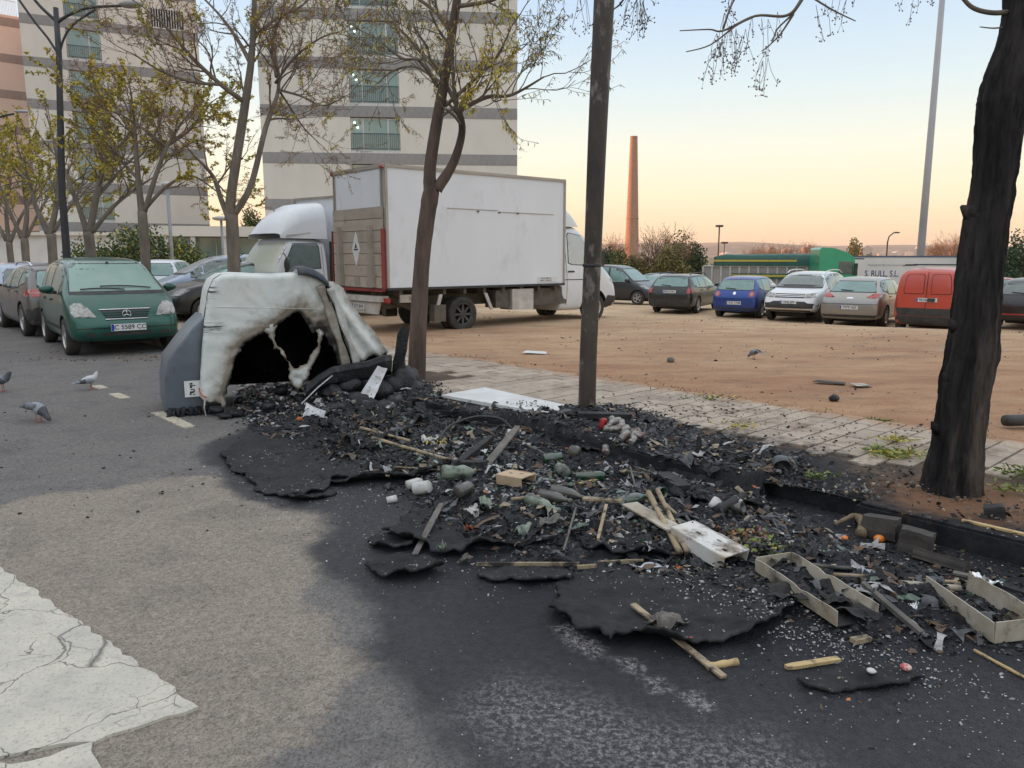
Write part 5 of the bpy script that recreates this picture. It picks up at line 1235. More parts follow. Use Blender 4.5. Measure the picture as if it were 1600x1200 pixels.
M_LEAFM=[M_LEAFY,M_BERRY,M_LEAFO,M_LEAFG]
make_tree('forked_tree','bare forked tree with olive sprays of leaf rising right of the burnt container',B2,(tr1,[.120,.105,.10,.105,.09]),[(a_,b_,max(4,int(c_*.85)),d_)for a_,b_,c_,d_ in LM],dict(kids=3,tip=tipmid,up=.06,lift=.15,wob=.16),M_BARKR,M_LEAFM,21,spL=.62,group='trees along the kerb')
M_LF3=[M_LEAFY,M_LEAFO,MAT('olive_yellow_leaf',(.28,.27,.05),(.16,.18,.04),rough=.7,scale=1.2,world=True)]
def tree_left(u,vbase_t,n_,Dt,label,seed,trunk_r,fork_v,limbs_px,dens,tip,name='street_tree',leafm=M_LF3,spL=.9,splvl=2,kids=2,bark=None):
 p0=PD(u,402,Dt);base=Vector((p0.x,Dt,.1))
 f_=lambda a,b,dd=0:PD(a,b,Dt+dd)
 top=f_(*fork_v)
 trunk=([base-Vector((0,0,.1)),base.lerp(top,.5)+Vector((.03,0,0)),top],[trunk_r*.98,trunk_r*.84,trunk_r*.80])
 lms=[([f_(*q)for q in pts],[trunk_r*rr*.8 for rr in rad],ns,f0)for pts,rad,ns,f0 in limbs_px]
 return make_tree(name,label,base,trunk,lms,dict(kids=kids,tip=tip,up=.05,lift=.12,wob=.17),bark or M_BARK,leafm,seed,'trees along the kerb',spL=spL,splvl=splvl)
def tips(py,po,n,L=.09,w_=.016):
 def f(lf,pts,dirs,rg):
  lush=rg.random()<py
  for q,d in zip(pts[1:],dirs[1:]):
   for _ in range(n if lush else max(1,int(n*po))):
    dd=d*.5+Vector((rg.gauss(0,.7),rg.gauss(0,.7),rg.gauss(0,.5)-.35))
    lf.leaf(q,dd,rg.uniform(.6,1.3)*L,w_ if lush else w_*.4,(0 if rg.random()<.7 else 2)if lush else 1)
 return f
tree_left(357,430,0,13.6,'tall bare grey tree standing between the black hatchback and the container',31,.13,(362,335),[([(360,345),(362,300),(382,170),(392,100),(396,40),(400,-60)],[.95,.8,.7,.55,.45,.3],6,.45),([(366,335),(392,290),(415,200),(435,140,.3),(430,90,.4)],[.6,.5,.42,.3,.2],9,.5),([(356,338),(345,310),(335,280),(322,262,-.3),(300,240,-.5)],[.5,.42,.35,.25,.14],6,.35),([(383,160),(345,132,-.3),(300,90,-.5),(262,45,-.7),(235,20,-.8)],[.42,.36,.3,.2,.12],13,.25),([(345,132,-.3),(300,128,-.6),(250,110,-.8),(210,85,-1)],[.28,.22,.16,.1],10,.15),([(392,100),(370,60,.4),(340,20,.8),(300,-20,1)],[.4,.3,.2,.12],10,.15),([(434,140,.3),(470,150,.2),(505,165,0),(540,150,-.2)],[.22,.18,.14,.08],12,.05),([(434,138,.3),(455,170,.6),(475,200,.9),(500,225,1)],[.2,.16,.12,.07],9,.1),([(430,130,.3),(460,90,.1),(500,60,-.1),(530,50,-.2)],[.24,.2,.14,.08],12,.1),([(396,60),(430,30,.2),(470,10,.4),(500,-20,.5)],[.3,.25,.18,.1],9,.1),([(432,120,.3),(425,70,.6),(440,20,.8),(450,-30,1)],[.3,.22,.16,.1],9,.1)],1,tips(.10,.7,8,.06,.012),spL=.60,kids=3)
tree_left(222,430,0,17.0,'bare tree with a few yellow leaves behind the green car roof',41,.12,(222,330),[([(222,335),(217,290),(213,240),(210,190)],[.85,.65,.5,.3],7,.35),([(226,330),(245,270),(262,228),(285,190,.4)],[.6,.5,.4,.2],11,.35),([(228,325),(262,290),(300,275,.3),(340,300,.4)],[.45,.35,.25,.15],6,.3),([(260,230),(230,205,-.3),(190,180,-.5),(150,165,-.6)],[.4,.3,.2,.12],11,.15),([(262,228),(300,200,.2),(330,160,.4)],[.35,.25,.14],8,.2),([(216,280),(185,245,.3),(160,200,.6)],[.4,.3,.15],9,.2)],1,tips(.34,.45,12,.07,.019),spL=.72,kids=3)
tree_left(141,430,0,20.5,'grey tree with yellow foliage just right of the dark street lamp',42,.16,(138,362),[([(140,365),(150,310),(160,260),(150,215)],[.8,.6,.45,.3],9,.35),([(136,362),(125,330),(110,290),(95,250,.3)],[.7,.5,.4,.25],9,.35),([(145,362),(175,325),(205,300,.3),(235,280,.4)],[.5,.4,.3,.15],7,.3),([(158,262),(190,225,-.3),(215,190,-.5)],[.4,.3,.15],9,.15),([(150,310),(185,270,.5),(215,240,.8)],[.4,.3,.14],8,.2)],1,tips(.45,.25,15,.085,.022),spL=.85)
tree_left(77,430,0,25.0,'yellow leaved tree just left of the dark street lamp',43,.17,(80,365),[([(78,368),(88,320),(92,270),(85,225)],[.8,.6,.45,.3],9,.3),([(75,365),(55,320),(45,280),(30,240,.3)],[.7,.5,.4,.2],9,.3),([(84,362),(110,320),(130,290,.3)],[.5,.4,.2],8,.3),([(48,290),(30,270,.5),(5,255,.8)],[.4,.3,.15],7,.1)],1,tips(.62,.35,14,.09,.026),spL=.95)
tree_left(36,430,0,30.0,'golden leaved tree second from the left edge',44,.17,(38,372),[([(37,375),(42,330),(36,280),(40,240)],[.8,.6,.45,.3],8,.3),([(34,372),(15,330),(0,290)],[.7,.5,.3],8,.3),([(42,370),(62,330),(80,300,.3)],[.5,.4,.2],8,.3)],1,tips(.75,.5,12,.10,.028),spL=1.05)
tree_left(14,430,0,36.0,'golden leaved tree at the left edge',45,.17,(14,378),[([(14,380),(10,330),(16,280),(10,250)],[.8,.6,.45,.3],9,.3),([(16,378),(32,340),(50,310)],[.7,.5,.3],8,.3),([(10,376),(-15,330),(-30,300)],[.7,.5,.3],8,.3)],1,tips(.8,.7,9,.13,.034),spL=1.2)
B1=G(1487,768,.10);D1=B1.y
c1=lambda u,v,dd=0:PD(u,v,D1+dd)
ct=thing('charred_tree','thick blackened tree trunk rising out of the frame on the right','tree',B1)
def trunk_mesh():
 rowsv=[(-.12,1488,790,50),(0,1487,768,43),(0,1489,745,40.5),(0,1495,700,39),(0,1503,640,37.5),(0,1508,600,37),(0,1518,560,37.5),(0,1522,520,36),(0,1526,480,35),(0,1529,430,33.5),(0,1533,400,33),(0,1541,340,32),(0,1550,300,31),(0,1557,250,31),(0,1561,200,33),(0,1567,160,36),(0,1578,120,36),(0,1590,80,32),(0,1597,50,30),(0,1603,10,30),(0,1606,-40,34),(0,1612,-100,34),(0,1620,-200,30)]
 NA=110;pts=[]
 rr=[]
 for a,b in zip(rowsv[:-1],rowsv[1:]):
  for j in range(12):rr.append(tuple(a[k]+(b[k]-a[k])*j/12 for k in range(4)))
 rr.append(rowsv[-1])
 V=[];F_=[]
 for i,(dz,u,v,hw)in enumerate(rr):
  c=c1(u,v)-B1;c.y=0
  if dz:c.z=dz
  rad=hw/1218*D1
  if v>700:rad*=1+.0018*(v-700)
  for k in range(NA):
   a=2*math.pi*k/NA
   ridge_=-.17*max(0,float(fbm(a*6.0,v/60.0,1,4,33))+.1)**.7+.07*float(fbm(a*9.0,v/22.0,1,4,3))+.09*float(fbm(a*2.2,v/80.0,1,3,8))
   r_=rad*(1+ridge_*(1 if 2<k<NA-2 else .4))
   V.append((c.x+r_*math.cos(a),c.y+r_*math.sin(a),c.z))
  if i:
   for k in range(NA):F_.append(((i-1)*NA+k,(i-1)*NA+(k+1)%NA,i*NA+(k+1)%NA,i*NA+k))
 return V,F_
V_,F_=trunk_mesh();mobj('trunk',V_,F_,M_CHARB,ct,True)
def knot(u,v,r,dirx,L=.05):
 p=c1(u,v)-B1;mb=MB();mb.tube([p-Vector((dirx*.03,0,.03)),p+Vector((dirx*L*.5,-.01,.0)),p+Vector((dirx*L,-.01,.03))],[r*1.2,r*.7,r*.18],5);mb.obj('knot',M_CHARB,ct,True)
knot(1522,330,.07,-1,.09);knot(1484,590,.05,-1,.05);knot(1490,505,.045,-1,.035);knot(1462,665,.04,-1,.035)
cb_=MB();lf=Leafer();rg=random.Random(3)
def twig(pts,r0,r1):limb(cb_,[c1(*p)-B1 for p in pts],[r0+(r1-r0)*i/(len(pts)-1)for i in range(len(pts))],6)
twig([(1585,18),(1550,20),(1520,12),(1500,-8),(1470,-40)],.016,.010)
twig([(1580,40),(1555,44),(1531,42)],.006,.003)
OV=[[(1330,-120,.4),(1290,-60,.2),(1255,-5),(1230,24),(1180,25),(1130,48),(1108,46),(1062,48)],[(1180,25),(1150,40),(1110,70),(1072,81)],[(1260,-10),(1240,20),(1215,45),(1205,68),(1190,80)],[(1130,45),(1142,10),(1158,-20),(1170,-60)],[(1240,22),(1218,55),(1197,75)],[(1260,-10),(1300,15),(1337,33)],[(985,-20,-.3),(970,5),(958,15),(945,25,.3)],[(870,-60,.5),(900,-20,.3),(908,8)]]
for i,o_ in enumerate(OV):twig(o_,.013 if i==0 else .007,.003)
def bunch(u,v,n,spread=.05,drop=.22):
 p=c1(u,v,rg.uniform(-.15,.15))-B1
 for _ in range(max(2,n//5)):
  q=p+Vector((rg.gauss(0,spread*.7),rg.gauss(0,spread*.7),-rg.uniform(.3,1)*drop))
  cb_.tube([p,p.lerp(q,.5)+Vector((rg.gauss(0,.01),0,.0)),q],.0016,3,cap=False)
  for _ in range(5):
   b_=q+Vector((rg.gauss(0,.018),rg.gauss(0,.018),rg.gauss(0,.022)));cb_.tube([q,b_],.001,3,cap=False);lf.lump(b_,.0062,1)
for(u,v,n)in((1132,20,26),(1140,40,24),(1150,45,20),(1120,52,18),(1128,64,20),(1118,75,20),(1130,72,14),(1160,55,14),(1165,45,10),(1175,25,16),(1190,28,14),(1200,30,10),(1215,18,10),(1197,80,14),(1192,95,16),(1200,90,8),(1275,8,8),(1290,5,6),(905,-10,16),(915,-15,12),(985,-15,22),(1000,-18,30),(1005,2,24),(995,0,22),(1008,-10,20),(1330,-25,16),(1310,-30,14),(1425,-30,3),(1435,-30,3),(1145,-10,18),(1130,-20,10)):
 bunch(u,v,n)
cb_.obj('crown',M_TWIG,ct,True);mobj('berries',lf.v,lf.f,[M_LEAFY,M_BERRY],ct,False,lf.m)['kind']='stuff'
def leafcloud(name,label,c,size,n,leafs,seed,cat='bush',lobes=9,trunk=None,group=None,stuff=False,leafL=.16,branchy=0,mats=None):
 rg=random.Random(seed);lf=Leafer();t=thing(name,label,cat,c,group=group)
 L_=[(Vector((rg.uniform(-1,1)*size[0]*.75,rg.uniform(-1,1)*size[1]*.6,size[2]*(.25+.6*rg.random())*(1 if size[2]<size[0]*3 else 1))),rg.uniform(.35,.6))for _ in range(lobes)]
 for q,s_ in L_:q.z*=max(.5,1-.5*abs(q.x)/size[0])
 for i in range(n):
  q,s_=rg.choice(L_)
  v=Vector((rg.gauss(0,1),rg.gauss(0,1),rg.gauss(0,1)));v.normalize();v*=(rg.random()**.4)*s_
  p=q+Vector((v.x*size[0]*.7,v.y*size[1]*.7,v.z*size[2]*.5))
  if p.z<.02:p.z=rg.random()*.3
  lf.leaf(p,Vector((rg.gauss(0,1),rg.gauss(0,1),rg.gauss(0,1)-.2)),leafL*rg.uniform(.6,1.3),leafL*.33,0 if rg.random()<leafs else 1)
 mobj('foliage',lf.v,lf.f,mats or[M_LEAFG,M_LEAFY],t,False,lf.m)['kind']='stuff'
 if trunk:
  mb=MB();mb.tube([(0,0,0),(.05,0,trunk[1]*.5),(0,0,trunk[1])],[trunk[0],trunk[0]*.8,trunk[0]*.5],8)
  for k in range(branchy or 5):
   q=L_[k%len(L_)][0];mb.tube([(0,0,trunk[1]*.7),tuple(Vector((0,0,trunk[1])).lerp(q,.5)),tuple(q)],[trunk[0]*.4,trunk[0]*.25,trunk[0]*.1],5)
  mb.obj('trunk',M_BARK,t,True)
 return t
zf=-.5
M_DG=MAT('dark_green_leaf',(.022,.05,.02),(.04,.075,.025),rough=.65,scale=.5,world=True)
M_OG=MAT('olive_leaf',(.12,.13,.03),(.20,.17,.04),rough=.65,scale=.5,world=True)
M_RU=MAT('russet_leaf',(.18,.10,.05),(.13,.08,.05),rough=.7,scale=.5,world=True)
rgb=random.Random(99)
k=0
for(u,D_,w_,h,mats_,nm,lab,cat_)in((952,62,3.2,2.6,[M_DG,M_OG],'bush','dark green bush just right of the steel pole','bush'),(985,58,3.4,2.5,[M_OG,M_DG],'bush','olive yellow bush at the foot of the chimney','bush'),(1012,60,3.0,2.9,[M_RU,M_OG],'bush','russet bush below the bare rounded crown','bush'),(1040,56,3.0,2.6,[M_OG,M_RU],'bush','brownish green bush behind the black estate','bush'),(1068,60,3.4,3.0,[M_DG,M_OG],'bush','deep green bush left of the tipper trailer','bush'),(1092,66,3.6,2.8,[M_DG,M_DG],'bush','evergreen bush behind the end of the tipper trailer','bush'),(1335,80,3.0,3.6,[M_OG,M_DG],'round_tree','round olive tree right of the green lorry cab','tree'),(1352,90,3.2,2.6,[M_DG,M_OG],'bush','low dark bush between lorry cab and white trailer','bush'),(1572,52,3.0,2.7,[M_DG,M_OG],'bush','dark bush left of the right edge behind the parked cars','bush'),(1600,48,3.2,3.0,[M_DG,M_DG],'bush','dark bush at the right edge behind the parked cars','bush'),(1540,60,3.2,2.6,[M_DG,M_OG],'bush','green bush hidden behind the charred trunk','bush')):
 p=PD(u,402,D_);k+=1
 leafcloud(nm,lab,(p.x,D_,lz(p.x,D_)),(w_*.62,1.6,h*1.55),3600,.75,200+k,cat_,12,leafL=.20,group='bushes behind the parked cars',mats=mats_,trunk=(.12,h*.6)if cat_=='tree' else None)
def bare(u,D_,h,wd,lab,seed,grp='leafless trees on the skyline',col_=M_LEAFO):
 p=PD(u,402,D_);rg_=random.Random(seed)
 t=thing('leafless_tree',lab,'tree',(p.x,D_,lz(p.x,D_)),group=grp);h+=.6;mb=MB();lf=Leafer();tb=MB()
 tb.tube([(0,0,0),(.05,0,h*.35)],[.16,.12],7)
 for j in range(9):
  a=2*math.pi*j/9;d=Vector((math.cos(a)*wd/h*1.2,math.sin(a)*wd/h,1.0+rg_.uniform(-.2,.3)))
  grow(mb,lf,Vector((.05,0,h*(.25+.1*rg_.random()))),d,h*.38,.06,3,dict(kids=4,up=.06,lift=.1,wob=.14,tip=lambda lf,pts,dirs,rg:[lf.leaf(q,d_,.16,.02,0)for q,d_ in zip(pts[1:],dirs[1:])]),rg_)
 tb.obj('trunk',M_BARK,t,True);mb.obj('crown',MAT('pale_twig',(.20,.13,.09),(.15,.10,.07),rough=.9),t);mobj('seed_heads',lf.v,lf.f,col_,t)['kind']='stuff'
bare(1035,58,4.2,3.0,'rounded bare reddish tree right of the chimney',61)
bare(955,75,4.2,2.0,'thin bare tree between steel pole and chimney',62)
for i,(u,D_,h)in enumerate(((1195,95,3.9),(1225,110,4.2),(1262,120,4.6),(1490,85,4.8),(1462,95,4.4),(1180,120,3.6))):
 bare(u,D_,h,2.4,'leafless tree %s'%['above the tipper trailer tarpaulin','over the middle of the tipper trailer','left of the green lorry cab','above the red van','between the floodlight mast and the red van','rising behind the blue hatchback'][i],70+i)
p=PD(205,402,34);leafcloud('evergreen_tree','broad dark green evergreen tree in front of the glazed pavilion',(p.x,34,-.1),(3.2,2.2,3.4),9000,.9,301,'tree',22,(.14,1.2),leafL=.15)
p=PD(262,402,36);leafcloud('evergreen_tree','smaller evergreen with thinning crown right of the broad evergreen',(p.x,36,.6),(1.7,1.4,2.3),2600,.8,302,'tree',11,(.1,1.2),leafL=.14)
p=PD(398,402,70);leafcloud('evergreen_tree','dark tree between the two apartment blocks above the truck cab',(p.x,70,.2),(1.7,1.6,6.2),3000,.9,303,'tree',12,(.2,2.5),leafL=.2)
M_POLEC=MAT('scorched_steel',(.095,.078,.064),(.032,.028,.027),rough=.5,spec=.3,scale=3,detail=8,thr=(.3,.7),stretch=(1,1,.5),c3=(.19,.17,.15),scale3=8,thr3=(.54,.64),bump=.5,bscale=25,bdist=.006,metal=.1)
Bp=G(917,647,.12);Dp=Bp.y
pl_=thing('steel_pole','thick scorched steel pole with peeling paint in the middle','pole',Bp)
def pp(u,v):q=PD(u,v,Dp)-Bp;q.y=0;return q
limb_=MB();limb(limb_,[Vector((0,0,-.1)),pp(919,560),pp(926,400),pp(934,200),pp(944,0),pp(952,-200)],[.087,.084,.083,.088,.094,.094],32,0);limb_.obj('shaft',M_POLEC,pl_,True)
MB().lathe([(.089,0),(.092,.005),(.092,.025),(.089,.03)],24,0,Matrix.Translation(pp(925,417))).obj('clamp_band',M_DMETAL,pl_,True)
for q in():MB().ball(q+Vector((-.085,-.03,0)),(.02,.02,.05),8).obj('peeled_paint',M_POLEC,pl_)
Dm=60;c=PD(1438,402,Dm);mt=thing('mast','tall pale grey mast behind the silver hatchback','pole',(c.x,Dm,zf))
MB().tube([(0,0,0),(0,0,9),(0,0,30)],[.30,.255,.15],16).obj('shaft',MAT('pale_mast',(.42,.42,.44),(.36,.36,.38),rough=.5,scale=.4),mt,True)
MB().box(-.5,.5,-.5,.5,-.6,.1).obj('footing',M_POST,mt)
Dl_=19.8;c=PD(104,402,Dl_);sl=thing('street_lamp','tall dark street lamp with two braced curved arms','street lamp',(c.x,Dl_,.1))
def lp(u,v):q=PD(u,v,Dl_)-Vector((c.x,Dl_,.1));q.y=0;return q
limb_=MB();limb_.tube([(0,0,0),(0,0,1.0),lp(97,300),lp(92,85),lp(87,12)],[.11,.10,.085,.07,.06],14);limb_.obj('post',M_DMETAL,sl,True)
for nm,pts in(('arm',[(90,35),(110,22),(140,12),(190,9)]),('arm',[(88,33),(65,12),(40,-15),(10,-30)]),('brace',[(93,85),(100,60),(115,38),(150,14)]),('brace',[(91,85),(75,60),(55,35),(30,0)])):
 mb=MB();limb(mb,[lp(*p)for p in pts],[.04,.036,.034,.032]if nm=='arm' else[.028]*4,8);mb.obj(nm,M_DMETAL,sl,True)
for(u,v)in((205,7),(0,-34)):
 MB().ball(lp(u,v),(.32,.13,.09),10).obj('lamp_head',MAT('lamp_housing',(.30,.28,.26),rough=.5),sl,True)
def far_lamp(u,vtop,D_,lab,kind,r=.07):
 c=PD(u,402,D_);zf=lz(c.x,D_);top=PD(u,vtop,D_).z-zf
 t=thing('distant_lamp',lab,'street lamp',(c.x,D_,zf));MB().tube([(0,0,0),(0,0,top-.6),(0 if kind else 0,0,top)],r,8).obj('post',M_DMETAL,t,True)
 if kind==1:MB().box(-.35,.35,-.2,.2,top-.05,top+.15).obj('lamp_head',M_DMETAL,t)
 else:
  MB().tube([(0,0,top),(.1,0,top+.5),(.5,0,top+.85)],.06,6).obj('arm',M_DMETAL,t,True);MB().ball((.8,0,top+.88),(.35,.12,.08),8).obj('lamp_head',M_DMETAL,t,True)
far_lamp(1122,354,80,'thin floodlight post on the skyline above the tipper trailer',1)
far_lamp(1131,380,90,'short post right of the thin floodlight post',1,.05)
far_lamp(1385,378,75,'curved street lamp above the white lettered trailer',0)
c=PD(1042,402,60);t=thing('lamp_post','short lamp with a pale globe above the black estate','street lamp',(c.x,60,zf));MB().tube([(0,0,0),(0,0,1.75)],.05,8).obj('post',M_DMETAL,t,True);MB().ball((-.1,0,1.85),(.28,.28,.18),10).obj('globe',M_DIRTW,t,True)
c=PD(269,402,33);t=thing('lamp_post','slim grey lamp post in front of the pavilion glass','street lamp',(c.x,33,0));MB().tube([(0,0,0),(0,0,4.6)],.07,8).obj('post',MAT('grey_post',(.3,.31,.33),rough=.5),t,True);MB().ball((0,0,4.65),(.25,.25,.12),10).obj('lamp_head',M_POST,t,True)
c=PD(349,402,40);t=thing('lamp_post','grey lamp with a dish head left of the bare grey tree','street lamp',(c.x,40,0));MB().tube([(0,0,0),(0,0,3.55)],.06,8).obj('post',MAT('grey_post',(.3,.31,.33),rough=.5),t,True);MB().ball((0,0,3.6),(.45,.45,.12),12).obj('lamp_head',M_POST,t,True)
c=PD(-40,402,24);t=thing('street_lamp','arm and head of a lamp reaching in from the left edge','street lamp',(c.x,24,0))
q=lambda u,v:PD(u,v,24)-Vector((c.x,24,0))
mb=MB();limb(mb,[(0,0,0),q(-42,300),q(-30,200),q(0,183),q(22,178)],[.08,.07,.05,.03,.03],8);mb.obj('post',M_DMETAL,t,True);MB().ball(q(34,174),(.25,.1,.05),8).obj('lamp_head',M_POST,t,True)
M_SLAT=MAT('bench_slat',(.30,.22,.16),(.20,.15,.11),rough=.7,scale=6,stretch=(.3,1,1),rnd=.1)
pb_=G(296,497,.13);bn=thing('bench','slatted wooden bench on the pavement right of the green car','bench',pb_,math.atan2(TD.y,TD.x))
for i in range(7):MB().box(-.85,.85,-.02-.10*(i/6),.0-.10*(i/6),.42+i*.062,.475+i*.062).obj('slat',M_SLAT,bn)
for i in range(6):MB().box(-.85,.85,.06+i*.075,.125+i*.075,.40,.42).obj('slat',M_SLAT,bn)
for x in(-.72,.72):
 MB().tube([(x,-.14,.86),(x,-.04,.45),(x,.04,.38),(x,.5,.39)],.02,6).obj('frame',M_DMETAL,bn,True)
 MB().tube([(x,.0,.40),(x,-.06,.0)],.02,6).obj('leg',M_DMETAL,bn,True);MB().tube([(x,.42,.38),(x,.46,.0)],.02,6).obj('leg',M_DMETAL,bn,True)
M_SHELL=None
def shell_material():
 m,N,L,P=_nt('melted_white_plastic')
 vec=N.new('ShaderNodeTexCoord').outputs['Object']
 a=N.new('ShaderNodeAttribute');a.attribute_name='burn'
 base=ramp_node(N,L,noise_node(N,L,vec,2.2,7,.7),[(.3,(.60,.645,.63)),(.7,(.70,.71,.68))])
 base=mixc(N,L,ramp_node(N,L,noise_node(N,L,vec,5,7,.75,.8),[(.52,(0,0,0)),(.75,(.55,.55,.55))]),base,(.44,.41,.35))
 scr=N.new('ShaderNodeMapping');scr.inputs['Scale'].default_value=(2,2,26);L.new(vec,scr.inputs[0])
 b=math_node(N,L,'ADD',a.outputs['Fac'],math_node(N,L,'MULTIPLY',math_node(N,L,'SUBTRACT',noise_node(N,L,vec,9,7,.75),.5),.7))
 out=mixc(N,L,ramp_node(N,L,b,[(.12,(0,0,0)),(.5,(1,1,1))]),base,(.25,.215,.17))
 out=mixc(N,L,ramp_node(N,L,b,[(.68,(0,0,0)),(.92,(1,1,1))]),out,(.035,.033,.03))
 s2=N.new('ShaderNodeAttribute');s2.attribute_name='scuff'
 sf=math_node(N,L,'MULTIPLY',s2.outputs['Fac'],ramp_node(N,L,noise_node(N,L,scr.outputs[0],1.5,5,.7),[(.45,(0,0,0)),(.55,(1,1,1))]),True)
 out=mixc(N,L,sf,out,(.06,.06,.065))
 L.new(out,P.inputs['Base Color']);P.inputs['Roughness'].default_value=.5
 L.new(bump_node(N,L,noise_node(N,L,vec,7,7,.6,.6),.22,.02),P.inputs['Normal'])
 return m
M_SHELL=shell_material()
M_GREYP2=MAT('grey_end_plastic',(.12,.145,.175),(.075,.088,.11),rough=.38,scale=1.6,detail=7,thr=(.3,.7),c3=(.045,.045,.05),scale3=3,thr3=(.58,.75),bump=.2,bscale=6,bdist=.02)
M_SOOTY=MAT('sooty_black',(.006,.006,.007),(.012,.012,.014),rough=.9,spec=.1,scale=5,bump=.8,bscale=14,bdist=.02)
M_CHARP=MAT('charred_plastic',(.007,.008,.010),(.022,.023,.027),rough=.45,spec=.35,scale=6,detail=8,bump=1.0,bscale=18,bdist=.02,c3=(.09,.09,.095),scale3=7,thr3=(.6,.72))
M_NAVY=MAT('dark_blue_plastic',(.03,.045,.075),(.045,.05,.06),rough=.4,scale=5)
M_PERF=MAT('scorched_galvanised',(.55,.57,.60),(.38,.37,.36),rough=.45,metal=.4,scale=7,c3=(.16,.14,.12),scale3=6,thr3=(.56,.7))
O_=G(318,650);A_=Vector((.88,.475,0)).normalized();Bv=Vector((-A_.y,A_.x,0))
def fp(u,v,dep=0.0):
 d=ray(u,v);o=O_+Bv*dep-Vector((0,0,CH));o.z=0-0
 t=((O_+Bv*dep).dot(Bv))/d.dot(Bv)
 p=Vector((d.x*t,d.y*t,CH+d.z*t))-O_
 return(p.dot(A_),p.z)
def loc(s,dep,z):return A_*s+Bv*dep+Vector((0,0,z))
cont=thing('burnt_container','white and grey waste container melted open by fire, standing askew in the road','container',O_)
outer=[(314,622),(313,600),(316,545),(320,500),(326,455),(334,437),(346,429),(365,427),(400,428),(430,430),(450,427),(470,426),(490,430),(506,437),(512,446)]
inner=[(542,572),(531,570),(525,552),(516,535),(506,520),(500,512),(490,520),(484,508),(466,486),(448,500),(432,511),(414,520),(399,528),(386,536),(377,545),(370,562),(364,586),(357,606),(354,618),(352,636),(349,640),(345,632),(338,627),(328,631),(320,628)]
po=[fp(*p)for p in outer];pi0=[fp(*p)for p in inner];pi_=[]
def ragged(pl,step,amp,seed,closed=False):
 out=[];n=len(pl)
 for i in range(n if closed else n-1):
  a=Vector(pl[i]);b=Vector(pl[(i+1)%n]);k=max(1,int((b-a).length/step));d=(b-a).normalized();nn=Vector((-d.y,d.x))
  for j in range(k):
   p=a+(b-a)*j/k;out.append(tuple(p+nn*(amp*float(fbm(p.x*26,p.y*26,1,3,seed))+amp*.6*float(fbm(p.x*9,p.y*9,1,2,seed+1)))+d*amp*.3*float(fbm(p.x*40,p.y*40,1,2,seed+2))))
 if not closed:out.append(tuple(pl[-1]))
 return out
pi_=ragged(pi0,.02,.026,17)
ov,of=cdt_fill(po+pi_,.026,(),.2,.035)
P2=np.array([tuple(v)for v in ov])
def dline(pl,X,Y):
 d=np.full(X.shape,1e9)
 for a,b in zip(pl[:-1],pl[1:]):
  ex,ey=b[0]-a[0],b[1]-a[1];t=np.clip(((X-a[0])*ex+(Y-a[1])*ey)/(ex*ex+ey*ey+1e-9),0,1)
  d=np.minimum(d,np.hypot(X-a[0]-t*ex,Y-a[1]-t*ey))
 return d
X,Z=P2[:,0],P2[:,1]
do=dline(po,X,Z);di=dline(pi0[1:19],X,Z)
r_=.045
dep=r_*(1-np.sqrt(np.clip(1-(1-np.clip(do/r_,0,1))**2,0,1)))
fold=np.exp(-di/.15)
dep=dep+fold*(.032*fbm(X+Z*.6,Z*1.5-X,10,4,3)+.02)+.014*fbm(X,Z,2.4,4,9)+.012*np.exp(-di/.02)+.018*np.abs(fbm(X*1.2+Z,Z*.5,14,3,8))*np.exp(-di/.09)
dep+=.025*np.exp(-((X-.86-.1*(1.4-Z))/.03)**2)*sstep(Z,.95,1.2)
ang=np.arctan2(Z-.9,X-.9)
dep+=.012*np.sin(ang*26+3*fbm(X,Z,3,3,4))*np.exp(-di/.16)
Zo=Z+fold*.015*fbm(X,Z,8,3,5)
burn=np.clip(np.exp(-di/.10)*1.05+.45*sstep(X,1.0,1.35)*np.exp(-di/.3)+.25*sstep(.22-Z,0,.1),0,1.2)
zz=lambda v:fp(330,v)[1]
scuff=np.maximum(sstep(.30-X,0,.12)*np.exp(-((Z-zz(512))/.05)**2),sstep(.26-X,0,.12)*np.exp(-((Z-zz(454))/.06)**2))*1.4
V=[loc(x,d_,z)for x,d_,z in zip(X,dep,Zo)]
fs=[]
for f in of:
 a,b,c=(V[i]for i in f);fs.append(f if(b-a).cross(c-a).dot(Bv)<0 else f[::-1])
sh=mobj('front_shell',V,fs,M_SHELL,cont,True)
for nm,arr in(('burn',burn),('scuff',scuff)):sh.data.attributes.new(nm,'FLOAT','POINT').data.foreach_set('value',arr.astype(np.float32))
md=sh.modifiers.new('thick','SOLIDIFY');md.thickness=.018;md.offset=-1
def hull(name,prof,deps,mat,shrink=0.0,burnf=None,wob=.02,seed=1):
 vs=[];n=len(prof);cx=sum(p[0]for p in prof)/n
 for j,(dp,k,dz)in enumerate(deps):
  for i,(s_,z)in enumerate(prof):
   w_=wob*float(fbm(s_*3+z,dp*3+z*2,1,3,seed))
   vs.append(loc(cx+(s_-cx)*k+w_,dp+.03*float(fbm(s_,z*2,2,3,seed+2)),max(.02,z*(1-shrink)+dz*(z>.3)+w_)))
 fs=[(j*n+i,j*n+i+1,(j+1)*n+i+1,(j+1)*n+i)for j in range(len(deps)-1)for i in range(n-1)]
 fs.append(tuple((len(deps)-1)*n+i for i in range(n))[::-1])
 o=mobj(name,vs,fs,mat,cont,True)
 if burnf is not None:o.data.attributes.new('burn','FLOAT','POINT').data.foreach_set('value',np.array([burnf]*len(vs),np.float32))
 return o
prof=[]
pr_px=outer+[(530,447),(545,468),(560,492),(584,516),(600,538),(609,552),(615,580),(616,604)]
den=[fp(*p)for p in pr_px]
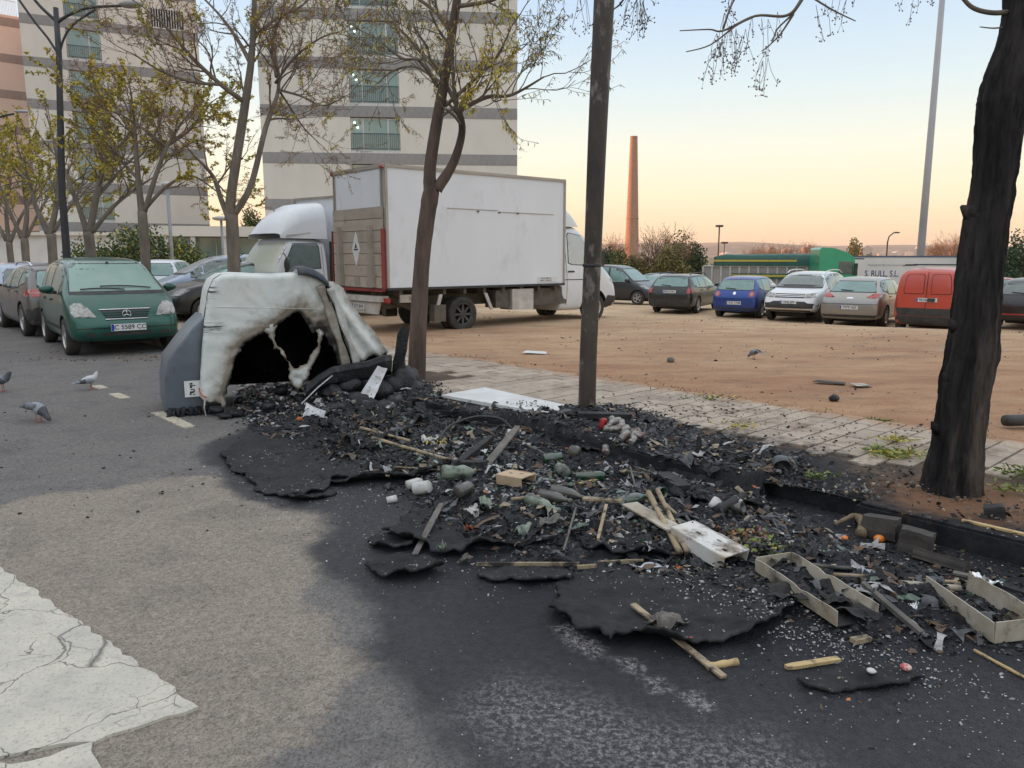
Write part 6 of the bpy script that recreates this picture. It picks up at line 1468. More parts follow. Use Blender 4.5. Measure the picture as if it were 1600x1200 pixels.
for a,b in zip(den[:-1],den[1:]):
 k=max(1,int(math.hypot(b[0]-a[0],b[1]-a[1])/.05));prof+=[(a[0]+(b[0]-a[0])*j/k,a[1]+(b[1]-a[1])*j/k)for j in range(k)]
prof.append(den[-1])
hull('body_shell',prof,[(.105,1,0),(.20,1.0,.012),(.5,.99,.0),(.85,.97,-.02),(1.05,.93,-.05),(1.14,.84,-.12)],M_SHELL,burnf=.12)
hull('charred_lining',[(s_*.96+.03,z*.965)for s_,z in prof],[(.15,.97,0),(.6,.96,-.02),(1.0,.9,-.08),(1.06,.7,-.2)],M_SOOTY)
fl=[(506,438),(522,440),(538,450),(550,472),(566,494),(588,518),(611,552),(600,560),(588,556),(580,562),(560,570),(546,566),(536,525),(524,486),(512,452)]
pf_=[fp(*p)for p in fl];ov,of=cdt_fill(pf_,.035,(),.2,.04);P2=np.array([tuple(v)for v in ov]);X,Z=P2[:,0],P2[:,1]
dfl=sdist(pf_,X,Z)
dep=.02+.10*sstep(X,1.3,2.0)+.028*np.sin((X*1.0-(1.5-Z)*.75)*30)*sstep(1.5-Z,.05,.5)+.04*np.exp(-dfl/.03)+.02*fbm(X,Z,7,4,3)
V=[loc(x,d_-.05,z)for x,d_,z in zip(X,dep,Z)];fs=[]
for f in of:
 a,b,c=(V[i]for i in f);fs.append(f if(b-a).cross(c-a).dot(Bv)<0 else f[::-1])
o=mobj('side_flap',V,fs,M_SHELL,cont,True);o.modifiers.new('t','SOLIDIFY').thickness=.016
o.data.attributes.new('burn','FLOAT','POINT').data.foreach_set('value',np.clip(.34*np.exp(-dfl/.04)+.12,0,1).astype(np.float32))
def strip(name,pxs,wid,mat,dep_=0.0,th=.02,burn_=.3,seg=8,curl=0,seed=5):
 """ribbon of plastic through front-plane points, with widths in metres"""
 rg=random.Random(seed);pts=[Vector(fp(*p))for p in pxs];vs=[];fs=[];P_=[];Wd=[]
 for i in range(len(pts)-1):
  for j in range(seg):
   f=j/seg;P_.append(pts[i].lerp(pts[i+1],f));Wd.append(wid[i]+(wid[i+1]-wid[i])*f)
 P_.append(pts[-1]);Wd.append(wid[-1])
 for i,p in enumerate(P_):
  d=(P_[min(i+1,len(P_)-1)]-P_[max(i-1,0)]).normalized();nrm=Vector((-d.y,d.x));w_=Wd[i]*(1+rg.uniform(-.06,.06))
  dd=dep_+.012*math.sin(i*.3)
  for q in(-1,-.4,.4,1):vs.append(loc(p.x+nrm.x*q*w_/2+.010*math.sin(i*.55+q*2),dd+curl*q*math.sin(i*.12+seed)+.3*curl*q*q,p.y+nrm.y*q*w_/2))
 for i in range(len(P_)-1):
  for k in range(3):fs.append((4*i+k,4*i+k+1,4*i+k+5,4*i+k+4))
 o=mobj(name,vs,fs,mat,cont,True);m_=o.modifiers.new('t','SOLIDIFY');m_.thickness=th;m_.offset=0
 if mat is M_SHELL:o.data.attributes.new('burn','FLOAT','POINT').data.foreach_set('value',np.array([burn_]*len(vs),np.float32))
 return o
web=ragged([fp(*p)for p in[(412,506),(419,524),(424,532),(430,546),(437,549),(443,560),(449,568),(453,580),(452,592),(458,600),(466,606),(474,604),(482,594),(487,580),(492,566),(499,551),(503,534),(507,514),(512,498),(498,492),(494,508),(499,522),(497,538),(490,550),(484,561),(476,570),(468,571),(461,577),(456,570),(449,557),(440,545),(434,536),(433,520),(434,500)]],.018,.030,23,True)
ov,of=cdt_fill(web,.022,(),.2,.05);P2=np.array([tuple(v)for v in ov]);X,Z=P2[:,0],P2[:,1]
dw=dline(web+[web[0]],X,Z);dep=.035+.05*sstep(Z,.75,1.1)-.05*(dw>.02)*np.sqrt(np.clip(dw,0,.09))+.05*fbm(X,Z,9,4,6)
V=[loc(x,d_,z)for x,d_,z in zip(X,dep,Z)];fs=[f if(V[f[1]]-V[f[0]]).cross(V[f[2]]-V[f[0]]).dot(Bv)<0 else f[::-1]for f in of]
o=mobj('hanging_web',V,fs,M_SHELL,cont,True);o.modifiers.new('t','SOLIDIFY').thickness=.006
o.data.attributes.new('burn','FLOAT','POINT').data.foreach_set('value',np.clip(.22+.5*np.exp(-dw/.015),0,.75).astype(np.float32))
strip('ridge_beam',[(500,446),(512,480),(527,525),(541,572)],[.07,.085,.085,.08],M_SHELL,-.02,.045,.46)
strip('ridge_beam',[(514,450),(526,480),(541,525),(556,568)],[.06,.065,.065,.06],M_SHELL,-.045,.05,.30)
strip('ridge_gap',[(507,448),(519,480),(534,525),(548,568)],[.03,.035,.035,.03],M_SOOTY,.01,.03)
mb=MB();vv=[];cc=[fp(*p)for p in((464,425),(476,424),(490,428),(503,436),(511,446))]
for i,(s_,z)in enumerate(cc):
 for k in range(7):
  a=math.pi*(k/6);vv.append(loc(s_+.0*k,-.05+.30*k/6-.0,z+.02+.022*math.sin(a)-.055*(k==0)))
mb.add(vv,[(i*7+k,i*7+k+1,i*7+8+k,i*7+7+k)for i in range(4)for k in range(6)])
o=mb.obj('ridge_cap',M_NAVY,cont,True);o.modifiers.new('t','SOLIDIFY').thickness=.02
for v in(479,585):
 a=fp(316,v);b=fp(372 if v>500 else 500,v+4)
 pts=[(a[0]+(b[0]-a[0])*i/12,a[1]+(b[1]-a[1])*i/12)for i in range(13)]
 bv_=None
 if v<500:MB().tube([loc(x,.004+.035*(i==0),z)for i,(x,z)in enumerate(pts)],.003,4).obj('mould_line',M_SHELL,cont)
ge=[(321,492),(300,512),(262,563),(257,597),(259,640),(266,650),(290,651),(326,652),(322,600),(318,540)]
pg=[fp(u,v,.12)for u,v in ge]
vs=[];n=len(pg);cx=sum(p[0]for p in pg)/n;cz=sum(p[1]for p in pg)/n
for dp,k in((.14,.93),(.115,.985),(.14,1.0),(.5,1.0),(.9,.99),(1.05,.9)):
 pass
for dp,k in((.10,.90),(.11,.97),(.15,1.0),(.5,1.0),(.9,.98),(1.05,.88)):
 for(s_,z)in pg:vs.append(loc(cx+(s_-cx)*k,dp,max(.015,cz+(z-cz)*k)))
fs=[tuple(range(n))]+[(j*n+i,j*n+(i+1)%n,(j+1)*n+(i+1)%n,(j+1)*n+i)for j in range(5)for i in range(n)]+[tuple(5*n+i for i in range(n))[::-1]]
bmx=bmesh.new();me=mesh('end_panel',vs,fs,M_GREYP2);bmx.from_mesh(me);bmesh.ops.recalc_face_normals(bmx,faces=bmx.faces);bmx.to_mesh(me);bmx.free()
o=link(bpy.data.objects.new('end_panel',me),cont);me.polygons.foreach_set('use_smooth',[True]*len(me.polygons));o.modifiers.new('b','BEVEL').width=.012;o.modifiers.new('e','EDGE_SPLIT').split_angle=R(35)
mb=MB();rgx=random.Random(8)
for i in range(16):
 q=fp(262+i*5.5,646,.12);mb.tube([loc(q[0],.10+rgx.uniform(-.02,.03),.085),loc(q[0]+rgx.uniform(-.03,.03),.09,.03),loc(q[0]+rgx.uniform(-.03,.03),.06,-.0)],[.035,.022,.012],6)
mb.obj('charred_edge',M_CHARP,cont,True)
q0=fp(289,621,.08);q1=fp(312,594,.08)
MB().box(q0[0],q1[0]+.02,-.0,.004,q0[1],q1[1],0).obj('notice',M_PLATE,cont).matrix_local=Matrix(((A_.x,Bv.x,0,0),(A_.y,Bv.y,0,0),(0,0,1,0),(0,0,0,1)))@Matrix.Translation((0,.075,0))
cx,cz=(q0[0]+q1[0])/2,(q0[1]+q1[1])/2;mb=MB()
for(dx,dz,w_,h)in((-.01,.055,.03,.02),(-.012,.025,.022,.035),(.012,.035,.04,.010),(.0,-.005,.035,.012),(-.005,-.035,.045,.022),(.018,-.02,.012,.03),(-.02,-.055,.02,.016),(.012,-.06,.022,.010)):
 mb.prism([(cx+dx-w_/2,cz+dz-h/2),(cx+dx+w_/2,cz+dz-h*.3),(cx+dx+w_*.4,cz+dz+h/2),(cx+dx-w_*.45,cz+dz+h*.4)],1,-.004,-.001)
mb.obj('printed_figures',M_INK,cont).matrix_local=Matrix(((A_.x,Bv.x,0,0),(A_.y,Bv.y,0,0),(0,0,1,0),(0,0,0,1)))@Matrix.Translation((0,.075,0));
ar=[fp(311,606,-.005),fp(312,612,-.005),fp(316,618,-.005),fp(323,621,-.005)]
MB().tube([loc(s_,-.012,z)for s_,z in ar],.008,6).obj('orange_arc',MAT('orange_print',(.55,.14,.06),rough=.5),cont)
MB().tube([loc(*(lambda q:(q[0],.0,q[1]))(fp(u,v)))for u,v in((320,626),(319,638),(322,650),(323,660))],[.010,.007,.007,.004],6).obj('drip',M_YP,cont,True)
HEAP=gp([(360,640),(420,610),(620,600),(680,615),(730,660),(800,660),(880,655),(990,655),(1060,680),(1130,705),(1250,735),(1275,775),(1220,800),(1300,830),(1400,870),(1500,905),(1640,950),(1680,1030),(1560,1020),(1420,1010),(1330,1000),(1200,960),(1060,905),(960,895),(860,885),(740,860),(660,800),(620,770),(560,745),(500,715),(440,690),(370,665)])
HEAP2=gp([(470,600),(600,590),(650,610),(640,660),(560,720),(480,700),(430,660)])
def heap(X,Y):
 nz=fbm(X,Y,2.2,5,31)
 d=sdist(HEAP,X,Y)+.22*nz;d2=sdist(HEAP2,X,Y)+.1*nz
 m=sstep(d,-.02,.45)
 n=NP(X,Y);t=X*TD.x+Y*TD.y
 lump=np.abs(fbm(X,Y,4.5,4,41));fine=np.abs(fbm(X,Y,16,4,47))
 h=m*(.015+.11*lump+.05*fine+.03*sstep(fbm(X,Y,1.2,2,77),-.1,.4))+.05*sstep(d2,0,.5)*(1+nz)
 kerbv=np.exp(-((n-KERB-.02)/.17)**2)*np.maximum(sstep(t,5.2,5.6),sstep(4.4-t,0,.8))
 h=h*(1-.92*kerbv)
 base=.136*sstep(n,KERB-.02,KERB+.03)
 side_=sstep(n,KERB,KERB+.1)
 h=h*(1-.25*side_)
 return base,h,d
gx,gy=np.meshgrid(np.arange(-3.2,5.2,.019),np.arange(2.6,10.4,.019))
base,h,d=heap(gx,gy);idx=np.arange(gx.size).reshape(gx.shape)
vis=(h>.004)&(np.abs(gx)<.74*gy+.3)&(NP(gx,gy)<6.9)
q=np.stack([idx[:-1,:-1],idx[:-1,1:],idx[1:,1:],idx[1:,:-1]],-1).reshape(-1,4)
kk=(vis[:-1,:-1]|vis[:-1,1:]|vis[1:,1:]|vis[1:,:-1]).reshape(-1);q=q[kk];used=np.unique(q);rm=np.zeros(gx.size,int);rm[used]=np.arange(len(used))
zz_=base+np.where(h>.004,h,-.03)
V=np.stack([gx.ravel(),gy.ravel(),zz_.ravel()],-1)[used]
def ash_material():
 m,N,L,P=_nt('wet_ash')
 pos=N.new('ShaderNodeNewGeometry').outputs['Position']
 c=ramp_node(N,L,noise_node(N,L,pos,10,7,.8),[(.3,(.006,.007,.009)),(.52,(.020,.022,.028)),(.64,(.07,.073,.08)),(.76,(.13,.13,.135))])
 c=mixc(N,L,ramp_node(N,L,noise_node(N,L,pos,3,6,.7),[(.56,(0,0,0)),(.72,(.6,.6,.6))]),c,(.05,.04,.033))
 vo=N.new('ShaderNodeTexVoronoi');vo.inputs['Scale'].default_value=60;L.new(pos,vo.inputs['Vector']);pk=N.new('ShaderNodeSeparateColor');L.new(vo.outputs['Color'],pk.inputs[0])
 g=math_node(N,L,'GREATER_THAN',pk.outputs[0],.93);nr=ramp_node(N,L,vo.outputs['Distance'],[(.2,(1,1,1)),(.32,(0,0,0))])
 c=mixc(N,L,math_node(N,L,'MULTIPLY',g,nr),c,(.20,.195,.185))
 L.new(c,P.inputs['Base Color']);P.inputs['Roughness'].default_value=.62;P.inputs['Specular IOR Level'].default_value=.25
 L.new(bump_node(N,L,noise_node(N,L,pos,45,7,.8),1.0,.012),P.inputs['Normal'])
 return m
M_ASH=ash_material()
hp=npmesh('ash_heap',V,rm[q],M_ASH,True);tag(hp,'black heap of ash and charred rubbish spread over road and kerb','ash heap',kind='stuff')
def sz(x,y):
 b,h_,d_=heap(np.array([x]),np.array([y]));return float(b[0]+max(h_[0],0))
def S(u,v,dz=0.0):
 z=.05
 for _ in range(6):
  p=G(u,v,z);z=sz(p.x,p.y)+dz
 return Vector((p.x,p.y,z))
def crust_material():
 m,N,L,P=_nt('melted_crust')
 pos=N.new('ShaderNodeNewGeometry').outputs['Position']
 c=ramp_node(N,L,noise_node(N,L,pos,6,7,.75),[(.3,(.011,.012,.014)),(.6,(.034,.035,.037)),(.8,(.085,.078,.068))])
 g=ramp_node(N,L,noise_node(N,L,pos,30,6,.85),[(.60,(0,0,0)),(.68,(1,1,1))])
 c=mixc(N,L,math_node(N,L,'MULTIPLY',g,ramp_node(N,L,noise_node(N,L,pos,2.5,4),[(.5,(0,0,0)),(.65,(1,1,1))])),c,(.25,.24,.23))
 L.new(c,P.inputs['Base Color']);P.inputs['Roughness'].default_value=.7;P.inputs['Specular IOR Level'].default_value=.22
 L.new(bump_node(N,L,noise_node(N,L,pos,40,7,.8),.9,.010),P.inputs['Normal'])
 return m
M_CRUST=crust_material()
def crust(px,label,lift=.04,th=.011,near=1.0,seed=1,amp=.02,bh=.012,fold=0,nolift=False):
 base_=gp(px,.02);rg=random.Random(seed);poly=[]
 for i in range(len(base_)):
  a=Vector(base_[i]);b=Vector(base_[(i+1)%len(base_)]);k=max(2,int((b-a).length/.018))
  d=(b-a).normalized();nn=Vector((-d.y,d.x))
  for j in range(k):
   p=a+(b-a)*j/k;poly.append(tuple(p+nn*(amp*3.2*float(fbm(p.x*7,p.y*7,1,3,seed))+.016*float(fbm(p.x*40,p.y*40,1,2,seed+3)))+d*rg.uniform(-.005,.005)))
 ov,of=cdt_fill(poly,.024,(),.3,10)
 P2=np.array([tuple(v)for v in ov]);X,Y=P2[:,0],P2[:,1]
 dd=dline(poly+[poly[0]],X,Y);cy=Y.mean()
 w_=sstep(-(Y-cy)*near,-.15,.25)if near else 1
 b_,h_,_=heap(X,Y)
 Z=b_+np.maximum(h_,0)*.9+bh*.5+lift*.72*np.exp(-dd/.06)*w_*(.25+1.5*np.clip(fbm(X,Y,5.5,3,seed+5)+.35,0,1.2))+.016*fbm(X,Y,5,4,seed+9)+.022*np.abs(fbm(X,Y,16,5,seed+2))+.004
 c_=Vector((float(X.mean()),float(cy),0))
 V=[Vector((x,y,z))-c_ for x,y,z in zip(X,Y,Z)];fs=[f if((V[f[1]]-V[f[0]]).cross(V[f[2]]-V[f[0]])).z>0 else f[::-1]for f in of]
 o=mobj('melted_crust',V,fs,M_CRUST,None,True);o.location=c_;md=o.modifiers.new('t','SOLIDIFY');md.thickness=th;md.offset=-1
 return tag(o,label,'melted plastic','sheets of melted crust on the burnt road')
crust([(345,705),(380,688),(450,668),(540,656),(620,690),(670,735),(600,745),(520,752),(505,764),(470,775),(420,772),(385,750),(358,728)],'long grey crust sheet left of the bamboo poles, edge curled over the road',.05,seed=3)
crust([(444,768),(480,760),(524,766),(500,778),(460,782)],'small black curled flake at the tip of the left crust sheet',.05,seed=4)
crust([(505,752),(550,728),(620,716),(706,732),(660,750),(585,752),(540,758)],'dark crust sheet lifting in front of the bamboo poles',.07,seed=5,bh=.03)
crust([(578,836),(612,824),(655,838),(645,856),(600,858),(580,850)],'small crust lump at the left tip of the burnt patch',.06,seed=6)
crust([(572,886),(600,870),(640,858),(668,868),(692,892),(650,902),(610,903)],'humped crust flake over a dark hollow under the flat grey bar',.10,seed=7,bh=.02)
crust([(600,832),(640,800),(700,786),(800,796),(880,826),(860,850),(790,852),(735,864),(680,866),(640,850)],'broad crust sheet under the glass bottles',.07,seed=8,bh=.015)
crust([(868,950),(878,905),(940,882),(1050,888),(1180,898),(1240,940),(1200,986),(1130,996),(1070,1020),(1010,1006),(950,1012),(905,990),(880,972)],'widest crust sheet near the viewer with a deeply cracked curling edge',.075,seed=9,bh=.02)
crust([(1255,1064),(1290,1048),(1390,1038),(1435,1052),(1380,1064),(1300,1072)],'narrow dark crust strip beside the red scrap',.035,seed=10)
crust([(880,812),(1000,800),(1100,830),(1060,870),(960,872),(900,850)],'crust sheet beneath the pale T shaped slats',.06,seed=11,bh=.02)
crust([(745,895),(800,885),(880,888),(900,905),(820,912),(765,906)],'thin crust tongue below the bent strip',.05,seed=12)
crust([(520,690),(560,650),(640,636),(668,660),(640,690),(580,716)],'glossy black sagging sheet below the perforated strap',.09,.02,0,13,.03,.06)
crust([(1020,745),(1100,730),(1180,750),(1200,790),(1120,800),(1050,780)],'black blistered sheet in front of the charred pot',.07,seed=14,bh=.02)
crust([(700,655),(790,640),(900,655),(920,690),(830,700),(740,690)],'soot covered slab on the pavement between board and pole',.02,seed=15,bh=.0,th=.02)
_bv=[]
for o_ in[o for o in col.objects if o.type=='MESH' and o.name.split('.')[0]in('melted_crust','ash_heap')]:
 b_=o_.location;_bv.append(BVHTree.FromPolygons([(v.co+b_)[:]for v in o_.data.vertices],[tuple(p.vertices)for p in o_.data.polygons]))
def sz(x,y):
 z=.136 if x*ND.x+y*ND.y>KERB else 0.0
 if x*ND.x+y*ND.y>EDGE:z=lz(x,y)
 for b_ in _bv:
  h_=b_.ray_cast(Vector((x,y,1.2)),Vector((0,0,-1)))
  if h_[0]is not None:z=max(z,h_[0].z)
 return z
def octa(L_,p,r,m,rg,flat=1.0):
 b=len(L_.v);ax=Matrix.Rotation(rg.uniform(0,6.3),3,Vector((rg.gauss(0,1),rg.gauss(0,1),rg.gauss(0,1)+.01)).normalized())
 for q in((1,0,0),(0,1,0),(-1,0,0),(0,-1,0),(0,0,1),(0,0,-1)):
  v=Vector(q)*r*rg.uniform(.55,1.2);v=ax@v;L_.v.append((p.x+v.x,p.y+v.y,p.z+v.z*flat))
 for a,c in((0,1),(1,2),(2,3),(3,0)):L_.f+=[(b+a,b+c,b+4),(b+c,b+a,b+5)];L_.m+=[m,m]
def scatter(name,label,cat,n,poly,rmin,rmax,mats,weights,seed,margin=0.0,power=2.5,flat=.7,zoff=.3,leafy=0.0,inv=False,spread=.12):
 rg=random.Random(seed);nr=np.random.default_rng(seed);P_=np.array(poly);x0,y0=P_.min(0)-abs(margin);x1,y1=P_.max(0)+abs(margin)
 L_=Leafer();got=0;K=n*8
 xs=nr.uniform(x0,x1,K);ys=y0+(y1-y0)*nr.random(K)**1.15
 d=sdist(poly,xs,ys);pr=sstep(d,-margin,spread)*(.25+.75*sstep(fbm(xs,ys,1.6,4,seed),-.35,.35))
 ok=(nr.random(K)<pr)&(np.abs(xs)<.72*ys+.2);xs=xs[ok][:n];ys=ys[ok][:n]
 z=[sz(float(a_),float(b_))for a_,b_ in zip(xs,ys)]
 cum=np.cumsum(weights)/sum(weights)
 for x,y,zz in zip(xs,ys,z):
  r=rmin+(rmax-rmin)*rg.random()**power;m=int(np.searchsorted(cum,rg.random()))
  p=Vector((x,y,zz+r*zoff))
  if rg.random()<leafy:L_.leaf(p,Vector((rg.gauss(0,1),rg.gauss(0,1),rg.gauss(0,.35))),r*3,r*.8,m)
  else:octa(L_,p,r,m,rg,flat)
 o=mobj(name,L_.v,L_.f,mats,None,False,L_.m);return tag(o,label,cat,kind='stuff')
def shreds(n,poly,seed,mats,wts,wide=1,*,Lm=(.04,.22),lab='charred strips, wires and film tangled in the heap'):
 rg=random.Random(seed);nr=np.random.default_rng(seed);P_=np.array(poly);x0,y0=P_.min(0);x1,y1=P_.max(0);xs=nr.uniform(x0,x1,n*8);ys=nr.uniform(y0,y1,n*8)
 d=sdist(poly,xs,ys);ok=(nr.random(n*8)<sstep(d,-.05,.15)*sstep(fbm(xs,ys,2.2,4,seed),-.3,.3))&(np.abs(xs)<.72*ys+.2);V_=[];F_=[];m_=[]
 for x,y in list(zip(xs[ok],ys[ok]))[:n]:
  L=Lm[0]+(Lm[1]-Lm[0])*rg.random()**2;a=rg.uniform(0,6.3);z=sz(x,y);w_=rg.uniform(.003,.016)*(1 if rg.random()<.8 else 2.2)*wide;b=len(V_);k=5;m=rg.choices(range(len(mats)),wts)[0];cz=rg.uniform(-.3,1)*.25*L;tl=rg.uniform(-.25,.3)*L;px,py=x,y
  for i in range(k+1):
   f=i/k;zz=max(z-.02,z+.006+cz*math.sin(math.pi*f)+tl*(f-.3));tw=a+1.57+rg.uniform(-.3,.3);ww=w_*rg.uniform(.5,1.3);dz=ww*rg.uniform(-.7,.7)
   V_+=[(px+math.cos(tw)*ww,py+math.sin(tw)*ww,zz+dz),(px-math.cos(tw)*ww,py-math.sin(tw)*ww,zz-dz)];a+=rg.uniform(-.35,.35);px+=math.cos(a)*L/k;py+=math.sin(a)*L/k
   if i:F_.append((b+2*i-2,b+2*i-1,b+2*i+1,b+2*i));m_.append(m)
 tag(mobj('charred_shreds',V_,F_,mats,None,False,m_),lab,'charred shreds',kind='stuff')
M_COAL=MAT('coal_bits',(.007,.007,.009),(.02,.021,.024),rough=.6,spec=.3,scale=30)
M_PALE=MAT('pale_ash_bits',(.46,.46,.46),(.24,.235,.23),rough=.8,scale=25,world=True)
M_BRN=MAT('brown_bits',(.085,.055,.038),(.14,.095,.065),rough=.8,scale=20,world=True)
M_GRNG=MAT('green_glass',(.02,.06,.035),(.07,.11,.08),rough=.15,scale=20,coat=.5,world=True)
M_TANB=MAT('tan_bits',(.34,.28,.20),(.20,.16,.11),rough=.8,scale=20,world=True)
M_GRYB=MAT('grey_bits',(.11,.115,.125),(.045,.046,.05),rough=.7,scale=20,world=True)
M_REDB=MAT('red_bits',(.35,.05,.03),(.45,.16,.04),rough=.6,scale=20,world=True)
DM=[M_COAL,M_GRYB,M_PALE,M_BRN,M_GRNG,M_TANB,M_REDB]
scatter('charcoal_lumps','charcoal lumps all over the ash heap','charcoal',15000,HEAP,.004,.024,DM,[80,14,.8,4,.4,.2,.03],51,.15,3.2,.6,leafy=.25)
scatter('small_debris','small pale and brown scraps strewn over the burnt heap','debris',6500,HEAP,.003,.019,DM,[16,34,20,14,4,6,.5],52,.05,2.4,.5,leafy=.45)
CORE=gp([(620,690),(740,680),(900,740),(1040,770),(1020,860),(860,850),(760,800),(660,770)])
scatter('glass_and_plastic_shards','green and grey shards in the middle of the heap','debris',1900,CORE,.006,.028,DM,[14,32,15,9,22,5,.3],53,.1,1.8,.55,leafy=.4)
shreds(2600,HEAP,71,DM,[60,18,3,9,2,4,.3]);shreds(520,CORE,72,DM,[20,30,10,6,16,6,0],Lm=(.04,.16),lab='torn plastic film and glass slivers among the bottles')
shreds(620,HEAP,74,DM,[0,34,16,18,3,14,.6],1.7,Lm=(.03,.11),lab='crumpled paper and packaging scraps half buried in ash')
INB=gp([(360,640),(380,600),(520,600),(560,640),(520,670),(420,668)])
scatter('rubbish_spill','scorched rubbish spilling out of the container','debris',2600,INB,.006,.038,DM,[30,26,30,10,1,7,.9],54,.12,1.8,.7,leafy=.35)
SPK=gp([(480,700),(700,720),(1300,870),(1620,1040),(1640,1200),(1300,1120),(1180,1040),(900,900),(600,930),(330,730)])
scatter('ash_flecks','white flecks of ash and broken glass on the blackened road','ash flecks',2600,SPK,.0025,.009,DM,[8,14,60,6,3,6,1],55,.3,2.0,.5,leafy=.5)
BIGFL=gp([(1000,880),(1120,880),(1240,930),(1330,1000),(1480,1030),(1560,1090),(1420,1060),(1250,1010),(1150,960),(1060,920)])
scatter('ash_flecks','dense band of white flecks left of the long metal channels','ash flecks',1300,BIGFL,.003,.009,DM,[4,8,78,5,0,3,0],56,.12,2.0,.5,leafy=.5)
shreds(420,INB,73,DM,[40,22,22,8,0,5,1],Lm=(.05,.22),lab='torn scorched film spilling from the container')
PAV=gp([(900,630),(1060,610),(1330,640),(1480,680),(1440,760),(1300,760),(1160,700),(1000,660)],.13)
scatter('soot_crumbs','soot crumbs scattered over the pavers','soot crumbs',1500,PAV,.003,.020,DM,[60,6,3,30,0,2,.5],57,.3,3.0,.4,leafy=.4)
ROADL=gp([(60,640),(420,640),(450,760),(300,830),(30,800)])
scatter('soot_crumbs','black crumbs on the grey asphalt in front of the pigeons','soot crumbs',260,ROADL,.004,.020,DM,[70,6,16,8,0,0,0],58,.4,3.5,.5)
PITS_=gp([(1150,760),(1400,730),(1640,800),(1640,900),(1450,860),(1250,800)],.13)
scatter('leaf_litter','soot, twigs and leaf litter round the charred trunk','leaf litter',1500,PITS_,.004,.018,DM,[40,14,6,30,1,8,.6],59,.15,2.5,.4,leafy=.6)
rg=random.Random(61);L_=Leafer()
for i in range(420):
 p=G(rg.gauss(190,90),rg.gauss(565,7),.01)
 if p.y>12.2:L_.leaf(p,Vector((rg.gauss(0,1),rg.gauss(0,1),.1)),rg.uniform(.02,.07),.012,rg.choice((0,1)))
tag(mobj('fallen_leaves',L_.v,L_.f,[M_BRN,M_LEAFO],None,False,L_.m),'brown fallen leaves on the asphalt before the green car','fallen leaves',kind='stuff')
M_BAMB=MAT('weathered_wood',(.42,.33,.21),(.26,.20,.13),rough=.75,scale=6,detail=7,thr=(.3,.7),c3=(.035,.03,.027),scale3=8,thr3=(.49,.62),bump=.4,bscale=30,world=True)
M_YELW=MAT('yellow_wood',(.55,.40,.19),(.42,.30,.15),rough=.7,scale=8,c3=(.07,.055,.045),scale3=10,thr3=(.55,.68),world=True)
M_GRYW=MAT('grey_scorched_wood',(.17,.155,.135),(.075,.07,.062),rough=.8,scale=8,c3=(.03,.03,.03),scale3=7,thr3=(.55,.7),world=True)
M_BLKW=MAT('burnt_wood',(.009,.009,.011),(.028,.027,.027),rough=.7,scale=14,bump=.8,bscale=30,world=True)
M_CHAN=MAT('rusty_white_metal',(.50,.465,.39),(.33,.275,.20),rough=.55,scale=5,detail=8,thr=(.35,.65),c3=(.075,.062,.05),scale3=6,thr3=(.50,.66),bump=.25,bscale=40,world=True)
M_CHAW=MAT('bleached_metal',(.60,.60,.585),(.44,.43,.40),rough=.6,scale=12,detail=8,thr=(.35,.6),c3=(.25,.23,.20),scale3=12,thr3=(.58,.68),bump=.3,bscale=60,world=True)
M_BRD=MAT('white_board',(.70,.71,.71),(.56,.56,.55),rough=.55,scale=3,c3=(.30,.27,.24),scale3=4,thr3=(.62,.78),world=True)
GS='sticks and laths scattered in the burnt heap'
def stick(label,a,b,w_,h=.012,mat=None,za=.0,zb=.0,name='wooden_lath',cat='lath',round_=False,group=GS,bend=0):
 p=S(*a,.002);q=S(*b,.002);p.z+=za+h/2;q.z+=zb+h/2
 m=(p+q)/2;zc=sz(m.x,m.y)+h/2
 dz=max(0,zc-m.z-.012);p.z+=dz;q.z+=dz
 c=(p+q)/2;mb=MB()
 if round_:
  n_=7;mb.tube([(p-c).lerp(q-c,i/n_)+Vector((0,0,bend*math.sin(math.pi*i/n_)))for i in range(n_+1)],[w_/2*(1+.12*math.sin(i*2.1))for i in range(n_+1)],9)
 else:
  rg_=random.Random(int(a[0]*7+a[1]));n_=6;d=(q-p).normalized();sd_=d.cross(Vector((0,0,1))).normalized();up=sd_.cross(d)
  vs=[]
  for i in range(n_+1):
   f=i/n_;x=(p-c).lerp(q-c,f)+up*bend*math.sin(math.pi*f);ww=w_/2*(1+rg_.uniform(-.06,.06))*(.75 if i in(0,n_)and rg_.random()<.6 else 1)
   for(s_,u_)in((-1,-1),(1,-1),(1,1),(-1,1)):vs.append(x+sd_*s_*ww+up*u_*h/2)
  mb.add(vs,[(4*i+k,4*i+(k+1)%4,4*i+4+(k+1)%4,4*i+4+k)for i in range(n_)for k in range(4)]+[(3,2,1,0),(4*n_,4*n_+1,4*n_+2,4*n_+3)])
 o=mb.obj(name,mat or M_BAMB,None,round_);o.location=c
 return tag(o,label,cat,group)
stick('long bamboo pole, upper of the crossed pair at the left of the heap',(563,678),(640,702),.026,mat=M_BAMB,round_=True,name='bamboo_pole',cat='pole',zb=.03)
stick('long bamboo pole, lower of the crossed pair at the left of the heap',(582,690),(710,724),.028,mat=M_BAMB,round_=True,name='bamboo_pole',cat='pole',za=.02,zb=.03)
stick('thin straight cane below the bamboo pair',(611,735),(694,741),.012,mat=M_BAMB,round_=True)
stick('long brown lath resting on the pavement edge above the tan metal box',(808,700),(868,686),.018,mat=M_GRYW,za=.03)
stick('short bright lath right of the tan metal box',(904,760),(940,752),.022,mat=M_YELW,za=.02)
stick('orange brown lath bridging the green bottles',(799,788),(870,769),.020,mat=M_BAMB,za=.03,zb=.04)
stick('dark thin strip left of the pale T shaped slats',(881,862),(900,802),.012,mat=M_GRYW,zb=.03)
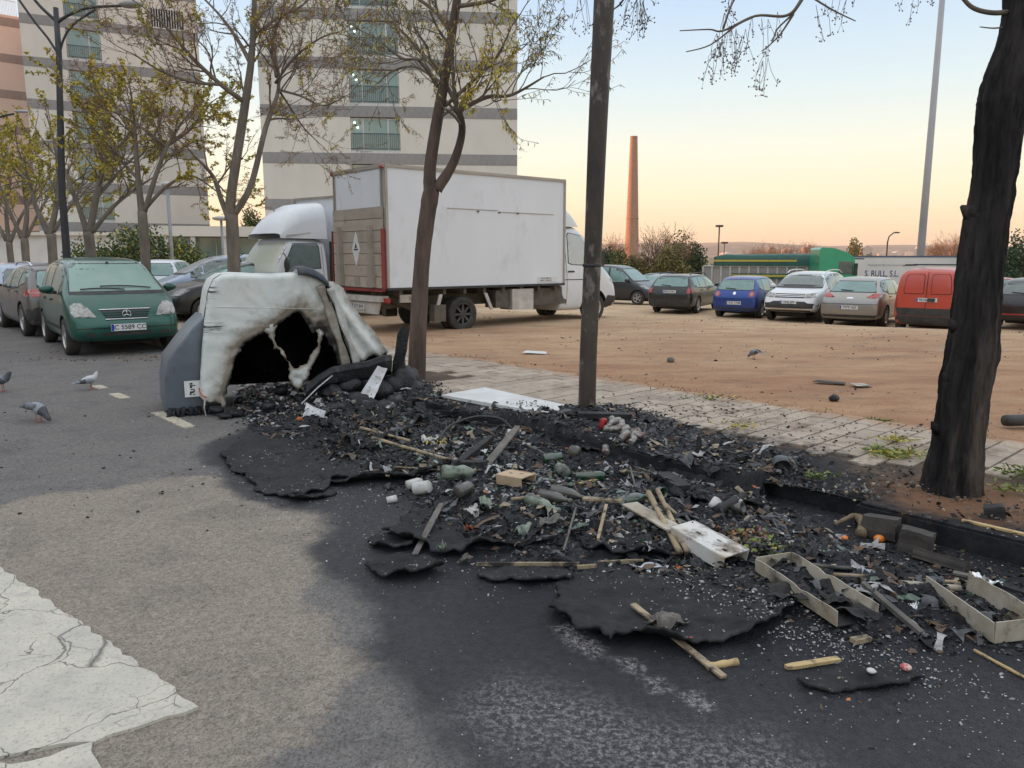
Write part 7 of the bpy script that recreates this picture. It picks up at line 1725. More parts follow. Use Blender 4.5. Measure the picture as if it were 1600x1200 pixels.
stick('upright of the pale T shaped slats',(934,862),(947,806),.018,.016,M_BAMB,zb=.06)
stick('cross piece of the pale T shaped slats',(911,797),(972,801),.05,.014,M_BAMB,za=.07,zb=.07)
stick('brown wooden rod, left of the close pair',(1012,802),(1062,876),.034,mat=M_BAMB,round_=True,name='wooden_rod',cat='rod',za=.13,zb=.04)
stick('brown wooden rod, right of the close pair',(1026,800),(1073,874),.030,mat=M_BAMB,round_=True,name='wooden_rod',cat='rod',za=.14,zb=.04)
stick('long thin straight strip left of the bent strip',(745,884),(905,884),.012,.02,M_BAMB)
stick('thin strip right of the cranked piece, below the blue white disc',(934,882),(1005,879),.012,.02,M_BAMB)
stick('cranked middle piece of the bent strip',(902,889),(932,889),.012,.02,M_BAMB)
stick('flat grey bar leaning on the left crust',(648,868),(690,799),.036,.008,M_GRYW,zb=.05,name='flat_bar',cat='bar')
stick('long flat tan lath with holes, nearest the viewer',(989,951),(1131,1062),.030,.010,M_BAMB,za=.01)
stick('short pale stub crossing the long flat tan lath',(1104,1044),(1152,1036),.030,mat=M_YELW,round_=True)
stick('short broad pale lath on the clear road',(1228,1045),(1310,1032),.030,.014,M_YELW)
stick('tan chip above the short broad pale lath',(1332,1005),(1358,1000),.035,.02,M_BAMB)
stick('upper of two long pale rods behind the metal channels',(1302,908),(1522,916),.020,mat=M_BAMB,round_=True,za=.03,zb=.01,name='wooden_rod',cat='rod')
stick('lower of two long pale rods behind the metal channels',(1345,916),(1500,926),.030,mat=M_CHAN,round_=True,za=.02,zb=.01,name='wooden_rod',cat='rod')
stick('rusty angle bar running down between the two open channels',(1346,935),(1440,993),.030,.02,M_GRYW,za=.02,name='angle_bar',cat='bar')
stick('yellow lath on the kerb at the right edge',(1500,849),(1640,884),.030,.012,M_YELW)
stick('thin orange cane at the right edge nearest the viewer',(1522,1018),(1625,1074),.014,mat=M_YELW,round_=True)
stick('short pale lath left of the long metal channel',(1280,890),(1306,884),.014,.01,M_YELW)
stick('pinkish scrap stick behind the long metal channel',(1267,893),(1330,880),.02,mat=M_GRYW,round_=True,za=.03)
stick('grey plank leading to the crumpled foil',(1489,896),(1545,908),.04,.012,M_GRYW)
stick('dark plank right of the crumpled foil',(1555,912),(1625,934),.05,.012,M_BLKW)
stick('long thin rod on the soot right of the cans',(979,721),(1054,715),.014,mat=M_GRYW,round_=True,za=.02)
stick('shorter thin rod below the long one right of the cans',(993,735),(1036,729),.014,mat=M_GRYW,round_=True,za=.02)
stick('red brown rod left of the charred pot',(1122,706),(1196,721),.014,mat=M_GRYW,round_=True,za=.02)
stick('grey rod pointing at the charred pot',(1168,724),(1200,732),.016,mat=M_GRYW,round_=True,za=.02)
stick('long dark batten along the front edge of the white board',(671,640),(892,654),.02,.016,M_BLKW)
stick('second dark batten crossing the front of the white board',(690,634),(800,652),.016,.014,M_BLKW,zb=.02)
stick('thin pale lath under the white board',(735,660),(845,640),.012,.012,M_GRYW)
stick('short grey lath standing at the kerb left of the black hose',(704,672),(720,656),.018,.014,M_GRYW,zb=.05)
stick('thick burnt beam lying at the foot of the steel pole',(903,652),(986,657),.11,.05,M_BLKW,name='burnt_beam',cat='beam')
stick('burnt beam end below the bamboo poles',(700,738),(768,702),.06,.045,M_BLKW,zb=.05,name='burnt_beam',cat='beam')
stick('burnt beam under the grey leaning plank',(715,728),(760,735),.09,.05,M_BLKW,name='burnt_beam',cat='beam')
stick('charred log across the heap near the kerb',(1120,800),(1162,778),.07,mat=M_BLKW,round_=True,name='charred_log',cat='log')
stick('wide leaning plank left of the tan metal box',(757,732),(809,690),.062,.012,M_GRYW,za=.0,zb=.12,name='plank',cat='plank')
stick('short grey slab by the broken kerb',(1036,742),(1068,770),.12,.03,M_BLKW,name='plank',cat='plank')
stick('pale broad slat under the brown wooden rods',(983,800),(1056,836),.11,.010,M_CHAN,za=.05,zb=.03,name='plank',cat='plank')
stick('upright burnt stump on the pavement soot',(1090,706),(1092,703),.03,mat=M_BLKW,round_=True,name='stump',cat='stump').scale=(1,1,1)
p=S(1091,706);o=MB().tube([(0,0,-.02),(.005,0,.10),(0,0,.13)],[.022,.02,.016],7).obj('stump',M_BRN if False else M_BLKW);o.location=p;tag(o,'small upright post stub left of the charred pot','stump')
stick('thin splinter standing over the heap below the cans',(984,745),(1000,775),.012,.01,M_GRYW,za=.06)
stick('reddish twig by the two small white cups',(1040,795),(1064,812),.02,mat=M_BAMB,round_=True,za=.03)
def channel(label,a,b,w_,h,mat,up=True,ends=(True,True),z=.0,taper=1.0,roll=0,holes=0,inner=None,group='bent sheet metal channels on the burnt road',th=.005):
 p=S(*a);q=S(*b);zz_=(p.z+q.z)/2*.5+z;d=q-p;L=d.length;yaw=math.atan2(d.y,d.x)
 t=thing('metal_channel',label,'metal channel',(p.x,p.y,p.z*.6+z),yaw,group);t.rotation_euler=(R(roll),-math.atan2((q.z-p.z)*.6,L),yaw)
 rg_=random.Random(int(a[0]));n_=12
 def side(s_):
  vs=[]
  for i in range(n_+1):
   x=L*i/n_;ww=w_/2*(1+(taper-1)*i/n_)+.0015*math.sin(i*1.1+s_);hh=h*(1+rg_.uniform(-.03,.03))*(1 if not(up and rg_.random()<.08)else .86)
   for(yy,z_)in((ww,0),(ww+.006,hh),(ww+th+.006,hh),(ww+th,0)):vs.append((x,s_*yy,z_))
  return MB().add(vs,[(4*i+k,4*i+(k+1)%4,4*i+4+(k+1)%4,4*i+4+k)for i in range(n_)for k in range(4)]+[(3,2,1,0),(4*n_,4*n_+1,4*n_+2,4*n_+3)])
 for s_ in(1,-1):side(s_).obj('flange',mat,t)
 zt=h-.001 if not up else .002
 fl_=cdt_fill([(0,-w_/2),(L,-w_/2*taper),(L,w_/2*taper),(0,w_/2)],.05,[[(hx+.018*math.cos(k*.9),hy+.012*math.sin(k*.9))for k in range(7)]for hx,hy in([(L*.3,0),(L*.62,.03),(L*.85,-.03)][:holes])],.1)
 o=mobj('web',[(v[0],v[1],zt+.004*float(fbm(v[0]*9,v[1]*9,1,3,2)))for v in fl_[0]],fl_[1],inner or mat,t,False);o.modifiers.new('t','SOLIDIFY').thickness=.006
 if ends[0]:MB().box(-.004,.001,-w_/2,w_/2,0,h).obj('end_plate',mat,t)
 if ends[1]:MB().box(L-.001,L+.004,-w_/2*taper,w_/2*taper,0,h).obj('end_plate',mat,t)
 return t
channel('upturned rusty metal box section with holes in its top, centre right',(1064,842),(1146,884),.175,.085,MAT('rust_and_scale',(.46,.37,.26),(.62,.61,.58),rough=.6,scale=3.2,detail=8,thr=(.42,.58),c3=(.12,.09,.065),scale3=7,thr3=(.50,.64),bump=.4,bscale=50,world=True),False,(True,False),.0,1.05,holes=3)
channel('short upturned tan metal box with a slot, centre of the heap',(787,750),(826,764),.15,.07,MAT('tan_scorched_metal',(.52,.38,.24),(.42,.32,.22),rough=.6,scale=5,c3=(.12,.10,.08),scale3=8,thr3=(.6,.72),world=True),False,(True,False),.05,1.0,holes=2)
channel('long open metal channel full of black ash, left of the pair',(1208,884),(1338,976),.215,.075,M_CHAN,True,(True,False),.01,1.0,inner=M_BLKW)
channel('wide open metal channel at the right edge with a closed near end',(1478,924),(1590,1004),.215,.10,M_CHAN,True,(False,True),.01,1.1,roll=2,inner=M_BLKW)
def plate_px(name,label,cat,corners,mat,th=.006,holes=0,zs=None,fold=None):
 P_=[S(u,v,(zs[i]if zs else 0))for i,(u,v)in enumerate(corners)]
 c=sum(P_,Vector())/len(P_);e1=(P_[1]-P_[0]).normalized();nrm=(P_[1]-P_[0]).cross(P_[-1]-P_[0]).normalized();e2=nrm.cross(e1)
 poly=[((p-c).dot(e1),(p-c).dot(e2))for p in P_]
 L=poly[1][0]-poly[0][0];hs=[]
 hh=abs(poly[-1][1]-poly[0][1])
 for i in range(holes):
  x=poly[0][0]+L*(i+.6)/(holes+.2);y0=poly[0][1]+(poly[1][1]-poly[0][1])*(i+.6)/holes;y1=poly[-1][1]+(poly[2][1]-poly[-1][1])*(i+.6)/holes
  y=y0+(y1-y0)*(.35 if i%2 else .65);hs.append([(x+.009*math.cos(k),y+.009*math.sin(k))for k in range(6)])
 vs,fs=cdt_fill(poly,.04,hs,.1)
 o=mobj(name,[e1*v[0]+e2*v[1]+nrm*(.012*math.sin(v[0]*9))for v in vs],fs,mat,None,False);o.location=c;o.modifiers.new('t','SOLIDIFY').thickness=th
 return tag(o,label,cat)
def plate_at(name,label,cat,px,dist,mat,th=.006,holes=6,group=None):
 P_=[PD(u,v,d_)for(u,v),d_ in zip(px,dist)]
 c=sum(P_,Vector())/4;e1=(P_[1]-P_[0]).normalized();nrm=(P_[1]-P_[0]).cross(P_[3]-P_[0]).normalized();e2=nrm.cross(e1)
 poly=[((p-c).dot(e1),(p-c).dot(e2))for p in P_];hs=[]
 for i in range(holes):
  f=(i+.7)/(holes+.4);a=Vector(poly[0]).lerp(Vector(poly[1]),f);b=Vector(poly[3]).lerp(Vector(poly[2]),f);q=a.lerp(b,.35 if i%2 else .7)
  hs.append([(q.x+.008*math.cos(k),q.y+.008*math.sin(k))for k in range(6)])
 vs,fs=cdt_fill(poly,.04,hs,.1)
 o=mobj(name,[e1*v[0]+e2*v[1]+nrm*.018*math.cos((v[1])*22)for v in vs],fs,mat,None,False);o.location=c;o.modifiers.new('t','SOLIDIFY').thickness=th
 return tag(o,label,cat,group)
plate_at('perforated_strap','long perforated steel strap leaning against the black trough','metal strap',[(551,634),(590,572),(606,574),(575,644)],[7.95,8.35,8.35,7.95],M_PERF,holes=7)
plate_at('perforated_strap','short perforated steel plate left of the long strap','metal strap',[(473,655),(480,630),(511,644),(499,670)],[7.35,7.45,7.35,7.25],M_PERF,holes=5)
tr_=thing('burnt_trough','charred plastic trough and blade left of the forked tree','burnt plastic',G(560,640))
o0=tr_.location
def tq(u,v,D_):return PD(u,v,D_)-o0
vs=[];A0=[(478,616,7.9),(498,598,8.0),(520,584,8.15),(545,577,8.3),(575,572,8.45),(600,566,8.6),(612,560,8.7)]
for(u,v,D_)in A0:
 hh_=17 if u>510 else 9
 for(du,dv,dd)in((-2,-9,.28),(0,-8,.02),(1,0,0),(0,hh_,.02),(0,hh_+6,.16)):vs.append(tq(u+du,v+dv+3*math.sin(u*.3),D_+dd))
o=MB().add(vs,[(5*i+k,5*i+k+1,5*i+6+k,5*i+5+k)for i in range(6)for k in range(4)]).obj('trough',M_CHARP,tr_);o.modifiers.new('t','SOLIDIFY').thickness=.012
MB().tube([tq(471,631,7.8),tq(495,607,7.95),tq(519,587,8.1)],.007,6).obj('white_rim',M_PERF,tr_)
mb=MB();vs=[]
for i,(u0,u1,v)in enumerate(((612,640,600),(614,634,580),(615,632,565),(617,634,550),(620,637,535),(622,639,522),(625,639,513),(629,638,511))):
 for(u,dd)in((u0,0),(u1,.02),(u1,.09),(u0,.06)):vs.append(tq(u+1.5*math.sin(i*2.3+dd*40),v,8.85+dd))
mb.add(vs,[(4*i+k,4*i+(k+1)%4,4*i+4+(k+1)%4,4*i+4+k)for i in range(7)for k in range(4)]+[(28,29,30,31)]);mb.obj('blade',M_CHARP,tr_)
def lumpy(par,c,r,mat,seed,name='lump',n=20,amp=.35,fr=2.4):
 vs=[];fs=[];k=n//2
 for i in range(k+1):
  a=math.pi*i/k
  for j in range(n):
   t=2*math.pi*j/n;v=Vector((math.sin(a)*math.cos(t),math.sin(a)*math.sin(t),math.cos(a)))
   q=1+amp*float(fbm(v.x*fr+v.z*1.7+seed,v.y*fr-v.z,1,4,seed));vs.append(c+Vector((v.x*r[0],v.y*r[1],v.z*r[2]))*q)
 for i in range(k):
  for j in range(n):fs.append((i*n+j,(i+1)*n+j,(i+1)*n+(j+1)%n,i*n+(j+1)%n))
 return mobj(name,vs,fs,mat,par,True)
M_SACK=MAT('sooty_sack',(.009,.010,.012),(.028,.028,.031),rough=.38,spec=.4,scale=6,bump=1.0,bscale=10,bdist=.03,c3=(.12,.12,.125),scale3=5,thr3=(.6,.75))
lumpy(tr_,tq(634,596,8.85),(.17,.15,.19),M_SACK,3,'sack');lumpy(tr_,tq(648,607,8.8),(.11,.11,.10),M_SACK,5,'sack');lumpy(tr_,tq(612,606,8.7),(.16,.14,.14),M_CHARP,7,'lump');lumpy(tr_,tq(590,612,8.5),(.16,.14,.12),M_CHARP,9,'lump')
for i,(u,v,D_,r)in enumerate(((540,602,8.4,.13),(565,600,8.6,.15),(515,612,8.2,.10),(560,625,8.1,.12),(525,640,7.7,.10),(600,640,7.9,.12),(620,628,8.4,.11))):lumpy(tr_,tq(u,v,D_),(r*1.3,r,r*.8),M_CHARP if i%2 else M_SACK,20+i,'lump')
for i,(u,v,D_,r)in enumerate(((338,640,7.95,.06),(352,650,7.8,.05),(366,646,7.9,.07),(330,650,8.05,.05),(382,640,8.1,.08))):lumpy(tr_,tq(u,v,D_),(r*1.4,r,r*.6),M_CHARP,50+i,'lump',14,.6,4)
P_=[S(690,622),S(757,610),S(896,637),S(855,646)];c=sum(P_,Vector())/4
bd=MB();n4=[p-c for p in P_]
for p in n4:p.z=0
bd.add([Vector((p.x,p.y,.0))for p in n4]+[Vector((p.x,p.y,.028+(.02 if i==3 else 0)))for i,p in enumerate(n4)],[(0,1,2,3),(7,6,5,4),(0,4,5,1),(1,5,6,2),(2,6,7,3),(3,7,4,0)])
o=bd.obj('white_board',M_BRD);o.location=(c.x,c.y,.145);tag(o,'large white board lying flat on the pavement left of the steel pole','board')
p0=S(686,692);pts=[S(u,v)-p0+Vector((0,0,z))for u,v,z in((686,695,.02),(694,684,.06),(712,676,.10),(745,671,.12),(781,671,.10),(800,676,.04))]
mb=MB();limb(mb,pts,[.012]*6,8);o=mb.obj('black_hose',M_BLK,None,True);o.location=p0;tag(o,'arched black hose left of the grey leaning plank','hose')
def stone(label,u,v,size,yaw,seed,z=0,tilt=(0,0),mat=None):
 b=bmesh.new();bmesh.ops.create_cube(b,size=1);bmesh.ops.subdivide_edges(b,edges=b.edges[:],cuts=4,use_grid_fill=True)
 for v_ in b.verts:
  k=.07;n_=Vector((float(fbm(v_.co.x*3+seed,v_.co.y*3+v_.co.z,1,4,seed)),float(fbm(v_.co.y*3+seed,v_.co.z*3,1,4,seed+1)),float(fbm(v_.co.z*3+seed,v_.co.x*3,1,4,seed+2))))*.16
  v_.co=Vector(((v_.co.x+n_.x)*size[0],(v_.co.y+n_.y*.7)*size[1],(v_.co.z+n_.z*.6)*size[2]))
 me=bpy.data.meshes.new('kerb_fragment');b.to_mesh(me);b.free();me.materials.append(mat or M_KERB)
 o=bpy.data.objects.new('kerb_fragment',me);link(o);p=S(u,v);o.location=(p.x,p.y,(0 if NP(p.x,p.y)<KERB else .13)+size[2]*.45+z);o.rotation_euler=(R(tilt[0]),R(tilt[1]),yaw+math.atan2(TD.y,TD.x))
 return tag(o,label,'kerb stone','loose fragments of the broken kerb')
M_KBR=MAT('brown_scorched_stone',(.07,.06,.052),(.03,.028,.026),rough=.85,scale=5,c3=(.16,.14,.12),scale3=6,thr3=(.6,.75),bump=.4,bscale=30)
stone('first loose kerb block under the orange',1376,838,(.19,.12,.13),.05,3,-.0,(6,4),M_KBR)
stone('cracked kerb block right of the first loose one',1430,858,(.17,.15,.13),.25,4,-.01,(8,-4),M_KBR)
stone('flat slab lying in the gutter before the broken kerb',1470,882,(.25,.09,.06),-.05,5,.0,(20,0),M_KBR)
stone('dark lump at the edge of the pavement near the charred trunk',1553,803,(.10,.08,.07),.4,7,-.01,(0,12),M_BLKW)
M_CANR=MAT('red_can',(.42,.03,.02),(.30,.03,.025),rough=.35,metal=.3,scale=12);M_CANG=MAT('scorched_can',(.36,.34,.32),(.12,.11,.105),rough=.4,metal=.6,scale=25,c3=(.25,.10,.07),scale3=12,thr3=(.58,.7))
M_GRB=MAT('green_bottle_glass',(.012,.05,.022),(.02,.06,.03),rough=.2,spec=.8,coat=.5,scale=12,c3=(.06,.065,.055),scale3=14,thr3=(.46,.6));M_PGB=MAT('pale_green_plastic',(.20,.25,.19),(.10,.125,.095),rough=.3,coat=.4,scale=12,c3=(.045,.045,.04),scale3=13,thr3=(.5,.62));M_BRB=MAT('smoky_glass',(.10,.09,.075),(.05,.05,.045),rough=.3,coat=.5,scale=12)
def lying(name,label,cat,u,v,yaw,prof,mat,tilt=0,z=0,roll=0,group=None,n=18):
 mb=MB();L=prof[-1][1];mb.lathe([(r*(1+.0),x-L/2)for r,x in prof],n)
 for i in range(0,len(mb.v)):
  x,y,z_=mb.v[i];k=1+(.34 if 'can' in name else .16)*float(fbm(x*22+u,z_*16+y*22,1,3,int(u)));mb.v[i]=(x*k,y*k,z_)
 o=mb.obj(name,mat,None,True);p=S(u,v);rm_=max(r for r,x in prof)
 o.matrix_world=Matrix.Translation(p+Vector((0,0,rm_*.8+z)))@Matrix.Rotation(yaw,4,'Z')@Matrix.Rotation(R(90-tilt),4,'Y')
 return tag(o,label,cat,group)
CAN=[(.0,0),(.024,.001),(.031,.008),(.030,.03),(.029,.05),(.031,.075),(.030,.092),(.025,.10),(.0,.10)]
BOT=[(.0,.008),(.036,.0),(.040,.01),(.040,.15),(.036,.18),(.016,.225),(.014,.28),(.017,.283),(.017,.30),(.0,.30)]
JAR=[(0,0),(.042,.002),(.044,.01),(.044,.12),(.038,.125),(0,.125)]
lying('drink_can','bright red can standing at the foot of the steel pole','can',942,672,.4,CAN,M_CANR,80,.03)
rgc=random.Random(12)
for i,(u,v)in enumerate(sorted(((951,676),(958,668),(962,682),(968,675),(975,684),(983,688),(992,680),(947,684),(971,668),(987,694),(976,692),(961,690),(997,688),(954,672)))):
 lying('drink_can','crushed grey can, %s from the left in the pile by the red can'%ORD(i),'can',u,v,rgc.uniform(0,3.1),CAN,M_CANG,rgc.uniform(-20,40),rgc.uniform(.0,.05),group='crushed cans piled by the steel pole')
lying('glass_jar','dark jar lying with its grey base to the viewer','jar',898,719,-1.9,JAR,M_BRB,12,.04)
MB().lathe([(0,0),(.041,0)],20)
lying('bottle','pale green plastic bottle on top of the brown one','bottle',716,757,.35,[(.0,.0),(.048,.004),(.052,.03),(.046,.10),(.052,.16),(.030,.21),(.016,.235),(.0,.24)],M_PGB,-4,.035)
lying('bottle','squat brown bottle under the pale green one','bottle',724,777,.9,JAR,M_BRB,6,.0)
lying('bottle','whitish crushed flask left of the pale green bottle','bottle',660,772,-.5,JAR,M_CHAW,14,.01)
lying('bottle','whitish crushed flask leaning on its twin','bottle',648,765,.5,[(0,0),(.034,.002),(.034,.09),(.02,.12),(0,.12)],M_CHAW,8,.02)
lying('cup','small white cup at the left tip of the heap','cup',612,785,.3,[(0,0),(.022,.002),(.026,.07),(0,.07)],M_CHAW,6,0)
lying('bottle','dark green bottle above the orange brown lath','bottle',864,724,.25,[(.0,.008),(.036,.0),(.040,.01),(.040,.15),(.0,.16)],M_GRB,4,.02)
lying('bottle','green bottle shard right of the short bright lath','bottle',922,748,.12,[(0,0),(.035,.004),(.035,.19),(.02,.22)],M_GRB,2,.0)
lying('bottle','green bottle with its neck toward the bridging lath','bottle',849,796,-.9,BOT,M_PGB,0,.0)
lying('bottle','clear bottle beside the green one under the lath','bottle',868,790,-.9,BOT,M_BRB,6,.02)
lying('bottle','broken green bottle base with open end, centre of the heap','bottle',1026,778,-1.2,[(.028,.0),(.034,.002),(.036,.09),(.033,.09),(.026,.01)],M_GRB,8,.02)
lying('bottle','dull green bottle left of the broken base','bottle',992,776,.6,BOT,M_GRB,0,.0)
lying('bottle','smoky bottle under the bridging lath','bottle',890,782,-.7,BOT,M_BRB,0,.0)
lying('bottle','sooty green flask left of the dark jar','bottle',878,740,1.9,JAR,M_PGB,0,.0)
lying('charred_pot','charred pot lying open on the pavement soot','pot',1218,735,-1.75,[(.0,.012),(.045,.0),(.060,.02),(.064,.12),(.060,.12),(.054,.03),(.0,.02)],MAT('pot_metal',(.10,.11,.125),(.05,.052,.055),rough=.5,metal=.4,scale=8),-10,.01)
lying('cup','small pale cup below the charred log','cup',1112,797,.7,[(0,0),(.028,.002),(.034,.07),(.03,.07),(.022,.01)],M_CHAW,30,.01)
lying('cup','small dark cup right of the charred log','cup',1147,797,-.8,[(0,0),(.028,.002),(.034,.07),(.03,.07),(.022,.01)],M_BRB,20,.01)
p=S(1020,867);mb=MB()
mb.add([(.082*math.cos(a)*(1+.10*math.sin(a*7)+.05*math.sin(a*13)),.066*math.sin(a)*(1+.10*math.sin(a*7)),.012+.006*math.sin(a*5))for a in[k*math.pi/16 for k in range(32)]]+[(0,0,.004)],[(k,(k+1)%32,32)for k in range(32)])
o=mb.obj('melted_disc',MAT('ice_white_plastic',(.60,.72,.78),(.72,.74,.76),rough=.4,scale=30),None,True);o.location=p+Vector((0,0,.006));o.modifiers.new('t','SOLIDIFY').thickness=.004;tag(o,'pale blue white melted disc left of the rusty box section','plastic disc')
def fruit(name,label,cat,u,v,r,mat,sq=.8,z=0):
 p=S(u,v);o=lumpy(None,Vector(),(r,r,r*sq),mat,int(u),name,14,.12);o.location=p+Vector((0,0,r*.6+z));return tag(o,label,cat)
M_ORNG=MAT('orange_peel',(.75,.22,.015),(.65,.16,.02),rough=.45,scale=20)
fruit('orange','larger bright orange on the kerb','orange',1376,812,.030,M_ORNG);fruit('orange','smaller orange in the ashes below the kerb','orange',1320,844,.020,M_ORNG)
fruit('potato','brown potato in the ashes right of the food scraps','potato',1270,853,.030,MAT('potato_skin',(.16,.10,.075),rough=.8));fruit('lemon','yellow lemon half by the food scraps','lemon',1213,866,.030,MAT('lemon_skin',(.50,.42,.10),rough=.6),.6)
fruit('red_scrap','red and white scrap on the narrow crust strip','scrap',1415,1047,.022,MAT('red_white_scrap',(.45,.08,.08),(.6,.45,.42),scale=40,thr=(.45,.55),rough=.5),.6);fruit('pale_stone','pale flat pebble left of the red scrap','pebble',1361,1052,.018,M_CHAW,.5)
fruit('orange','small orange scrap between the two perforated straps','orange',468,658,.03,MAT('rust_orange',(.42,.12,.03),rough=.7))
fruit('red_scrap','bright red scrap inside the trough of charred plastic','scrap',512,612,.05,MAT('bright_red_plastic',(.55,.03,.03),rough=.4),.5,.10)
p0=S(1310,825);mb=MB();limb(mb,[S(u,v)-p0+Vector((0,0,z))for u,v,z in((1304,824,.02),(1322,820,.04),(1336,818,.05),(1347,826,.04),(1345,840,.02))],[.012,.014,.02,.03,.034],9,.15,2)
o=mb.obj('dried_stalk',MAT('dried_stalk',(.20,.15,.09),(.12,.08,.055),rough=.85,scale=20),None,True);o.location=p0;tag(o,'curved dry stalk left of the first loose kerb block','stalk')
def crumple(name,label,cat,u,v,w_,d_,mat,seed,h=.03,n=16,yaw=0,z=0,group=None):
 vs=[];p=S(u,v)
 for j in range(n):
  for i in range(n):
   x=(i/(n-1)-.5);y=(j/(n-1)-.5);vs.append((x*w_*(1+.25*float(fbm(y*4+seed,0*y,1,3,seed))),y*d_*(1+.25*float(fbm(x*4,x*0+seed,1,3,seed+1))),h*(.45+float(fbm(x*2.6+seed,y*2.6,1,3,seed+2))*1.0+.10*float(fbm(x*9,y*9,1,2,seed)))))
 o=mobj(name,vs,[(j*n+i,j*n+i+1,(j+1)*n+i+1,(j+1)*n+i)for j in range(n-1)for i in range(n-1)],mat,None,False)
 o.location=p+Vector((0,0,z));o.rotation_euler.z=yaw;o.modifiers.new('t','SOLIDIFY').thickness=.002;return tag(o,label,cat,group)
M_FOIL=MAT('foil',(.78,.79,.80),rough=.25,metal=.9)
crumple('foil','crumpled silver foil by the right hand channel','foil',1541,911,.13,.08,M_FOIL,3,.04,yaw=-.5);crumple('foil','small twist of foil at the head of the right hand channel','foil',1430,929,.06,.05,M_FOIL,4,.03)
crumple('paper','white and blue scrap behind the long pale rods','paper',1357,900,.06,.05,MAT('white_paper',(.60,.64,.68),(.45,.47,.5),rough=.7,scale=20),5,.04)
M_RAG=MAT('sooty_rag',(.012,.012,.014),(.035,.033,.031),rough=.8,scale=9)
for i,(u,v,w_,d_,m_,l_)in enumerate(((1085,945,.0,.0,None,None),(1040,975,.16,.12,M_GRYW,'brown curled flap beside the long tan lath'),(1300,935,.24,.12,M_RAG,'black rag heaped inside the left channel'),(1330,960,.22,.14,M_RAG,'black rag spilling from the end of the left channel'),(1232,930,.18,.14,M_RAG,'black rag left of the open channel'),(860,838,.15,.08,M_BRB,'scorched sole shaped scrap below the clear bottle'),(815,820,.12,.08,M_PGB,'grey green crumpled plastic under the brown bottle'),(760,790,.16,.08,M_PGB,'crumpled green plastic left of the bridging lath'),(740,800,.10,.07,M_CHAW,'pale crumpled scrap below the squat brown bottle'),(920,705,.20,.12,M_RAG,'brown charred cloth under the crushed cans'),(1010,660,.25,.14,M_RAG,'black cloth behind the crushed cans'),(800,655,.12,.08,M_CHAW,'pale crumpled bag in front of the white board'),(835,648,.10,.08,M_BRN if False else M_GRYW,'grey paper ball right of the pale bag'),(548,716,.13,.10,MAT('brown_cardboard',(.13,.11,.085),rough=.9),'curled brown cardboard on the left crust sheet'),(672,690,.14,.08,M_CHAW,'white and blue wrapper at the top of the heap'),(690,700,.10,.08,M_TANB if False else M_CHAN,'cream wrapper by the white and blue wrapper'),(735,700,.12,.08,M_BRD,'white plastic corner below the black hose'),(752,708,.08,.06,M_BRD,'smaller white plastic corner right of the first one'),(985,920,.0,.0,None,None),(728,880,.07,.05,M_GRYW,'grey curled leaf of plastic left of the bent strip'),(1030,640,.0,0,None,None),(690,872,.05,.04,M_PGB,'small green shard by the flat grey bar'))):
 if m_:crumple('scrap',l_,'scrap',u,v,w_,d_,m_,30+i,.05,12,i*.7)
for i,(u,v,r,m_,l_)in enumerate(((392,612,.07,M_CANG,'grey dented tin at the left of the container mouth'),(400,600,.06,M_TANB if False else M_CHAN,'cream ball of paper at the top of the container mouth'),(430,600,.07,M_GRYW,'grey crushed bag in the container mouth'),(455,603,.07,M_CHAW,'whitish melted bag below the hanging strand'),(412,622,.05,M_CHAW,'white scrap in the middle of the container mouth'),(440,622,.08,M_CHARP,'black burst bag in the container mouth'),(375,632,.05,M_CHARP,'black clot at the foot of the container'),(420,640,.07,M_CHARP,'charred clod in front of the container mouth'))):
 fruit('rubbish',l_,'rubbish',u,v,r,m_,.7,.02)
for i in range(7):lying('drink_can','scorched can, %s from the left in the container mouth'%ORD(i),'can',378+i*12,615+(i*37%17),i*1.1,CAN,M_CANG,10,.02,group='scorched cans in the container mouth')
def flat_scrap(label,u,v,w_,d_,mat,yaw=0,name='paper'):
 z=lz(*G(u,v,.05)[:2]);p=G(u,v,z);o=MB().prism([(-.5*w_,-.4*d_),(.45*w_,-.5*d_),(.5*w_,.4*d_),(-.3*w_,.5*d_)],2,.0,.006).obj(name,mat);o.location=(p.x,p.y,lz(p.x,p.y)+.025);o.rotation_euler=(.04,.05,yaw);return tag(o,label,name)
flat_scrap('white paper on the earth left of the steel pole',835,553,.42,.25,M_BRD);flat_scrap('cream paper on the earth left of the charred trunk',1343,604,.24,.20,M_CHAN,.3)
flat_scrap('grey rag on the earth in front of the red van',1410,506,.34,.2,M_GRYW,.2,'rag');flat_scrap('dark wet rag on the earth at the pavement edge',1295,600,.4,.14,M_BLKW,-.3,'rag')
def lot_round(label,u,v,r,mat,name,cat):
 p=G(u,v,lz(*G(u,v,.05)[:2]));o=lumpy(None,Vector(),(r,r,r*.8),mat,int(u),name,14,.15);o.location=(p.x,p.y,lz(p.x,p.y)+r*.6);return tag(o,label,cat)
lot_round('black ball shaped cup on the earth beyond the pavers',1303,627,.055,M_CHARP,'black_cup','cup');lot_round('grey stone on the earth right of the steel pole',1048,566,.06,M_GRYW,'grey_stone','stone')
p=G(1590,668,.08);o=MB().lathe([(0,-.14),(.05,-.14),(.055,-.1),(.055,.12),(.03,.14),(0,.14)],14).obj('black_canister',M_BLK,None,True);o.location=(p.x,p.y,.15);o.rotation_euler=(0,R(90),.1);tag(o,'black canister lying on the earth at the right edge','canister')
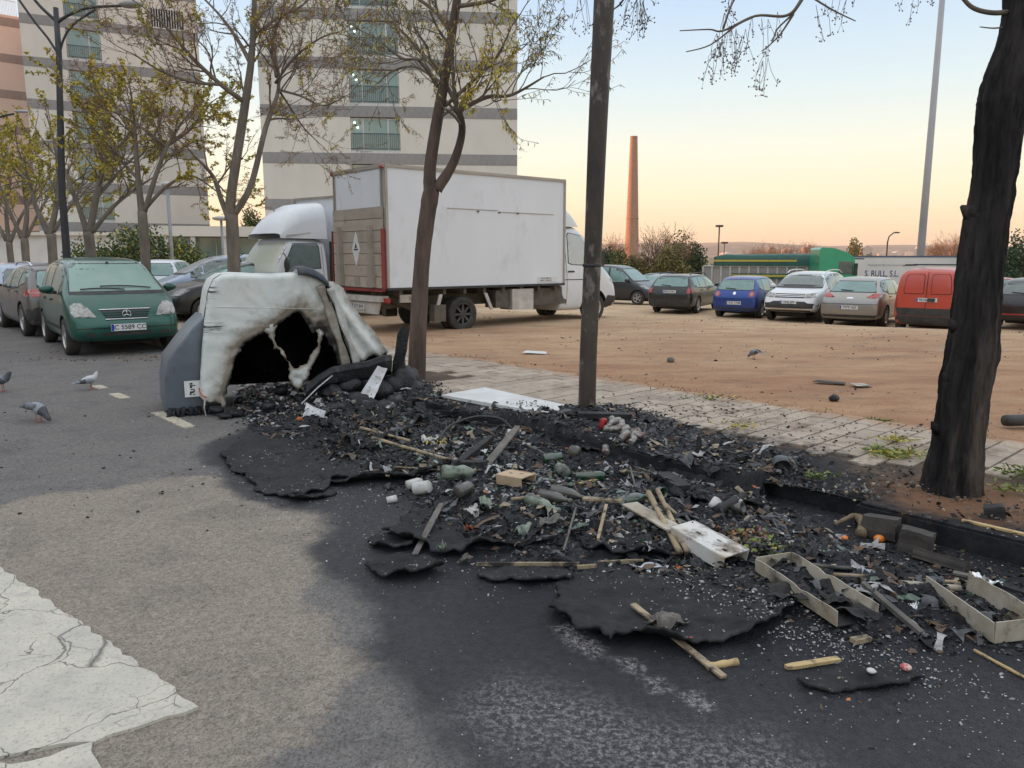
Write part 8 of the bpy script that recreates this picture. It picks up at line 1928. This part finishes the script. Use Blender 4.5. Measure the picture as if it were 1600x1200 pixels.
def sprig(label,u,v,r,mats_,n=140,ys=.5):
 p=S(u,v);lf=Leafer();rg_=random.Random(int(u))
 for _ in range(n):
  q=Vector((rg_.gauss(0,r),rg_.gauss(0,r*ys),rg_.random()*.04));lf.leaf(q,Vector((rg_.gauss(0,1),rg_.gauss(0,1),.25)),rg_.uniform(.03,.07),.008,rg_.choice((0,0,1)))
 for _ in range(6):pass
 o=mobj('leafy_sprig',lf.v,lf.f,mats_,None,False,lf.m);o.location=p;tag(o,label,'sprig','fallen leafy sprigs on the pavers')
M_LG=MAT('fresh_green_leaf',(.13,.19,.03),(.22,.25,.05),rough=.6,scale=20)
sprig('green sprig on the pavers, farthest from the kerb',1371,663,.09,[M_LG,M_LEAFG],110,.4);sprig('yellow sprig below the farthest green one',1400,690,.07,[M_LEAFY,M_LG],80);sprig('large green sprig left of the charred trunk',1402,714,.10,[M_LG,M_LEAFY],200);sprig('trailing green sprig just above the large one',1365,705,.07,[M_LG,M_LG],70)
sprig('sprig at the right edge behind the charred trunk',1590,742,.10,[M_LG,M_LEAFG],120);sprig('thin sprig by the soot right of the trunk base',1575,768,.08,[M_LG,M_LG],60);sprig('sprig among the soot crumbs on the middle pavers',1155,668,.10,[M_LEAFY,M_LEAFG],60);sprig('olive weeds at the far edge of the pavers',1115,625,.10,[M_LEAFG,M_LEAFY],60);sprig('small green sprig right of the charred pot',1283,748,.06,[M_LG,M_LEAFG],40)
def foodheap(label,u,v,r,mats_,n,seed):
 p=S(u,v);lf=Leafer();rg_=random.Random(seed)
 for _ in range(n):
  q=Vector((rg_.gauss(0,r),rg_.gauss(0,r*.8),abs(rg_.gauss(0,.025))));m=rg_.randrange(len(mats_))
  if rg_.random()<.5:lf.leaf(q,Vector((rg_.gauss(0,1),rg_.gauss(0,1),rg_.gauss(0,.6))),rg_.uniform(.02,.06),.010,m)
  else:octa(lf,q,rg_.uniform(.006,.02),m,rg_)
 o=mobj('food_scraps',lf.v,lf.f,mats_,None,False,lf.m);o.location=p;tag(o,label,'food scraps',kind='stuff')
foodheap('peelings and vegetable scraps right of the rusty box section',1170,845,.085,[M_LEAFO,M_LG,M_TANB,M_BRN,M_COAL,M_BRN,M_COAL,M_REDB,M_PALE,M_LEAFO,M_GRYB,M_COAL,M_BRN],420,5)
foodheap('green vegetable leaves spread right of the peelings',1205,858,.075,[M_LG,M_COAL,M_TANB,M_COAL,M_GRYB,M_LEAFG],200,6)
foodheap('pale scraps and bones on the pavement soot',1345,768,.05,[M_PALE,M_TANB,M_GRYB,M_BRN],90,7)
foodheap('grey and green scraps under the pale bag',812,650,.10,[M_LG,M_PALE,M_GRYB,M_COAL],120,8)
foodheap('white and yellow scraps at the top of the heap',680,694,.09,[M_PALE,M_TANB,M_LEAFY,M_COAL,M_GRYB],160,9)
foodheap('white husks at the foot of the container',400,628,.12,[M_PALE,M_GRYB,M_COAL,M_TANB],260,10)
LOT_=[(-6,10.5),(0,10.6),(4,6.9),(9,6),(22,22),(10,27),(-6,20)]
def lot_scatter(n,seed):
 rg_=random.Random(seed);L_=Leafer();nr=np.random.default_rng(seed);xs=nr.uniform(-7,20,n*6);ys=5.5+20*nr.random(n*6)**1.6
 ok=(NP(xs,ys)>EDGE-.1)&(np.abs(xs)<.75*ys)&(nr.random(n*6)<sstep(fbm(xs,ys,.6,5,3),-.5,.5));xs=xs[ok][:n];ys=ys[ok][:n];z=lotz(xs,ys)
 for x,y,zz in zip(xs,ys,z):
  r=.004+.02*rg_.random()**5;m=rg_.choice((0,0,1,2,2,3));p=Vector((x,y,zz+r*.3))
  if rg_.random()<.4:L_.leaf(p,Vector((rg_.gauss(0,1),rg_.gauss(0,1),.1)),r*3,r*.8,m)
  else:octa(L_,p,r,m,rg_,.6)
 tag(mobj('gravel',L_.v,L_.f,[M_BRN,MAT('earth_clod',(.42,.26,.16),(.3,.18,.11),rough=.95),M_COAL,M_PALE],None,False,L_.m),'small stones and litter on the earth lot','gravel',kind='stuff')
lot_scatter(3600,91)
L_=Leafer();rg_=random.Random(77)
for i in range(2600):
 t=rg_.uniform(-1,16);n=EDGE+abs(rg_.gauss(0,.16))+.02
 if fbm(t*1.3,n,1,3,5)<.0:continue
 p=tn(t,n);p.z=lz(p.x,p.y)+.0
 L_.leaf(p,Vector((rg_.gauss(0,.5),rg_.gauss(0,.5),.5)),rg_.uniform(.02,.07),.004,rg_.choice((0,0,1)))
tag(mobj('dry_grass',L_.v,L_.f,[MAT('straw',(.34,.24,.12),rough=.9),M_LEAFG],None,False,L_.m),'tufts of dry grass where the pavers meet the earth','grass',kind='stuff')
M_PW=MAT('white_feather',(.60,.60,.60),(.45,.46,.48),rough=.7,scale=14);M_PG=MAT('grey_feather',(.20,.215,.25),(.14,.15,.175),rough=.7,scale=14);M_PD=MAT('dark_feather',(.05,.055,.065),(.08,.085,.10),rough=.6,scale=14)
M_PL=MAT('pale_grey_feather',(.30,.32,.36),(.24,.255,.29),rough=.7,scale=14);M_LEG=MAT('pink_leg',(.42,.14,.11),rough=.6);M_BEAK=MAT('beak',(.06,.055,.05),rough=.5)
def pigeon(label,u,v,yaw,body,wing,headm,feed=False,z=0,group='pigeons on the ground'):
 p=G(u,v,z);t=thing('pigeon',label,'pigeon',(p.x,p.y,z),yaw,group)
 if feed:sp=[(-.150,.155,.010),(-.11,.155,.022),(-.05,.155,.052),(.02,.145,.068),(.07,.122,.058),(.105,.095,.038),(.135,.066,.030),(.160,.045,.027),(.178,.032,.012)]
 else:sp=[(-.165,.115,.008),(-.11,.13,.026),(-.05,.145,.052),(.01,.15,.064),(.055,.165,.052),(.078,.195,.034),(.088,.222,.029),(.098,.240,.026),(.115,.245,.010)]
 n=14;vs=[];fm=[]
 for i,(x,z_,r)in enumerate(sp):
  a=sp[max(i-1,0)];b=sp[min(i+1,len(sp)-1)];d=Vector((b[0]-a[0],0,b[1]-a[1])).normalized();nn=Vector((-d.z,0,d.x))
  for k in range(n):
   q=2*math.pi*k/n;vs.append(Vector((x,0,z_))+nn*r*math.sin(q)+Vector((0,r*.92*math.cos(q),0)))
 fs=[(i*n+k,i*n+(k+1)%n,(i+1)*n+(k+1)%n,(i+1)*n+k)for i in range(len(sp)-1)for k in range(n)]+[tuple(range(n))[::-1],tuple((len(sp)-1)*n+k for k in range(n))]
 fm=[(1 if i>=4 else 0)for i in range(len(sp)-1)for k in range(n)]+[0,1]
 o=mobj('body',vs,fs,[body,headm],t,True,fm);o.modifiers.new('s','SUBSURF').render_levels=1
 zt=.155 if feed else .125
 MB().prism([(-.15,-.035),(-.235,-.030),(-.235,.030),(-.15,.035),(-.10,0)],2,zt-.012,zt-.004).obj('tail',wing,t)
 for s_ in(1,-1):
  W_=[];fw=[]
  for i,(x,zc,hw)in enumerate([(-.20,zt,.006),(-.14,zt+.008,.026),(-.07,zt+.018,.040),(.0,zt+.022,.044),(.045,zt+.015,.024)]):
   for k in range(5):a=-.9+1.8*k/4;W_.append((x,s_*(.070 if-.12<x<.03 else .045 if x>.03 else .040)*math.cos(a*.8),zc+hw*math.sin(a)-.006))
  for i in range(4):
   for k in range(4):fw.append((5*i+k,5*i+k+1,5*i+6+k,5*i+5+k))
  o=mobj('wing',W_,fw,[wing,M_PD],t,True,[1 if i in(1,)else 0 for i in range(4)for k in range(4)]);o.modifiers.new('t','SOLIDIFY').thickness=.006
  zb=.10 if not feed else .10
  MB().tube([(.005,s_*.025,zb),(.012,s_*.026,.04),(.010,s_*.026,.006)],.0045,6).obj('leg',M_LEG,t)
  ft=MB()
  for a in(-.5,0,.5,3.1):ft.tube([(.010,s_*.026,.005),(.010+.03*math.cos(a),s_*.026+.03*math.sin(a),.003)],.003,5)
  ft.obj('foot',M_LEG,t)
  hx,hz=((.152,.055)if feed else(.104,.240));MB().ball((hx,s_*.024,hz),.004,6).obj('eye',MAT('pigeon_eye',(.5,.15,.02),rough=.2),t)
 b0=Vector((.176,0,.034))if feed else Vector((.118,0,.243));MB().tube([b0,b0+Vector((.014,0,-.006 if not feed else-.012))],[.006,.002],6).obj('beak',M_BEAK,t)
 return t
_pw=pigeon('white pigeon with grey wings, standing alert',142,609,R(42),M_PW,M_PL,M_PW)
pigeon('grey pigeon feeding with its head down, nearest the viewer',60,659,R(-22),M_PL,M_PG,M_PD,True)
pigeon('dark grey pigeon walking at the left edge',4,612,R(15),M_PG,M_PD,M_PD)
pz=lz(*G(1178,560,-.02)[:2]);_pl=pigeon('small pigeon pecking on the earth lot',1178,561,R(118),M_PG,M_PL,M_PG,True,pz)
_pw.scale=(.88,)*3;_pl.scale=(.75,)*3
hz=MB().box(-4600,4600,-700,6900,-3.3,130).obj('haze',None)
hz.data.materials.clear();hm_=bpy.data.materials.new('haze');hm_.use_nodes=True;hm_.node_tree.nodes.clear()
pvn=hm_.node_tree.nodes.new('ShaderNodeVolumePrincipled');pvn.inputs['Density'].default_value=.00011;pvn.inputs['Color'].default_value=(.97,.90,.80,1);pvn.inputs['Anisotropy'].default_value=.2
hm_.node_tree.links.new(pvn.outputs[0],hm_.node_tree.nodes.new('ShaderNodeOutputMaterial').inputs['Volume'])
hz.data.materials.append(hm_);hz['kind']='stuff';hz['label']='thin evening haze over the plain'
